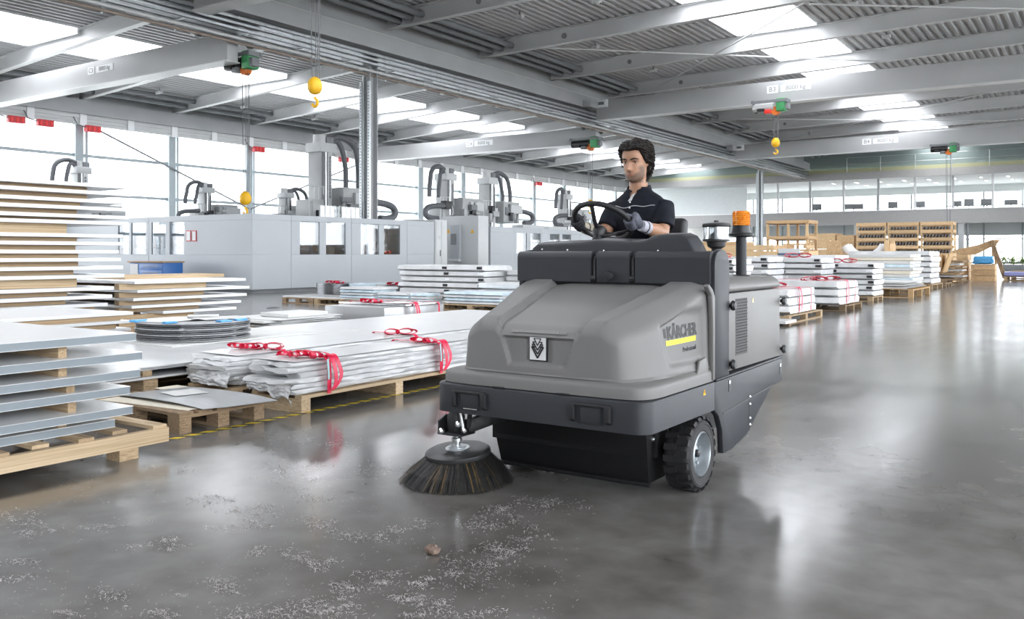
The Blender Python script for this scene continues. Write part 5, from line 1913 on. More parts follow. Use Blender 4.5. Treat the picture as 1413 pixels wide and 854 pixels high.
# ================================================================ long grey sheets on low pallets
slab('long_sheet', M_SHEETL, 'very long pale grey sheet lying on low wooden bearers', 'sheet', -9.3, -6.83, 4.15, 12.3, .318, .33)
slab('long_sheet', M_SHEET, 'long grey sheet directly under the topmost long sheet', 'sheet', -9.28, -6.85, 4.3, 12.25, .295, .316)
slab('long_sheet', M_SHEETL, 'pale lower sheet between the bearers and the dark gap', 'sheet', -9.32, -6.81, 4.1, 12.0, .225, .245)
for k, y in enumerate((4.5, 6.2, 7.9, 9.6, 11.3)):
    o = MB().box(-9.25, -6.85, y, y + .09, .245, .295).build('wood_spacer', M_PINE, bevel=.003, seg=1)
    tag(o, 'thin pine lath between the long sheets, number %s along them' % ORD[k].replace('topmost', 'first'), 'spacer')
    o = MB().box(-9.3, -6.84, y, y + .14, .1, .225).build('bearer', M_PINE, bevel=.004, seg=1)
    tag(o, 'pine bearer under the long sheets, %s along them' % ORD[k].replace('topmost', 'first'), 'bearer')
for k, x in enumerate((-9.2, -8.1, -7.0)):
    o = MB().box(x, x + .14, 4.4, 11.6, 0, .1).build('bearer', M_OLDW, bevel=.004, seg=1)
    tag(o, 'weathered floor beam under the long sheets, %s row' % ('rear', 'middle', 'front')[k], 'bearer')
slab('white_strip', M_PAPER, 'narrow white strip lying on the long grey sheet', 'strip', -8.0, -7.9, 7.35, 8.35, .33, .334)

# ================================================================ pack of round steel discs
DC = Vector((-8.62, 6.3, 0))
slab('white_board', M_PAPER, 'thin white board under the round steel discs', 'board', -9.25, -8.02, 5.6, 7.6, .33, .345)
for k in range(10):
    z = .35 + k * .021
    dx, dy = .014 * math.sin(k * 2.3), .014 * math.cos(k * 1.7)
    c = DC + Vector((dx, dy, z))
    o = MB().lathe([(.30, 0), (.61, 0), (.615, .003), (.615, .011), (.61, .014), (.30, .014)], c, n=56, closed=True).build('steel_disc', M_DISC if k % 3 else M_STEEL, base=c, smooth=True)
    tag(o, 'flat dark steel ring, %s in the round pack on the long sheet' % nth(9 - k), 'ring')
    if k < 9:
        for q in range(6):
            a = q * math.pi / 3 + .2
            pd = MB().lathe([(.03, .014), (.03, .021)], c + Vector((.55 * math.cos(a), .55 * math.sin(a), 0)), n=8).build('foam_pad', M_WHITE, o)
for k, (x, y, a, w_, l_) in enumerate(((-8.75, 6.1, .3, .5, .7), (-8.45, 6.55, -.2, .45, .6), (-8.85, 6.6, .9, .35, .4))):
    mb = MB()
    rows = [[Vector((x, y, 0)) + Matrix.Rotation(a, 3, 'Z') @ Vector((w_ * (i / 6 - .5), l_ * (j / 6 - .5), .5545 + .006 * k + .003 + .004 * noise.noise(Vector((i * .7 + k * 9, j * .7, 1))))) for i in range(7)] for j in range(7)]
    mb.grid(rows); mb.grid([[p + Vector((0, 0, .002)) for p in r_] for r_ in rows])
    o = mb.build('packing_paper', M_PAPER if k else M_FILM, smooth=True); tag(o, 'crumpled white packing paper on the round pack, %s' % ('lowest', 'middle', 'topmost')[k], 'paper')
for k, a in enumerate((250, 300, 355, 20)):
    c = DC + Vector((.6 * math.cos(R(a)), .6 * math.sin(R(a)), .55))
    mb = wrap_mesh(c.x - .04, c.x + .04, c.y - .07, c.y + .07, c.z - .0, c.z + .03, k + 40, .02, .012, 'y', 16, 8)
    o = mb.build('blue_foil_scrap', M_BLUEF, smooth=True); tag(o, 'crumpled blue foil scrap on the rim of the round pack', 'foil', 'blue foil scraps on the round pack')

# ================================================================ foil-wrapped long bundles with red ribbons
def long_bundle(x0, x1, y0, y1, z0, z1, seed, label):
    o = thing('wrapped_bundle', label, 'bundle', ((x0 + x1) / 2, (y0 + y1) / 2, z0))
    n = 6
    hh = (z1 - z0) / n
    rr = random.Random(seed)
    for k in range(n):
        a = rr.uniform(-.022, .022)
        mb = wrap_mesh(x0 + a, x1 + a * .5 - .004 * k, y0 + rr.uniform(0, .16), y1, z0 + hh * k + .001, z0 + hh * (k + 1) + (.001 if k == n - 1 else .006), seed * 5 + k, .045, .02, 'y', 60, 90)
        mb.build('wrapped_profile', M_FILM, o, smooth=True)
    # foil end hanging down over the bearer
    rows = []
    for i in range(33):
        r_ = []
        for j in range(21):
            x = x0 + .02 + (x1 - x0 - .03) * i / 32 + .01 * noise.noise(Vector((i * .3, j * .4, seed)))
            t = j / 20
            y = y0 + .05 - .05 * math.sin(t * 2.2) - .03 * noise.noise(Vector((x * 12, t * 5, seed))) - .018 * noise.noise(Vector((x * 30, t * 11, seed)))
            z = z0 + (z1 - z0) * .5 - t * (.12 + .07 * noise.noise(Vector((x * 8, 0, seed))) + .09 * (i / 32) ** 3)
            r_.append((x, y + .05 * t, max(.012 if x1 > -6 else z0 + .004, z)))
        rows.append(r_)
    MB().grid(rows).build('foil_end', M_FILM, o, smooth=True)
    return o


b1 = long_bundle(-6.03, -5.47, 4.88, 8.8, .142, .405, 3, 'long white foil-wrapped bundle beside the floor tape with two red ribbons')
b2 = long_bundle(-6.72, -6.14, 4.8, 8.8, .165, .42, 8, 'long white foil-wrapped bundle between the grey sheets and the front bundle')
slab('long_sheet', M_SHEETL, 'grey cover sheet lying on the front wrapped bundle', 'sheet', -6.01, -5.52, 5.0, 8.8, .4105, .4145)
slab('long_sheet', M_SHEETL, 'grey cover sheet lying on the rear wrapped bundle', 'sheet', -6.7, -6.17, 4.95, 8.8, .4255, .43)
bundle_strap(b1, -6.05, -5.43, 5.28, .13, .42, 1, True); bow(b1, (-5.62, 5.28, .425), 1.1, 2, (1, -.1, 0)); bow(b1, (-5.8, 5.2, .425), .9, 3, (1, .3, 0))
bundle_strap(b1, -6.05, -5.43, 6.78, .13, .42, 2, True); bow(b1, (-5.6, 6.75, .425), 1.1, 5, (1, 0, 0))
bundle_strap(b2, -6.71, -6.09, 5.4, .16, .436, 3); bow(b2, (-6.35, 5.4, .44), 1.2, 6, (.7, .6, 0)); bow(b2, (-6.55, 5.3, .44), 1.0, 9, (1, .2, 0))
bundle_strap(b2, -6.71, -6.09, 7.2, .16, .436, 4); bow(b2, (-6.35, 7.2, .44), 1.3, 7, (.5, .8, 0))
pb = thing('long_pallet', 'pale wooden bearers carrying the front wrapped bundle', 'pallet', (-5.75, 6.9, 0))
for x in (-6.05, -5.52):
    block('runner', M_PINEL, pb, x, x + .08, 5.0, 8.9, .115, .141)
for y in (5.0, 6.15, 7.3, 8.45):
    block('cross_block', M_PINEL, pb, -6.06, -5.445, y, y + .1, 0, .115)
pb = thing('long_pallet', 'wooden bearers carrying the rear wrapped bundle', 'pallet', (-6.4, 6.8, 0))
for x in (-6.7, -6.2):
    block('runner', M_PINE, pb, x, x + .08, 4.84, 8.9, .14, .164)
for y in (4.86, 6.1, 7.3, 8.45):
    block('cross_block', M_PINE, pb, -6.72, -6.12, y, y + .1, 0, .14)

# ================================================================ small weathered pallet with loose sheets
pallet(-6.75, -5.54, 3.93, 4.7, 'small weathered pallet with a loose grey sheet beside the floor tape', 'x', .15, M_OLDW, 5, m2=M_OLDW, bw=.12)
slab('loose_board', M_PLY, 'cream board on the small weathered pallet', 'board', -6.6, -5.62, 3.98, 4.62, .15, .156, rot=R(6))
mb = MB()
rows = []
for j in range(13):
    r_ = []
    for i in range(13):
        x = -6.62 + 1.12 * i / 12; y = 4.1 + .6 * j / 12
        bend = -.035 * max(0, (i - 8) / 4) ** 2 * (1 if j > 2 else .6)
        r_.append(Vector((x + .12 * (j / 12), y, .165 + bend * .4 + .012 * math.sin(i / 12 * math.pi))))
    rows.append(r_)
mb.grid(rows); mb.grid([[p + Vector((0, 0, .003)) for p in r_] for r_ in rows])
o = mb.build('loose_sheet', M_SHEET, smooth=True); tag(o, 'slightly bent grey metal sheet on the small weathered pallet', 'sheet')
slab('note_paper', M_PAPER, 'white paper slip on the bent grey sheet', 'paper', -6.3, -6.02, 4.28, 4.55, .185, .187, rot=R(-12))
slab('loose_board', M_PLY, 'second cream board at the rear of the small weathered pallet', 'board', -6.7, -5.75, 4.5, 4.72, .1575, .163, rot=R(-1))

# ================================================================ loose sheets and the shiny box beyond the long sheets
pallet(-12.35, -11.0, 9.3, 11.2, 'wooden pallet with loose white sheets beyond the long grey sheets', 'y', .144, M_OLDW)
for k in range(7):
    z = .144 + k * .014
    slab('loose_sheet', M_PAPER if k % 2 else M_SHEETL, 'loose white sheet, %s on the pallet beyond the round discs' % nth(6 - k), 'sheet', -12.3 + .08 * (k % 3), -11.02 - .06 * (k % 2), 9.35 + .1 * (k % 4), 11.1 - .08 * (k % 3), z, z + .012, rot=R(6 * math.sin(k * 2.4)))
slab('white_box', M_PAPER, 'low white box lying on the loose white sheets', 'box', -11.9, -11.2, 10.0, 10.9, .242, .31, bevel=.01)
jb = thing('metal_crate', 'shiny metal-clad box with lid and red ribbons beyond the long sheets', 'crate', (-11.1, 12.2, 0))
MB().box(-11.85, -10.4, 11.45, 13.1, 0, .36).build('box', M_SHEET, jb, bevel=.01)
MB().box(-11.95, -10.3, 11.9, 13.0, .37, .40).build('lid', mat('mirror_sheet', (.8, .81, .82), .12, metal=.8), jb, bevel=.004)
MB().box(-11.6, -10.5, 12.0, 12.9, .36, .37).build('liner', M_WHITE, jb)
bundle_strap(jb, -11.86, -10.29, 12.1, .05, .405, 12, True); bow(jb, (-11.3, 12.05, .41), 1.6, 12, (1, 0, 0))
bundle_strap(jb, -11.86, -10.29, 12.8, .05, .405, 13)

# ================================================================ row of pallets before the machines
mid = [(-18.1, -16.95), (-16.9, -15.0), (-14.95, -12.9), (-12.85, -11.0)]
nm = ['with a thin grey sheet, end of the row before the machines', 'beside the grey sheet pallet in the row before the machines', 'with blue edged packs in the row before the machines', 'last of the row before the machines, nearest the aisle']
for k, (a, b_) in enumerate(mid):
    pallet(a, b_, 15.95, 17.0, 'wooden pallet ' + nm[k], 'x', .15, M_PINE if k else M_OLDW, 5)
slab('thin_sheet', M_SHEET, 'thin grey sheet covering the end pallet before the machines', 'sheet', -18.2, -15.2, 16.05, 17.1, .152, .19)
M_BLUEW = mat('blue_white_film', (.62, .74, .84), .3, var=.25, nscale=3, bump=.2, bscale=10)
for k, (a, b_, y0, y1, n) in enumerate(((-16.05, -14.9, 15.98, 16.95, 4), (-14.8, -13.8, 16.0, 16.9, 3), (-13.75, -13.2, 16.02, 16.6, 3), (-12.75, -11.1, 16.0, 16.9, 4))):
    for j in range(n):
        z = (.19 if k == 0 else .15) + j * .07
        mb = wrap_mesh(a + .02 * (j % 2), b_ - .03 * (j % 3), y0, y1, z, z + .068, 60 + k * 7 + j, .01, .02, 'x', 24, 16)
        o = mb.build('film_pack', M_BLUEW if (k + j) % 2 == 0 else M_FILM, smooth=True)
        tag(o, 'flat film-wrapped pack, %s in the %s low pile of the pallet row' % (nth(n - 1 - j), ('first', 'second', 'third', 'fourth')[k]), 'pack')
# coils
for k, (x, y) in enumerate(((-18.4, 18.2), (-17.2, 18.3), (-16.0, 18.1))):
    c = Vector((x, y, .15))
    o = thing('steel_coil', ('dark coil of steel strip at the end of the coil row', 'bluish coil of steel strip between two dark coils', 'dark coil of steel strip beside the tall white packs')[k], 'coil', (x, y, .144))
    for q in range(9):
        MB().lathe([(.28, q * .036), (.55, q * .036), (.55, q * .036 + .03), (.28, q * .036 + .03)], c + Vector((.012 * math.sin(q * 2 + k), .012 * math.cos(q * 3), 0)), n=28, closed=True).build('winding', M_DISC if k != 1 else M_BLUEW, o, smooth=True)
    if k != 1: bow(o, c + Vector((.3, -.35, .325)), 1.8, 20 + k)
pallet(-19.1, -15.3, 17.7, 18.9, 'long wooden pallet under the steel coils', 'x', .144, nd=5)


def pack_stack(x0, x1, y0, y1, n, lh, z0, where, seed, foam=True, axis='x', m=None, tilt=.03, group=None):
    rr = random.Random(seed)
    for j in range(n):
        z = z0 + j * lh
        a, b_ = rr.uniform(-tilt, tilt), rr.uniform(-tilt, tilt)
        o = thing('wrapped_pack', 'white wrapped flat pack, %s %s' % (nth(n - 1 - j), where), 'pack', ((x0 + x1) / 2, (y0 + y1) / 2, z), group)
        wrap_mesh(x0 + a, x1 + b_, y0 + a, y1 + b_, z + .002, z + lh - .004, seed * 11 + j, .026, min(.035, lh * .3), axis, 28, 18).build('foil_wrap', m or M_FILM, o, smooth=True)
        if foam:
            for q, xx in enumerate((x1 + b_ - .16, x0 + a + .55 * (x1 - x0))):
                MB().box(xx, xx + .14, y0 + a - .012, y0 + a + .03, z + lh * .35, z + lh * .75).build('foam_edge', M_FOAM if (j + q) % 4 else M_WHITE, o, bevel=.004, seg=1)


pack_stack(-15.3, -12.6, 17.4, 18.7, 6, .145, .144, 'of the stack beside the coils', 21)
pack_stack(-12.5, -10.6, 18.2, 19.5, 5, .15, .144, 'of the stack before the control cabinet', 22)
pack_stack(-10.5, -9.35, 18.4, 19.6, 5, .15, .144, 'of the stack behind the sweeper', 23)
pack_stack(-12.4, -9.6, 16.95, 17.9, 3, .16, .144, 'of the low stack behind the pallet row', 24, False)
for a, b_, y0, y1, t in ((-15.3, -12.6, 17.4, 18.7, 'beside the coils'), (-12.5, -10.6, 18.2, 19.5, 'before the control cabinet'), (-10.5, -9.35, 18.4, 19.6, 'behind the sweeper'), (-12.4, -9.6, 17.05, 17.9, 'in the low stack behind the pallet row')):
    pallet(a, b_, y0, y1, 'wooden pallet under the white packs ' + t, 'x', .144)
# small dark drain cover on the open floor
p = onZ(377, 425)
o = thing('floor_drain', 'small dark round drain cover on the open floor', 'drain', (p.x, p.y, 0))
MB().lathe([(.16, .001), (.16, .012), (.15, .016), (0, .016)], (p.x, p.y, 0), n=24).build('cover', M_STEELD, o, smooth=True)
MB().lathe([(.12, .016), (.12, .019), (.1, .019), (.1, .016)], (p.x, p.y, 0), n=24, closed=True).build('ring', M_BLACK, o)
# ================================================================ machining centres along the glazed wall
M_MACH = mat('machine_pale_grey', (.43, .455, .48), .4, var=.03, nscale=.6)
M_MACHD = mat('machine_side_grey', (.38, .4, .42), .4, var=.03, nscale=.6)
M_MACHL = mat('machine_white', (.56, .575, .58), .4, var=.02)
M_TOWER = mat('tower_pale_grey', (.42, .43, .43), .4, var=.06, nscale=2)
M_HOSE = mat('dark_grey_hose', (.12, .125, .135), .55)
M_MWIN = glass('machine_window', (.8, .84, .87), .1)
M_INNER = mat('machine_inside', (.24, .25, .26), .5, var=.3, nscale=3)


def enclosure(label, x0, x1, y0, y1, h, winx, winy, seams_x=(), seams_y=(), wz=(1.27, 2.42), roof=False):
    """open-topped machine housing; winx: window spans along y in the +x face, winy: spans along x in the -y face"""
    root = thing('machine_enclosure', label, 'machine', ((x0 + x1) / 2, (y0 + y1) / 2, 0))
    t = .08

    def face(axis, at, a, b_, wins, seams, name, tb):
        m = M_MACH
        cuts = sorted(wins)
        edges = [a]
        mb = MB()

        def put(u0, u1, z0, z1, mm=None, nm='panel', dep=0.0):
            if u1 - u0 < .01: return
            if axis == 'x': MB().box(at - t - dep, at - dep, u0, u1, z0, z1).build(nm, mm or m, root, bevel=.006, seg=1)
            else: MB().box(u0, u1, at + dep, at + t + dep, z0, z1).build(nm, mm or m, root, bevel=.006, seg=1)
        # lower and upper bands cut at the seams
        ss = [a] + sorted(seams) + [b_]
        for s0, s1 in zip(ss, ss[1:]):
            put(s0 + .006, s1 - .006, .12, wz[0])
            put(s0 + .006, s1 - .006, wz[1], h)
            # middle band between windows
            cur = s0 + .006
            for w0, w1 in cuts:
                if w0 >= s0 and w1 <= s1:
                    put(cur, w0, wz[0], wz[1]); cur = w1
            put(cur, s1 - .006, wz[0], wz[1])
        for w0, w1 in cuts:
            put(w0, w1, wz[0], wz[1], M_MWIN, 'window_pane', .03)
    face('x', x1, y0, y1, winx, seams_x, 'side', 0)
    face('y', y0, x0, x1, winy, seams_y, 'front', 0)
    MB().box(x0, x1 - .1, y0 + .1, y1, 0, .12).build('plinth', M_STEELD, root)
    MB().box(x0, x1 - t, y1 - t, y1, .12, h).build('rear_panel', M_MACHD, root)
    MB().box(x1 - 2.6, x1 - 2.5, y0 + 2.6, y1 - t, .12, 2.5).build('backing_board', M_INNER, root)  # added backing, hides the bright glazing so the long-side windows look darker
    MB().box(x0 + .2, x1 - 2.6, y0 + 2.5, y0 + 2.6, .12, 2.1).build('backing_board', M_INNER, root)  # added likewise, darkens the view through the short-side windows
    return root


MXF = -23.16; MYF = 19.15
wy = [(onY(a, 330, MYF).x, onY(b_, 330, MYF).x) for a, b_ in ((163, 178), (181, 201), (209, 228), (234, 254))]
wx = [(onX(a, 330, MXF).y, onX(b_, 330, MXF).y) for a, b_ in ((414, 441), (450, 477), (498, 523), (530, 552))]
sx_ = [onX(u, 330, MXF).y for u in (402, 485, 562)]
enc = enclosure('long pale grey machine enclosure with windows, its corner nearest the panel stacks', -34.5, MXF, MYF, onX(599, 330, MXF).y, 2.62, wx, wy, sx_, [onY(205, 330, MYF).x])
# red framed notices on the short side
for u0, u1 in ((257.5, 264), (265.5, 271.5)):
    a, b_ = onY(u0, 320, MYF), onY(u1, 332, MYF)
    z1, z0 = onY(u0, 318, MYF).z, onY(u0, 333, MYF).z
    nt_ = MB().box(a.x, b_.x, MYF - .02, MYF, z0, z1).build('notice_frame', M_RED, enc)
    MB().box(a.x + .03, b_.x - .03, MYF - .03, MYF - .019, z0 + .03, z1 - .03).build('notice_sheet', M_SHEETL, nt_)
# tool racks seen through the short-side windows
for k in range(26):
    x = -33.2 + k * .3
    o = MB().lathe([(.05, 0), (.09, .04), (.09, .12), (.05, .2), (.03, .42)], (x, MYF + 1.2, 1.5), (0, -.25, 1), 8).build('tool_holder', M_CHROME if k % 2 else M_STEELD, enc, smooth=True)
MB().box(-33.6, -25, MYF + .9, MYF + 1.6, 1.1, 1.5).build('tool_rack', M_STEELD, enc)
for k in range(6):
    MB().box(-33.4 + k * 1.5, -33.2 + k * 1.5, MYF + 1.0, MYF + 1.15, .3, 1.5).build('rack_post', M_STEELL, enc)
# machine parts seen through the long-side windows
for k, (w0, w1) in enumerate(wx):
    y = (w0 + w1) / 2
    MB().box(MXF - 1.5, MXF - .9, w0 + .1, w1 - .25, .5, 1.65 + .25 * (k % 2)).build('spindle_unit', M_STEELD if k != 2 else M_INNER, enc, bevel=.03)
    MB().cyl((MXF - .9, y - .1, 1.55), (MXF - .55, y - .1, 1.55), .18, n=14).build('spindle_nose', M_BLACK, enc, smooth=True)
    MB().obox((MXF - .8, y + .25, 2.05), (.06, .35, .5), (0, R(20), 0)).build('guard_sheet', M_WHITE if k in (0, 2) else M_INNER, enc)
w0, w1 = wx[3]
for q in range(3):
    MB().obox((MXF - .5, w0 + .35 + q * .25, 1.36), (.12, .16, .12)).build('red_part', M_REDLAMP, enc, bevel=.02)

# cabinet beside the enclosure end
ya, yb = onX(600, 330, MXF).y, onX(617, 330, MXF).y
cb = thing('switch_cabinet', 'tall white switch cabinet at the end of the long machine enclosure', 'cabinet', (MXF - .5, (ya + yb) / 2, 0))
MB().box(MXF - 1.4, MXF, ya + .02, yb, .1, 2.72).build('body', M_MACHL, cb, bevel=.01)
MB().box(MXF, MXF + .02, ya + .06, (ya + yb) / 2 - .01, .15, 2.65).build('door', M_MACHL, cb, bevel=.006)
MB().box(MXF, MXF + .02, (ya + yb) / 2 + .01, yb - .04, .15, 2.65).build('door', M_MACHL, cb, bevel=.006)
MB().box(MXF + .02, MXF + .05, (ya + yb) / 2 - .1, (ya + yb) / 2 - .06, 1.2, 1.45).build('handle', M_STEELD, cb)
MB().box(MXF - 1.4, MXF - .05, ya + .05, yb - .03, 0, .1).build('plinth', M_STEELD, cb)
MB().box(MXF + .02, MXF + .025, ya + .2, ya + .35, 1.9, 2.05).build('sticker', M_SHEET, cb)

# control cabinet of the second machine
YC = 31.75
cc = thing('control_cabinet', 'grey control cabinet with operator panel and warning triangles', 'cabinet', (MXF - .9, YC + .5, 0))
xa = onY(617, 330, YC).x; xb = onY(660, 330, YC).x; ye = onX(674, 330, xb).y
MB().box(xa - .3, xb, YC, ye, .08, 3.0).build('body', M_MACHL, cc, bevel=.01)
MB().box(xa - .3, xb - .04, YC - .015, YC, .1, 2.96).build('door', mat('cabinet_grey', (.55, .57, .58), .45), cc, bevel=.005)
MB().box(xa - .2, xb - .08, YC + .05, ye - .05, 0, .08).build('plinth', M_STEELD, cc)
c0, c1 = onY(624, 330, YC).x, onY(637, 330, YC).x
op = MB().box(c0, c1, YC - .16, YC - .015, .95, 2.6).build('operator_panel', M_MACH, cc, bevel=.015)
MB().box(c0 + .04, (c0 + c1) / 2 + .1, YC - .175, YC - .158, 1.7, 2.2).build('screen', M_STEELD, op)
MB().box(c0 - .05, c1 + .05, YC - .3, YC - .1, .95, 1.05).build('key_shelf', M_MACHL, op, bevel=.01)
for u in (619, 652):
    q = onY(u, 319, YC)
    tr_ = MB().prism([(q.x - .1, q.z - .08), (q.x + .1, q.z - .08), (q.x, q.z + .1)], 'y', YC - .022, YC - .014).build('warning_triangle', M_YELLOW, cc)

# second and third enclosures
X2 = -23.4
s2 = [onX(u, 330, X2).y for u in (677, 710, 748, 800, 845)]
w2 = [(onX(a, 330, X2).y, onX(b_, 330, X2).y) for a, b_ in ((713, 727), (732, 746), (759, 772), (776, 788))]
M2 = enclosure('long pale grey machine enclosure behind the driver', -34, X2, s2[0], s2[-1] + 4, 2.55, w2, [], s2[1:], (), (1.3, 2.3))
for k, (w0, w1) in enumerate(w2):
    MB().box(X2 - 1.6, X2 - 1.0, w0 + .1, w1 - .3, .3, 1.8).build('machine_unit', M_STEELD, M2, bevel=.02)


def tower(parent, label, x, y, zb, zt, s=1.0, flip=1, slots=True):
    """machine column with carriage, perforated guide, motor and hose loops: a part of its machine"""
    w_ = .75 * s
    root = MB().box(x - w_ / 2, x + w_ / 2, y - w_ / 2, y + w_ * .2, .12, zt - .45 * s).build('machine_column', M_TOWER, parent, bevel=.02)
    root['label'] = label
    MB().box(x + w_ * .5, x + w_ * .62, y - w_ * .12, y + w_ * .2, .5, zt - .5 * s).build('guide_rail', M_MACHL, root, bevel=.01)
    MB().box(x + w_ * .5, x + w_ * .56, y - w_ * .42, y - w_ * .3, .5, zt - .5 * s).build('side_rail', M_STEELD, root)
    MB().cyl((x + w_ * .56, y - w_ * .22, .5), (x + w_ * .56, y - w_ * .22, zt - .5 * s), .05 * s, n=8).build('lead_screw', M_CHROME, root)
    rt = random.Random(int(x * 100) + int(y * 10))
    for k in range(9):
        bx_, by_, bz_ = rt.uniform(.15, .5) * s, rt.uniform(.15, .6) * s, rt.uniform(.12, .45) * s
        yc, zc_ = y + rt.uniform(-1.0, 1.9) * s, zb + rt.uniform(.1, 1.0) * s
        MB().obox((x + .75 * s + rt.uniform(0, .25) * s, yc, zc_), (bx_, by_, bz_)).build('fitting_box', (M_STEELD, M_MACHL, M_STEEL, M_BLACK)[k % 4], root, bevel=.015)
    for k in range(5):
        yc = y + rt.uniform(-1.1, 1.8) * s
        MB().tube([(x + .9 * s, yc, zb), (x + .95 * s, yc + .05, zb + .5 * s), (x + .7 * s, yc + .2 * s, zb + .9 * s)], .03 * s, 6).build('cable', M_STEELD, root)
    n = 12
    for k in range(n):
        z = zb + .8 * s + (zt - zb - 1.6 * s) * k / (n - 1)
        block('slot', M_STEELD, root, x + w_ * .62, x + w_ * .63, y - w_ * .03, y + w_ * .11, z, z + .13 * s).location
    MB().box(x - w_ * .58, x + w_ * .58, y - w_ * .6, y + w_ * .6, zt - .5 * s, zt - .12 * s).build('head', M_MACHL, root, bevel=.02)
    MB().cyl((x, y - .1, zt - .12 * s), (x, y - .1, zt + .22 * s), .26 * s, n=14).build('motor', M_STEELL, root, smooth=True)
    MB().obox((x + .1 * s, y + .22 * s, zt + .02 * s), (.4 * s, .4 * s, .32 * s)).build('gearbox', M_STEELD, root, bevel=.05)
    # carriage
    MB().box(x - .2 * s, x + .9 * s, y + .35 * s, y + 2.0 * s, zb, zb + 1.25 * s).build('carriage', M_TOWER, root, bevel=.03)
    MB().box(x + .5 * s, x + 1.05 * s, y + .9 * s, y + 2.1 * s, zb + .55 * s, zb + 1.05 * s).build('carriage_box', M_MACHL, root, bevel=.02)
    MB().box(x - .3 * s, x + .7 * s, y - 1.1 * s, y - .5 * s, zb, zb + .7 * s).build('base_unit', M_TOWER, root, bevel=.02)
    # guard rail and steps
    for k in range(4):
        MB().cyl((x + .6 * s, y - 1.2 * s + .25 * k * s, zb), (x + .6 * s, y - 1.2 * s + .25 * k * s, zb + 1.25 * s), .025 * s, n=6).build('guard_post', M_MACHL, root)
    for q in (.6, 1.22):
        MB().cyl((x + .6 * s, y - 1.2 * s, zb + q * s), (x + .6 * s, y - .45 * s, zb + q * s), .025 * s, n=6).build('guard_bar', M_MACHL, root)
    # hoses
    for k, (reach, zl, r_) in enumerate(((1.0, zb + 1.2 * s, .11), (1.75, zb + 1.2 * s, .13))):
        y1 = y + flip * reach * s
        top = zt + (.0 + .18 * k) * s
        pts = [(x + .15 * s, y + flip * .35 * s, top - .1 * s), (x + .2 * s, y + flip * (.35 + .3 * reach) * s, top + .08 * s), (x + .3 * s, y1 - flip * .15 * s, top - .2 * s), (x + .35 * s, y1, top - .9 * s), (x + .35 * s, y1 + flip * .05, (top + zl) / 2 - .3 * s), (x + .35 * s, y1 + flip * .05, zl)]
        MB().tube(chaikin(pts, 2, False), r_ * s, 10).build('hose', M_HOSE, root, smooth=True)
    yy = y + 2.0 * s if flip > 0 else y - 1.1 * s
    pts = [(x + .8 * s, yy, zb + .75 * s), (x + .8 * s, yy + flip * 1.0 * s, zb + .7 * s), (x + .8 * s, yy + flip * 1.55 * s, zb + .55 * s), (x + .8 * s, yy + flip * 1.6 * s, zb + .2 * s), (x + .8 * s, yy + flip * 1.2 * s, zb + .05 * s), (x + .8 * s, yy + flip * .6 * s, zb + .05 * s)]
    MB().tube(chaikin(pts, 2, False), .15 * s, 10).build('drag_chain', M_HOSE, root, smooth=True)
    MB().box(x + .2 * s, x + 1.0 * s, yy + flip * .2, yy + flip * 2.6 * s, zb - .25 * s, zb - .05 * s).build('slide_cover', M_MACHL, root, bevel=.01)


M1 = enc
tower(M1, 'tall column with dark hose loops', -26.6, 25.5, 2.75, 5.9, 1.0, 1)
tower(M2, 'column with hoses bending to both sides', -26.8, 33.9, 2.9, 5.3, .9, -1)
tower(M2, 'column with one long hose', -26.8, 37.4, 2.9, 5.35, .9, 1)
tower(M2, 'small column with hose beside the driver', -27, 45.6, 2.9, 4.95, .85, -1)
tower(M1, 'slim column behind the short side', -31.5, 23.6, 2.6, 4.15, .62, -1)
tower(M1, 'low column above the corner', -29.5, 26.2, 2.6, 4.0, .6, 1)
# clear guards on top of the long enclosure
for k, u in enumerate((455, 484)):
    q = onX(u, 296, MXF - .6)
    o = thing('clear_guard', ('ribbed clear guard on the long enclosure beside the tall column', 'smaller clear guard on the long enclosure beside the first one')[k], 'guard', (q.x, q.y, 2.62))
    MB().box(q.x - .02, q.x + .02, q.y - .5, q.y + .5, 2.62, 3.05).build('pane', glass('guard_plastic', (.85, .9, .9), .15), o)
    for j in range(5):
        MB().box(q.x - .03, q.x + .03, q.y - .5 + j * .24, q.y - .47 + j * .24, 2.62, 3.07).build('post', M_MACHL, o)
# cabinets, conveyors left of the enclosure corner (seen over the panels)
o = thing('chip_conveyor', 'grey machine frame with slim posts beyond the tall panel stack', 'machine frame', (-34, 19, 0))
MB().box(-36.5, -34.7, 18.6, 22, 0, 2.45).build('housing', M_MACHD, o, bevel=.02)
tower(o, 'column with hoses', -35.6, 20.5, 2.4, 5.0, .75, -1)
for k in range(4):
    MB().cyl((-36.3 + .5 * k, 18.7, 2.45), (-36.3 + .5 * k, 18.7, 3.1 + .3 * (k == 1)), .04 + .05 * (k == 1), n=8).build('post', M_STEEL, o)

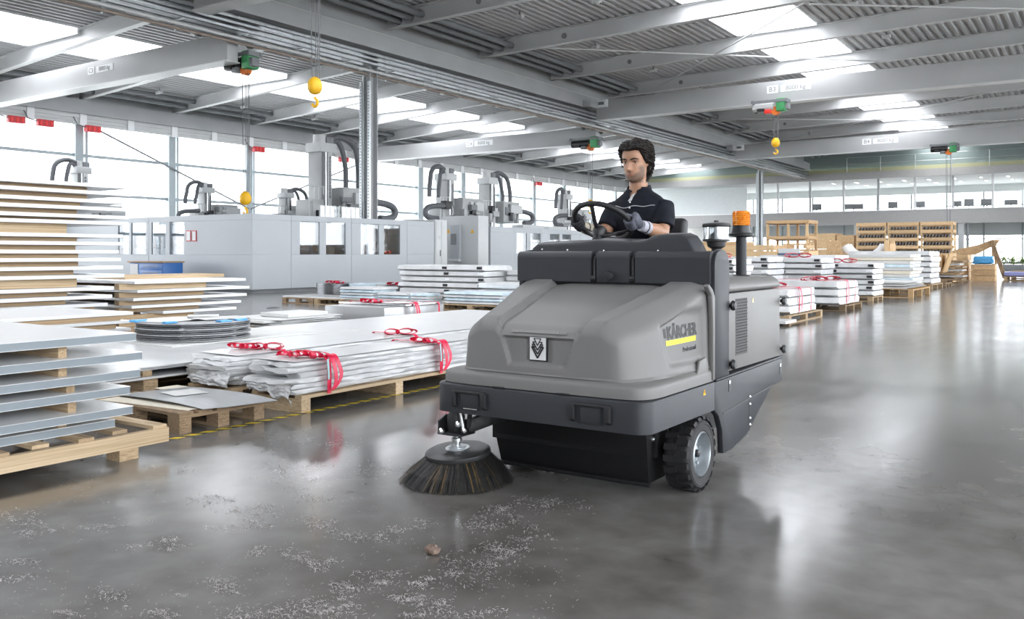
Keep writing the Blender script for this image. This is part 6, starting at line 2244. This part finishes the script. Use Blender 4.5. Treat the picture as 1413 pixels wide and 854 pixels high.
# blue workbench
WB = onY(201, 372, 17.6)
wbn = thing('workbench', 'blue workbench with wooden top before the machine enclosure', 'workbench', (WB.x, 17.9, 0))
x0, x1 = onY(178, 372, 17.6).x, onY(225, 372, 17.6).x
MB().box(x0 - .03, x1 + .03, 17.55, 18.4, 1.0, 1.05).build('worktop', M_PINE, wbn, bevel=.006)
MB().box(x0, x1, 17.62, 18.35, .1, 1.0).build('cabinet', mat('workshop_blue', (.03, .14, .42), .4), wbn, bevel=.01)
for j in range(4):
    d_ = MB().box(x0 + .62, x1 - .05, 17.6, 17.625, .16 + j * .2, .33 + j * .2).build('drawer', MATS['workshop_blue'], wbn, bevel=.006)
    MB().box(x0 + .8, x1 - .25, 17.575, 17.6, .27 + j * .2, .29 + j * .2).build('handle', M_STEELD, d_)
MB().box(x0 + .05, x0 + .5, 17.6, 17.625, .2, .95).build('side_panel', M_SHEETL, wbn)
for a in (x0 + .05, x1 - .15):
    MB().box(a, a + .1, 17.65, 18.3, 0, .1).build('foot', M_STEELD, wbn)
# ================================================================ goods along the right of the aisle
def strap_pack(x0, x1, y0, y1, z0, z1, label, seed, straps=2, axis='x'):
    o = thing('wrapped_bundle', label, 'bundle', ((x0 + x1) / 2, (y0 + y1) / 2, z0))
    n = 3
    for k in range(n):
        h = (z1 - z0) / n
        wrap_mesh(x0 + .03 * math.sin(seed + k), x1 - .02 * k, y0 + .02 * k, y1 - .03 * math.cos(k + seed), z0 + h * k + .002, z0 + h * (k + 1), seed * 3 + k, .022, .05, axis, 32, 26).build('foil_wrap', M_FILM, o, smooth=True)
    for k in range(straps):
        y = y0 + (y1 - y0) * (.35 + .4 * k)
        bundle_strap(o, x0 - .01, x1 + .0, y, z0 + .02, z1, seed + k, k == 0)
        bow(o, ((x0 + x1) / 2 + .2, y, z1 + .01), 2.2, seed + 5 * k, (.8, .4, 0))
    return o


pallet(-6.9, -4.9, 16.4, 18.7, 'wooden pallet with strapped white bundle close behind the sweeper', 'y', .15, M_PINE, 6)
strap_pack(-6.9, -4.98, 16.6, 18.6, .152, .62, 'white foil bundle tied with red ribbon close behind the sweeper', 31)
slab('loose_board', M_SHEETL, 'pale board sticking out under the bundle close behind the sweeper', 'board', -6.6, -4.75, 15.7, 16.35, .05, .1)
o = MB().box(-6.5, -6.35, 15.8, 16.3, 0, .05).box(-5.2, -5.05, 15.8, 16.3, 0, .05).build('wood_batten', M_PINE); tag(o, 'low pine battens under the pale board', 'batten')
pallet(-6.6, -4.92, 20.7, 22.3, 'wooden pallet with drooping white bundle in the aisle row', 'x', .15, M_OLDW, 5)
strap_pack(-6.7, -4.95, 20.2, 22.2, .152, .68, 'drooping white foil bundle tied with thick red ribbon', 33)

# tall stacks of wrapped packs behind
st = [(-9.2, -6.9, 18.9, 20.2, 7, .15, 'of the tall stack beside the beacon'), (-9.4, -7.0, 21.6, 23.0, 7, .155, 'of the tall stack behind the strapped bundles'), (-8.6, -6.2, 23.6, 25.0, 7, .15, 'of the tall stack behind the drooping bundle'), (-7.6, -5.3, 25.3, 26.6, 6, .15, 'of the blue cornered stack'), (-11.5, -9.5, 22.0, 24.0, 7, .155, 'of the rearmost stack before the crates'), (-9.0, -6.8, 27.2, 29.0, 7, .16, 'of the stack under the timber frames')]
for k, (a, b_, y0, y1, n, lh, wh) in enumerate(st):
    pallet(a, b_, y0, y1, 'wooden pallet under the white packs ' + wh.replace('of the', 'in the'), 'x', .144)
    pack_stack(a, b_, y0, y1, n, lh, .144, wh, 40 + k, k < 5, 'x', None, .05)
for k, (x, y, z) in enumerate(((-7.4, 19.2, 1.235), (-6.9, 24.0, 1.235), (-6.2, 25.7, 1.085))):
    o = thing('red_ribbon', 'loose red ribbon knotted on top of a tall wrapped stack, ' + ('beside the beacon', 'beyond the drooping bundle', 'above the blue corner')[k], 'ribbon', (x, y, z))
    bow(o, (x, y, z), 2.4, 70 + k, (.9, .3, 0))
# sign on a stand between the stacks
p = onX(1089, 352, -8.2)
o = thing('sign_stand', 'small grey sign on a thin red stand among the wrapped stacks', 'sign', (p.x, 26.0, 0))
q = onY(1089, 352, 26.9)
MB().cyl((q.x, 26.9, 0), (q.x, 26.9, q.z), .03, n=8).build('pole', M_RED, o)
MB().box(q.x - .32, q.x + .32, 26.88, 26.91, q.z - .25, q.z + .2).build('board', M_SHEETL, o)
MB().box(q.x - .34, q.x + .34, 26.86, 26.93, q.z - .0, q.z + .06).build('clip_bar', mat('slate_blue', (.1, .16, .25), .5), o)
MB().lathe([(.22, 0), (.2, .03), (.04, .04), (.0, .04)], (q.x, 26.9, 0), n=18).build('foot', M_STEELD, o)

# mid aisle goods
pallet(-6.8, -4.8, 25.6, 27.0, 'wooden pallet with grey sheets and blue film in the aisle row', 'x', .2, M_OLDW, 5) if False else None
pallet(-6.7, -4.75, 28.0, 30.9, 'low wooden box pallet with white papers in the aisle row', 'x', .26, M_CARD, 9)
for k in range(3):
    mb = wrap_mesh(-6.75 + .05 * k, -4.8 - .06 * k, 28.05, 30.8 - .3 * k, .262 + k * .072, .32 + k * .072, 80 + k, .02, .025, 'y', 28, 24)
    o = mb.build('paper_stack', M_PAPER if k else M_FILM, smooth=True); tag(o, 'rumpled white paper layer, %s on the low box pallet' % nth(2 - k), 'paper')
# stack with blue corners
for k in range(9):
    z = .3 + k * .11
    slab('sheet_pack', (M_SHEETL, M_BLUEW, M_PAPER, M_PLY)[k % 4], 'flat sheet pack, %s of the mixed stack beyond the low box pallet' % nth(8 - k), 'pack', -7.4 + .05 * (k % 3), -5.35 + .06 * math.sin(k * 2), 31.2, 33.2 - .08 * (k % 3), z, z + .1, bevel=.01)
pallet(-7.4, -5.3, 31.2, 33.2, 'wooden pallet under the mixed stack beyond the low box pallet', 'x', .3, M_PINE)
# big white stack
pallet(-8.2, -5.3, 35.0, 37.4, 'wooden pallet under the broad white stack', 'x', .2, M_PINE, 7)
for k in range(6):
    z = .2 + k * .2
    o = wrap_mesh(-8.2, -5.35 - .04 * (k % 2), 35.0, 37.3, z, z + .195, 90 + k, .02, .05, 'x', 28, 20).build('wrapped_pack', M_FILM, smooth=True)
    tag(o, 'thick white wrapped pack, %s of the broad white stack' % nth(5 - k), 'pack')
# brown cardboard cartons
pallet(-7.15, -5.35, 38.6, 40.2, 'dark pallet under the leaning brown cartons', 'x', .15, M_OLDW)
ct = thing('cardboard_carton', 'large brown carton leaning beyond the broad white stack', 'carton', (-6.4, 39.4, .15))
MB().box(-7.1, -5.5, 38.7, 40.1, .55, 1.25).build('box', M_CARD, ct, bevel=.01)
MB().obox((-5.35, 39.1, .95), (.06, 1.1, .75), (0, R(18), 0)).build('flap', M_CARD, ct, bevel=.01)
MB().box(-7.1, -5.55, 38.72, 38.74, .85, .92).build('tape', mat('tape_brown', (.4, .27, .13), .3), ct)
ct = thing('grey_bin', 'dark grey bin under the leaning carton', 'bin', (-6.4, 39.4, .15))
MB().box(-7.05, -6.1, 38.75, 40.0, .15, .5).build('body', M_STEELD, ct, bevel=.03)
MB().box(-7.1, -6.05, 38.7, 40.05, .5, .55).build('rim', M_STEEL, ct, bevel=.01)
# small pile on dark pallets
pallet(-6.6, -5.25, 42.6, 44.2, 'dark pallet with thin boards near the far aisle', 'x', .15, M_OLDW)
for k in range(7):
    z = .15 + k * .13
    slab('thin_board', M_SHEET if k % 2 else M_OLDW, 'thin board, %s of the pile near the far aisle' % nth(6 - k), 'board', -6.55, -5.3 + .08 * math.sin(k * 2.2), 42.65, 44.1, z, z + .07)
    if k < 6:
        o = MB().box(-6.4, -6.3, 42.7, 44.0, z + .07, z + .13).box(-5.6, -5.5, 42.7, 44.0, z + .07, z + .13).build('wood_spacer', M_PINE); tag(o, 'pair of pine laths under the %s thin board near the far aisle' % nth(5 - k), 'spacer')
for k, (x0, x1, y0, y1) in enumerate(((-4.2, -2.4, 48.5, 50), (-4.2, -2.6, 52.2, 53.6), (-2.2, 2.0, 55, 57))):
    pallet(x0, x1, y0, y1, 'low pallet with blue film at the far end of the aisle' if k == 0 else ('small dark pallet at the far end of the aisle' if k == 1 else 'wide low pallet with pale sheets before the gallery'), 'x', .2, M_OLDW if k == 1 else M_PINE)
    o = wrap_mesh(x0, x1, y0, y1, .2, .42, 120 + k, .03, .05, 'x', 28, 20).build('film_pack', (mat('violet_film', (.3, .32, .6), .35, bump=.2, bscale=8), M_OLDW, M_SHEETL)[k], smooth=True)
    tag(o, ('crumpled violet film on the far low pallet', 'brown pack on the small dark pallet', 'pale sheets on the wide pallet before the gallery')[k], 'pack')


# ================================================================ wooden crates and frames
def slot_crate(x0, x1, y0, y1, z0, z1, label, rows_=3, holders=True, seed=1):
    """timber transport rack: posts, boards, slotted beams with dark holders"""
    o = thing('slotted_crate', label, 'crate', ((x0 + x1) / 2, (y0 + y1) / 2, z0))
    t = .07
    for x in (x0, x1 - t):
        for y in (y0, y1 - t):
            block('post', M_CRATE, o, x, x + t, y, y + t, z0, z1)
    block('floor_board', M_CRATED, o, x0, x1, y0, y1, z0 + .05, z0 + .09)
    n = rows_ * 2 + 1
    for k in range(rows_ + 1):
        z = z0 + (z1 - z0 - .16) * k / rows_
        block('front_board', M_CRATE, o, x0, x1, y0 - .02, y0, z, z + .15)
        block('side_board', M_CRATED, o, x1, x1 + .02, y0, y1, z, z + .15)
        block('rear_board', M_CRATED, o, x0, x1, y1, y1 + .02, z, z + .15)
        block('side_board', M_CRATED, o, x0 - .02, x0, y0, y1, z, z + .15)
    if holders:
        for k in range(rows_):
            za = z0 + (z1 - z0 - .16) * k / rows_ + .15; zb = z0 + (z1 - z0 - .16) * (k + 1) / rows_
            block('backing_board', M_CRATED, o, x0 + t, x1 - t, y0 + .3, y0 + .33, za, zb)
            m_ = 9
            for q in range(m_):
                x = x0 + t + (x1 - x0 - 2 * t) * (q + .25) / m_
                h_ = block('holder', M_STEELD, o, x, x + .05, y0 + .02, y0 + .28, za + .02, zb - .06)
                h_.rotation_euler = (0, R(18), 0)
    return o


ck = [(-10.1, 44.6), (-8.68, 44.6), (-7.26, 44.6)]
for k, (x, y) in enumerate(ck):
    who = ('beside the pale timber frames', 'between two other slotted crates', 'at the aisle end of the slotted crates')[k]
    slot_crate(x, x + 1.35, y, y + 1.1, 0, 1.15, 'lower slotted timber crate ' + who, 3, True, k)
    slot_crate(x, x + 1.35, y, y + 1.1, 1.17, 2.78, 'upper slotted timber crate ' + who, 4, True, k + 9)
# large boarded crate beside the beacon
def board_crate(x0, x1, y0, y1, z0, z1, label, nb, m=None):
    o = thing('boarded_crate', label, 'crate', ((x0 + x1) / 2, (y0 + y1) / 2, z0))
    h = (z1 - z0) / nb
    for k in range(nb):
        a, b_ = z0 + h * k + .008, z0 + h * (k + 1) - .008
        block('front_board', m or M_CRATE, o, x0, x1, y0, y0 + .03, a, b_)
        block('side_board', M_CRATED, o, x1 - .03, x1, y0 + .03, y1, a, b_)
        block('side_board', M_CRATED, o, x0, x0 + .03, y0 + .03, y1, a, b_)
        block('rear_board', M_CRATED, o, x0, x1, y1 - .03, y1, a, b_)
    for x in (x0 + .05, x1 - .15):
        for y in (y0 + .04, y1 - .12):
            block('corner_post', M_CRATED, o, x, x + .08, y, y + .08, z0, z1)
    return o


board_crate(-12.0, -9.3, 29.5, 31.0, 0, 1.6, 'wide boarded timber crate behind the beacon', 8)
board_crate(-14.6, -11.2, 31.4, 33, 0, 1.75, 'second boarded timber crate behind the beacon', 8, M_CRATED)


def pallet_tower(x, y, n, label):
    o = thing('pallet_stack_frame', label, 'frame', (x, y, 0))
    for k in range(n):
        z = .25 * k
        for q in range(3):
            block('cross_board', M_CRATED, o, x, x + .9, y + q * .5, y + q * .5 + .12, z + .14, z + .2)
        for q in (0, .78):
            block('runner', M_CRATE, o, x + q, x + q + .12, y, y + 1.12, z, z + .14)
    return o


pallet_tower(-9.2, 30, 6, 'stack of open timber frames beside the wide boarded crate')
pallet_tower(-9.9, 32.5, 6, 'second stack of open timber frames behind the wrapped stacks')
pallet_tower(-10.6, 34.7, 7, 'third stack of open timber frames before the far crates')


def open_rack(x0, x1, y0, y1, h, n, label):
    o = thing('timber_rack', label, 'rack', ((x0 + x1) / 2, (y0 + y1) / 2, 0))
    for x in (x0, (x0 + x1) / 2, x1 - .1):
        for y in (y0, y1 - .1):
            block('post', M_CRATE, o, x, x + .1, y, y + .1, 0, h)
    for k in range(n):
        z = h * (k + 1) / n - .12
        block('rail', M_CRATED, o, x0, x1, y0 - .03, y0, z, z + .12)
        block('rail', M_CRATED, o, x0, x1, y1, y1 + .03, z, z + .12)
        block('end_rail', M_CRATED, o, x1, x1 + .03, y0, y1, z, z + .12)
        block('shelf_board', M_CRATED, o, x0, x1, y0, y1, z - .03, z)
    return o


open_rack(-12.5, -10.7, 38.5, 40, 2.75, 4, 'tall open timber rack behind the beacon')
board_crate(-12.4, -11.05, 44.5, 46, 0, 2.3, 'plain closed timber crate between rack and slotted crates', 6)
board_crate(-11.0, -10.2, 44.5, 46, 0, 2.2, 'narrow closed timber crate beside the slotted crates', 6, M_CRATED)
# crate with curved white foam
fr = thing('foam_crate', 'open timber crate holding curved white foam parts', 'crate', (-8.5, 38, 0))
for x in (-9.7, -7.45):
    for y in (37.6, 38.8):
        block('post', M_CRATE, fr, x, x + .15, y, y + .15, 0, 1.85)
for z in (.1, .55):
    block('rail', M_CRATE, fr, -9.7, -7.3, 37.55, 37.6, z + .3, z + .55)
block('floor_board', M_CRATED, fr, -9.7, -7.3, 37.6, 38.95, .7, .76)
block('side_panel', M_CRATED, fr, -9.68, -9.1, 37.58, 37.6, .9, 1.8)
block('side_panel', M_CRATED, fr, -7.3, -7.26, 37.7, 38.9, .3, 1.7)
for k in range(2):
    fo = thing('foam_bow', ('upper', 'lower')[k] + ' curved white foam bow in the open timber crate', 'foam part', (-8.3, 38.1, .76))
    pts = arc((-8.3, 38.05 + .45 * k, 1.98 - .0 * k), .85, R(205), R(335), 16)
    MB().tube(pts, [.15] * len(pts), 12, flat=1.3).build('bow', M_WHITE, fo, smooth=True)
# slanting timber pieces at the far end
lw = thing('timber_chute', 'slanting boarded timber chute at the far end of the crates', 'chute', (-6, 51, 0))
for k in range(5):
    q0 = Vector((-7.4, 50.5 + .25 * k, 1.15)); q1 = Vector((-4.7, 50.5 + .25 * k, 1.75))
    MB().beam(q0, q1, .23, .05).build('board', M_CRATED if k % 2 else M_CRATE, lw)
for x, z in ((-7.2, 1.15), (-4.9, 1.65)):
    for y in (50.4, 51.4):
        block('leg', M_CRATED, lw, x, x + .12, y, y + .12, 0, z)
MB().beam((-4.9, 50.2, 1.95), (-4.3, 50.2, 0.1), .2, .12).build('prop', M_OLDW, lw)
MB().prism([(-7.4, .95), (-5.6, 1.25), (-4.7, 1.75), (-4.5, 2.0), (-4.9, 2.0), (-5.5, 1.75), (-7.4, 1.3)], 'y', 50.36, 50.4).build('side_board', M_CRATED, lw)
board_crate(-8.8, -5.6, 47.2, 48.6, 0, 1.25, 'low slatted timber crate before the slanting chute', 4)
board_crate(-5.4, -4.4, 46.6, 47.6, 0, .8, 'small timber box with blue goods beside the chute', 3, M_CRATED)
o = wrap_mesh(-5.3, -4.5, 46.7, 47.5, .8, 1.2, 140, .05, .08, 'x', 24, 14).build('blue_bag', M_BLUEF, smooth=True); tag(o, 'crumpled blue bag on the small timber box', 'bag')
# green plant tub near the right edge
q = onZ(1404, 372, 0)
pt = thing('planter', 'low planter with green leaves under the gallery', 'planter', (-.5, 80, 0))
qq = onY(1404, 366, 80)
MB().box(qq.x - 1.2, qq.x + 1.2, 79.6, 80.4, 0, .45).build('trough', M_STEELD, pt, bevel=.02)
mb = MB(); rr = random.Random(5)
for k in range(260):
    c = Vector((qq.x + rr.uniform(-1.2, 1.2), 80 + rr.uniform(-.4, .4), .5 + abs(rr.gauss(.25, .2))))
    a, b_ = Vector((rr.uniform(-1, 1), rr.uniform(-1, 1), rr.uniform(-.3, 1))).normalized() * .2, Vector((rr.uniform(-1, 1), rr.uniform(-1, 1), rr.uniform(-.3, .3))).normalized() * .06
    mb.add([c - a, c + b_, c + a, c - b_], [(0, 1, 2, 3)])
lv_ = mb.build('leaves', mat('leaf_green', (.16, .24, .06), .5, var=.4, nscale=3), pt, fix=False); lv_['kind'] = 'stuff'
# ================================================================ floor tape, swarf
M_TAPEY = mat('tape_yellow', (.85, .62, .03), .45, var=.15, nscale=8)
M_TAPEB = mat('tape_black', (.03, .03, .03), .5)
tp = thing('floor_tape', 'black and yellow hazard tape stuck on the floor beside the pallets', 'floor tape', (-5.44, 6.5, 0))
MB().box(-5.475, -5.415, 3.75, 12, .0004, .0016).build('tape_backing', M_TAPEB, tp)
me = None
for k in range(60):
    y = 3.78 + k * .135
    if me is None:
        mb = MB().add([(-.03, 0, 0), (.03, .045, 0), (.03, .115, 0), (-.03, .07, 0), (-.03, 0, .0009), (.03, .045, .0009), (.03, .115, .0009), (-.03, .07, .0009)], [(0, 1, 2, 3), (7, 6, 5, 4), (0, 4, 5, 1), (1, 5, 6, 2), (2, 6, 7, 3), (3, 7, 4, 0)])
        me = bpy.data.meshes.new('stripe'); me.from_pydata(mb.v, [], mb.f); me.materials.append(M_TAPEY)
    o = bpy.data.objects.new('stripe', me); COL.objects.link(o); o.parent = tp
    o.location = Vector((-5.445, y, .0017)) - ROOTLOC[tp.name]

rr = random.Random(21)
M_CHIP = mat('aluminium_swarf', (.4, .37, .36), .4, metal=.3, var=.75, nscale=60)
mb = MB()


def chip(x, y, s):
    """small curled shaving"""
    a = rr.uniform(0, 6.283); L_ = s * rr.uniform(.7, 2.2); w_ = s * rr.uniform(.14, .26)
    d = Vector((math.cos(a), math.sin(a), 0)); n = Vector((-d.y, d.x, 0)) * w_
    cur = rr.uniform(-.8, .8); hgt = s * rr.uniform(.1, .6); tw = rr.uniform(-.6, .6)
    P = []
    for q in range(4):
        t = q / 3 - .5
        c = Vector((x, y, .0012 + hgt * (1 - 4 * t * t))) + d * (L_ * t) + n * (cur * 4 * t * t)
        u = n * .5 + Vector((0, 0, abs(tw) * w_ * (.5 + t)))
        P += [c - n * .5, c + u]
    mb.add(P, [(0, 1, 3, 2), (2, 3, 5, 4), (4, 5, 7, 6)])


clus = []
# measured clumps: pixel centre, spread in pixels (u, v), count
for u, v, su, sv, n in ((445, 610, 60, 8, 60), (470, 640, 40, 6, 70), (400, 655, 30, 8, 60), (240, 650, 20, 6, 50), (300, 690, 22, 7, 90), (365, 705, 28, 8, 130), (340, 725, 35, 7, 110), (215, 750, 24, 7, 130), (130, 727, 22, 4, 60),
                        (15, 720, 25, 8, 90), (45, 735, 20, 6, 80), (440, 725, 20, 8, 100), (485, 740, 16, 6, 70), (355, 762, 12, 5, 60), (400, 765, 14, 6, 70), (435, 780, 22, 8, 100), (305, 812, 28, 8, 120), (500, 805, 40, 10, 190), (440, 840, 40, 10, 220),
                        (570, 825, 30, 10, 170), (590, 805, 26, 8, 90), (565, 730, 26, 8, 110), (520, 745, 20, 8, 60), (680, 720, 22, 10, 130), (700, 705, 18, 7, 110), (730, 692, 24, 7, 100), (690, 760, 28, 12, 130), (740, 740, 20, 10, 60), (800, 700, 30, 10, 30), (215, 845, 30, 8, 70), (85, 847, 12, 4, 50), (30, 780, 24, 6, 60), (20, 800, 18, 5, 50), (150, 820, 20, 6, 40), (150, 630, 12, 5, 50), (155, 638, 8, 4, 60), (360, 850, 40, 8, 120), (640, 790, 50, 20, 120), (610, 850, 60, 10, 110), (415, 685, 40, 10, 90), (520, 650, 30, 8, 50)):
    subs = [(rr.gauss(u, su * .75), rr.gauss(v, sv * .7), rr.uniform(.15, .5)) for q in range(7)]
    for k in range(int(n * 1.9)):
        cu, cv, cs = subs[int(rr.random() ** 1.6 * 7)]
        uu, vv = rr.gauss(cu, su * cs), rr.gauss(cv, sv * cs)
        if vv < 590: continue
        p = onZ(uu, vv)
        if p.x < -5.02 and p.y < 3.62: continue
        chip(p.x, p.y, rr.uniform(.0065, .0125))
for k in range(1500):
    uu = rr.uniform(-30, 800); vv = 600 + 280 * rr.random() ** .8
    if uu > 620 and vv < 690: continue
    p = onZ(uu, vv)
    if p.x < -5.02 and p.y < 3.7: continue
    if noise.noise(p * 1.3) < -.15: continue
    chip(p.x, p.y, rr.uniform(.004, .009))
o = mb.build('metal_swarf', M_CHIP, base=(-3, 3.5, 0), fix=False)
tag(o, 'fine pale metal shavings scattered over the dirty floor', 'swarf', kind='stuff')
# one larger lump of dirt
p = onZ(597, 764)
lm = MB(); rows = []
for i in range(9):
    th = math.pi * i / 8
    rows.append([Vector((p.x, p.y, .016)) + Vector((math.sin(th) * math.cos(a) * .034, math.sin(th) * math.sin(a) * .026, math.cos(th) * .022)) * (1 + .45 * noise.noise(Vector((math.cos(a) * 2, math.sin(a) * 2, th * 2)))) for a in [2 * math.pi * k / 14 for k in range(14)]])
lm.grid(rows, loop=True)
for v in lm.v: v.z = max(.0005, v.z)
o = lm.build('dirt_lump', mat('rusty_dirt', (.2, .14, .11), .8, var=.5, nscale=60, bump=.5, bscale=120), smooth=True); tag(o, 'brownish dirt lump lying alone among the metal shavings', 'dirt')
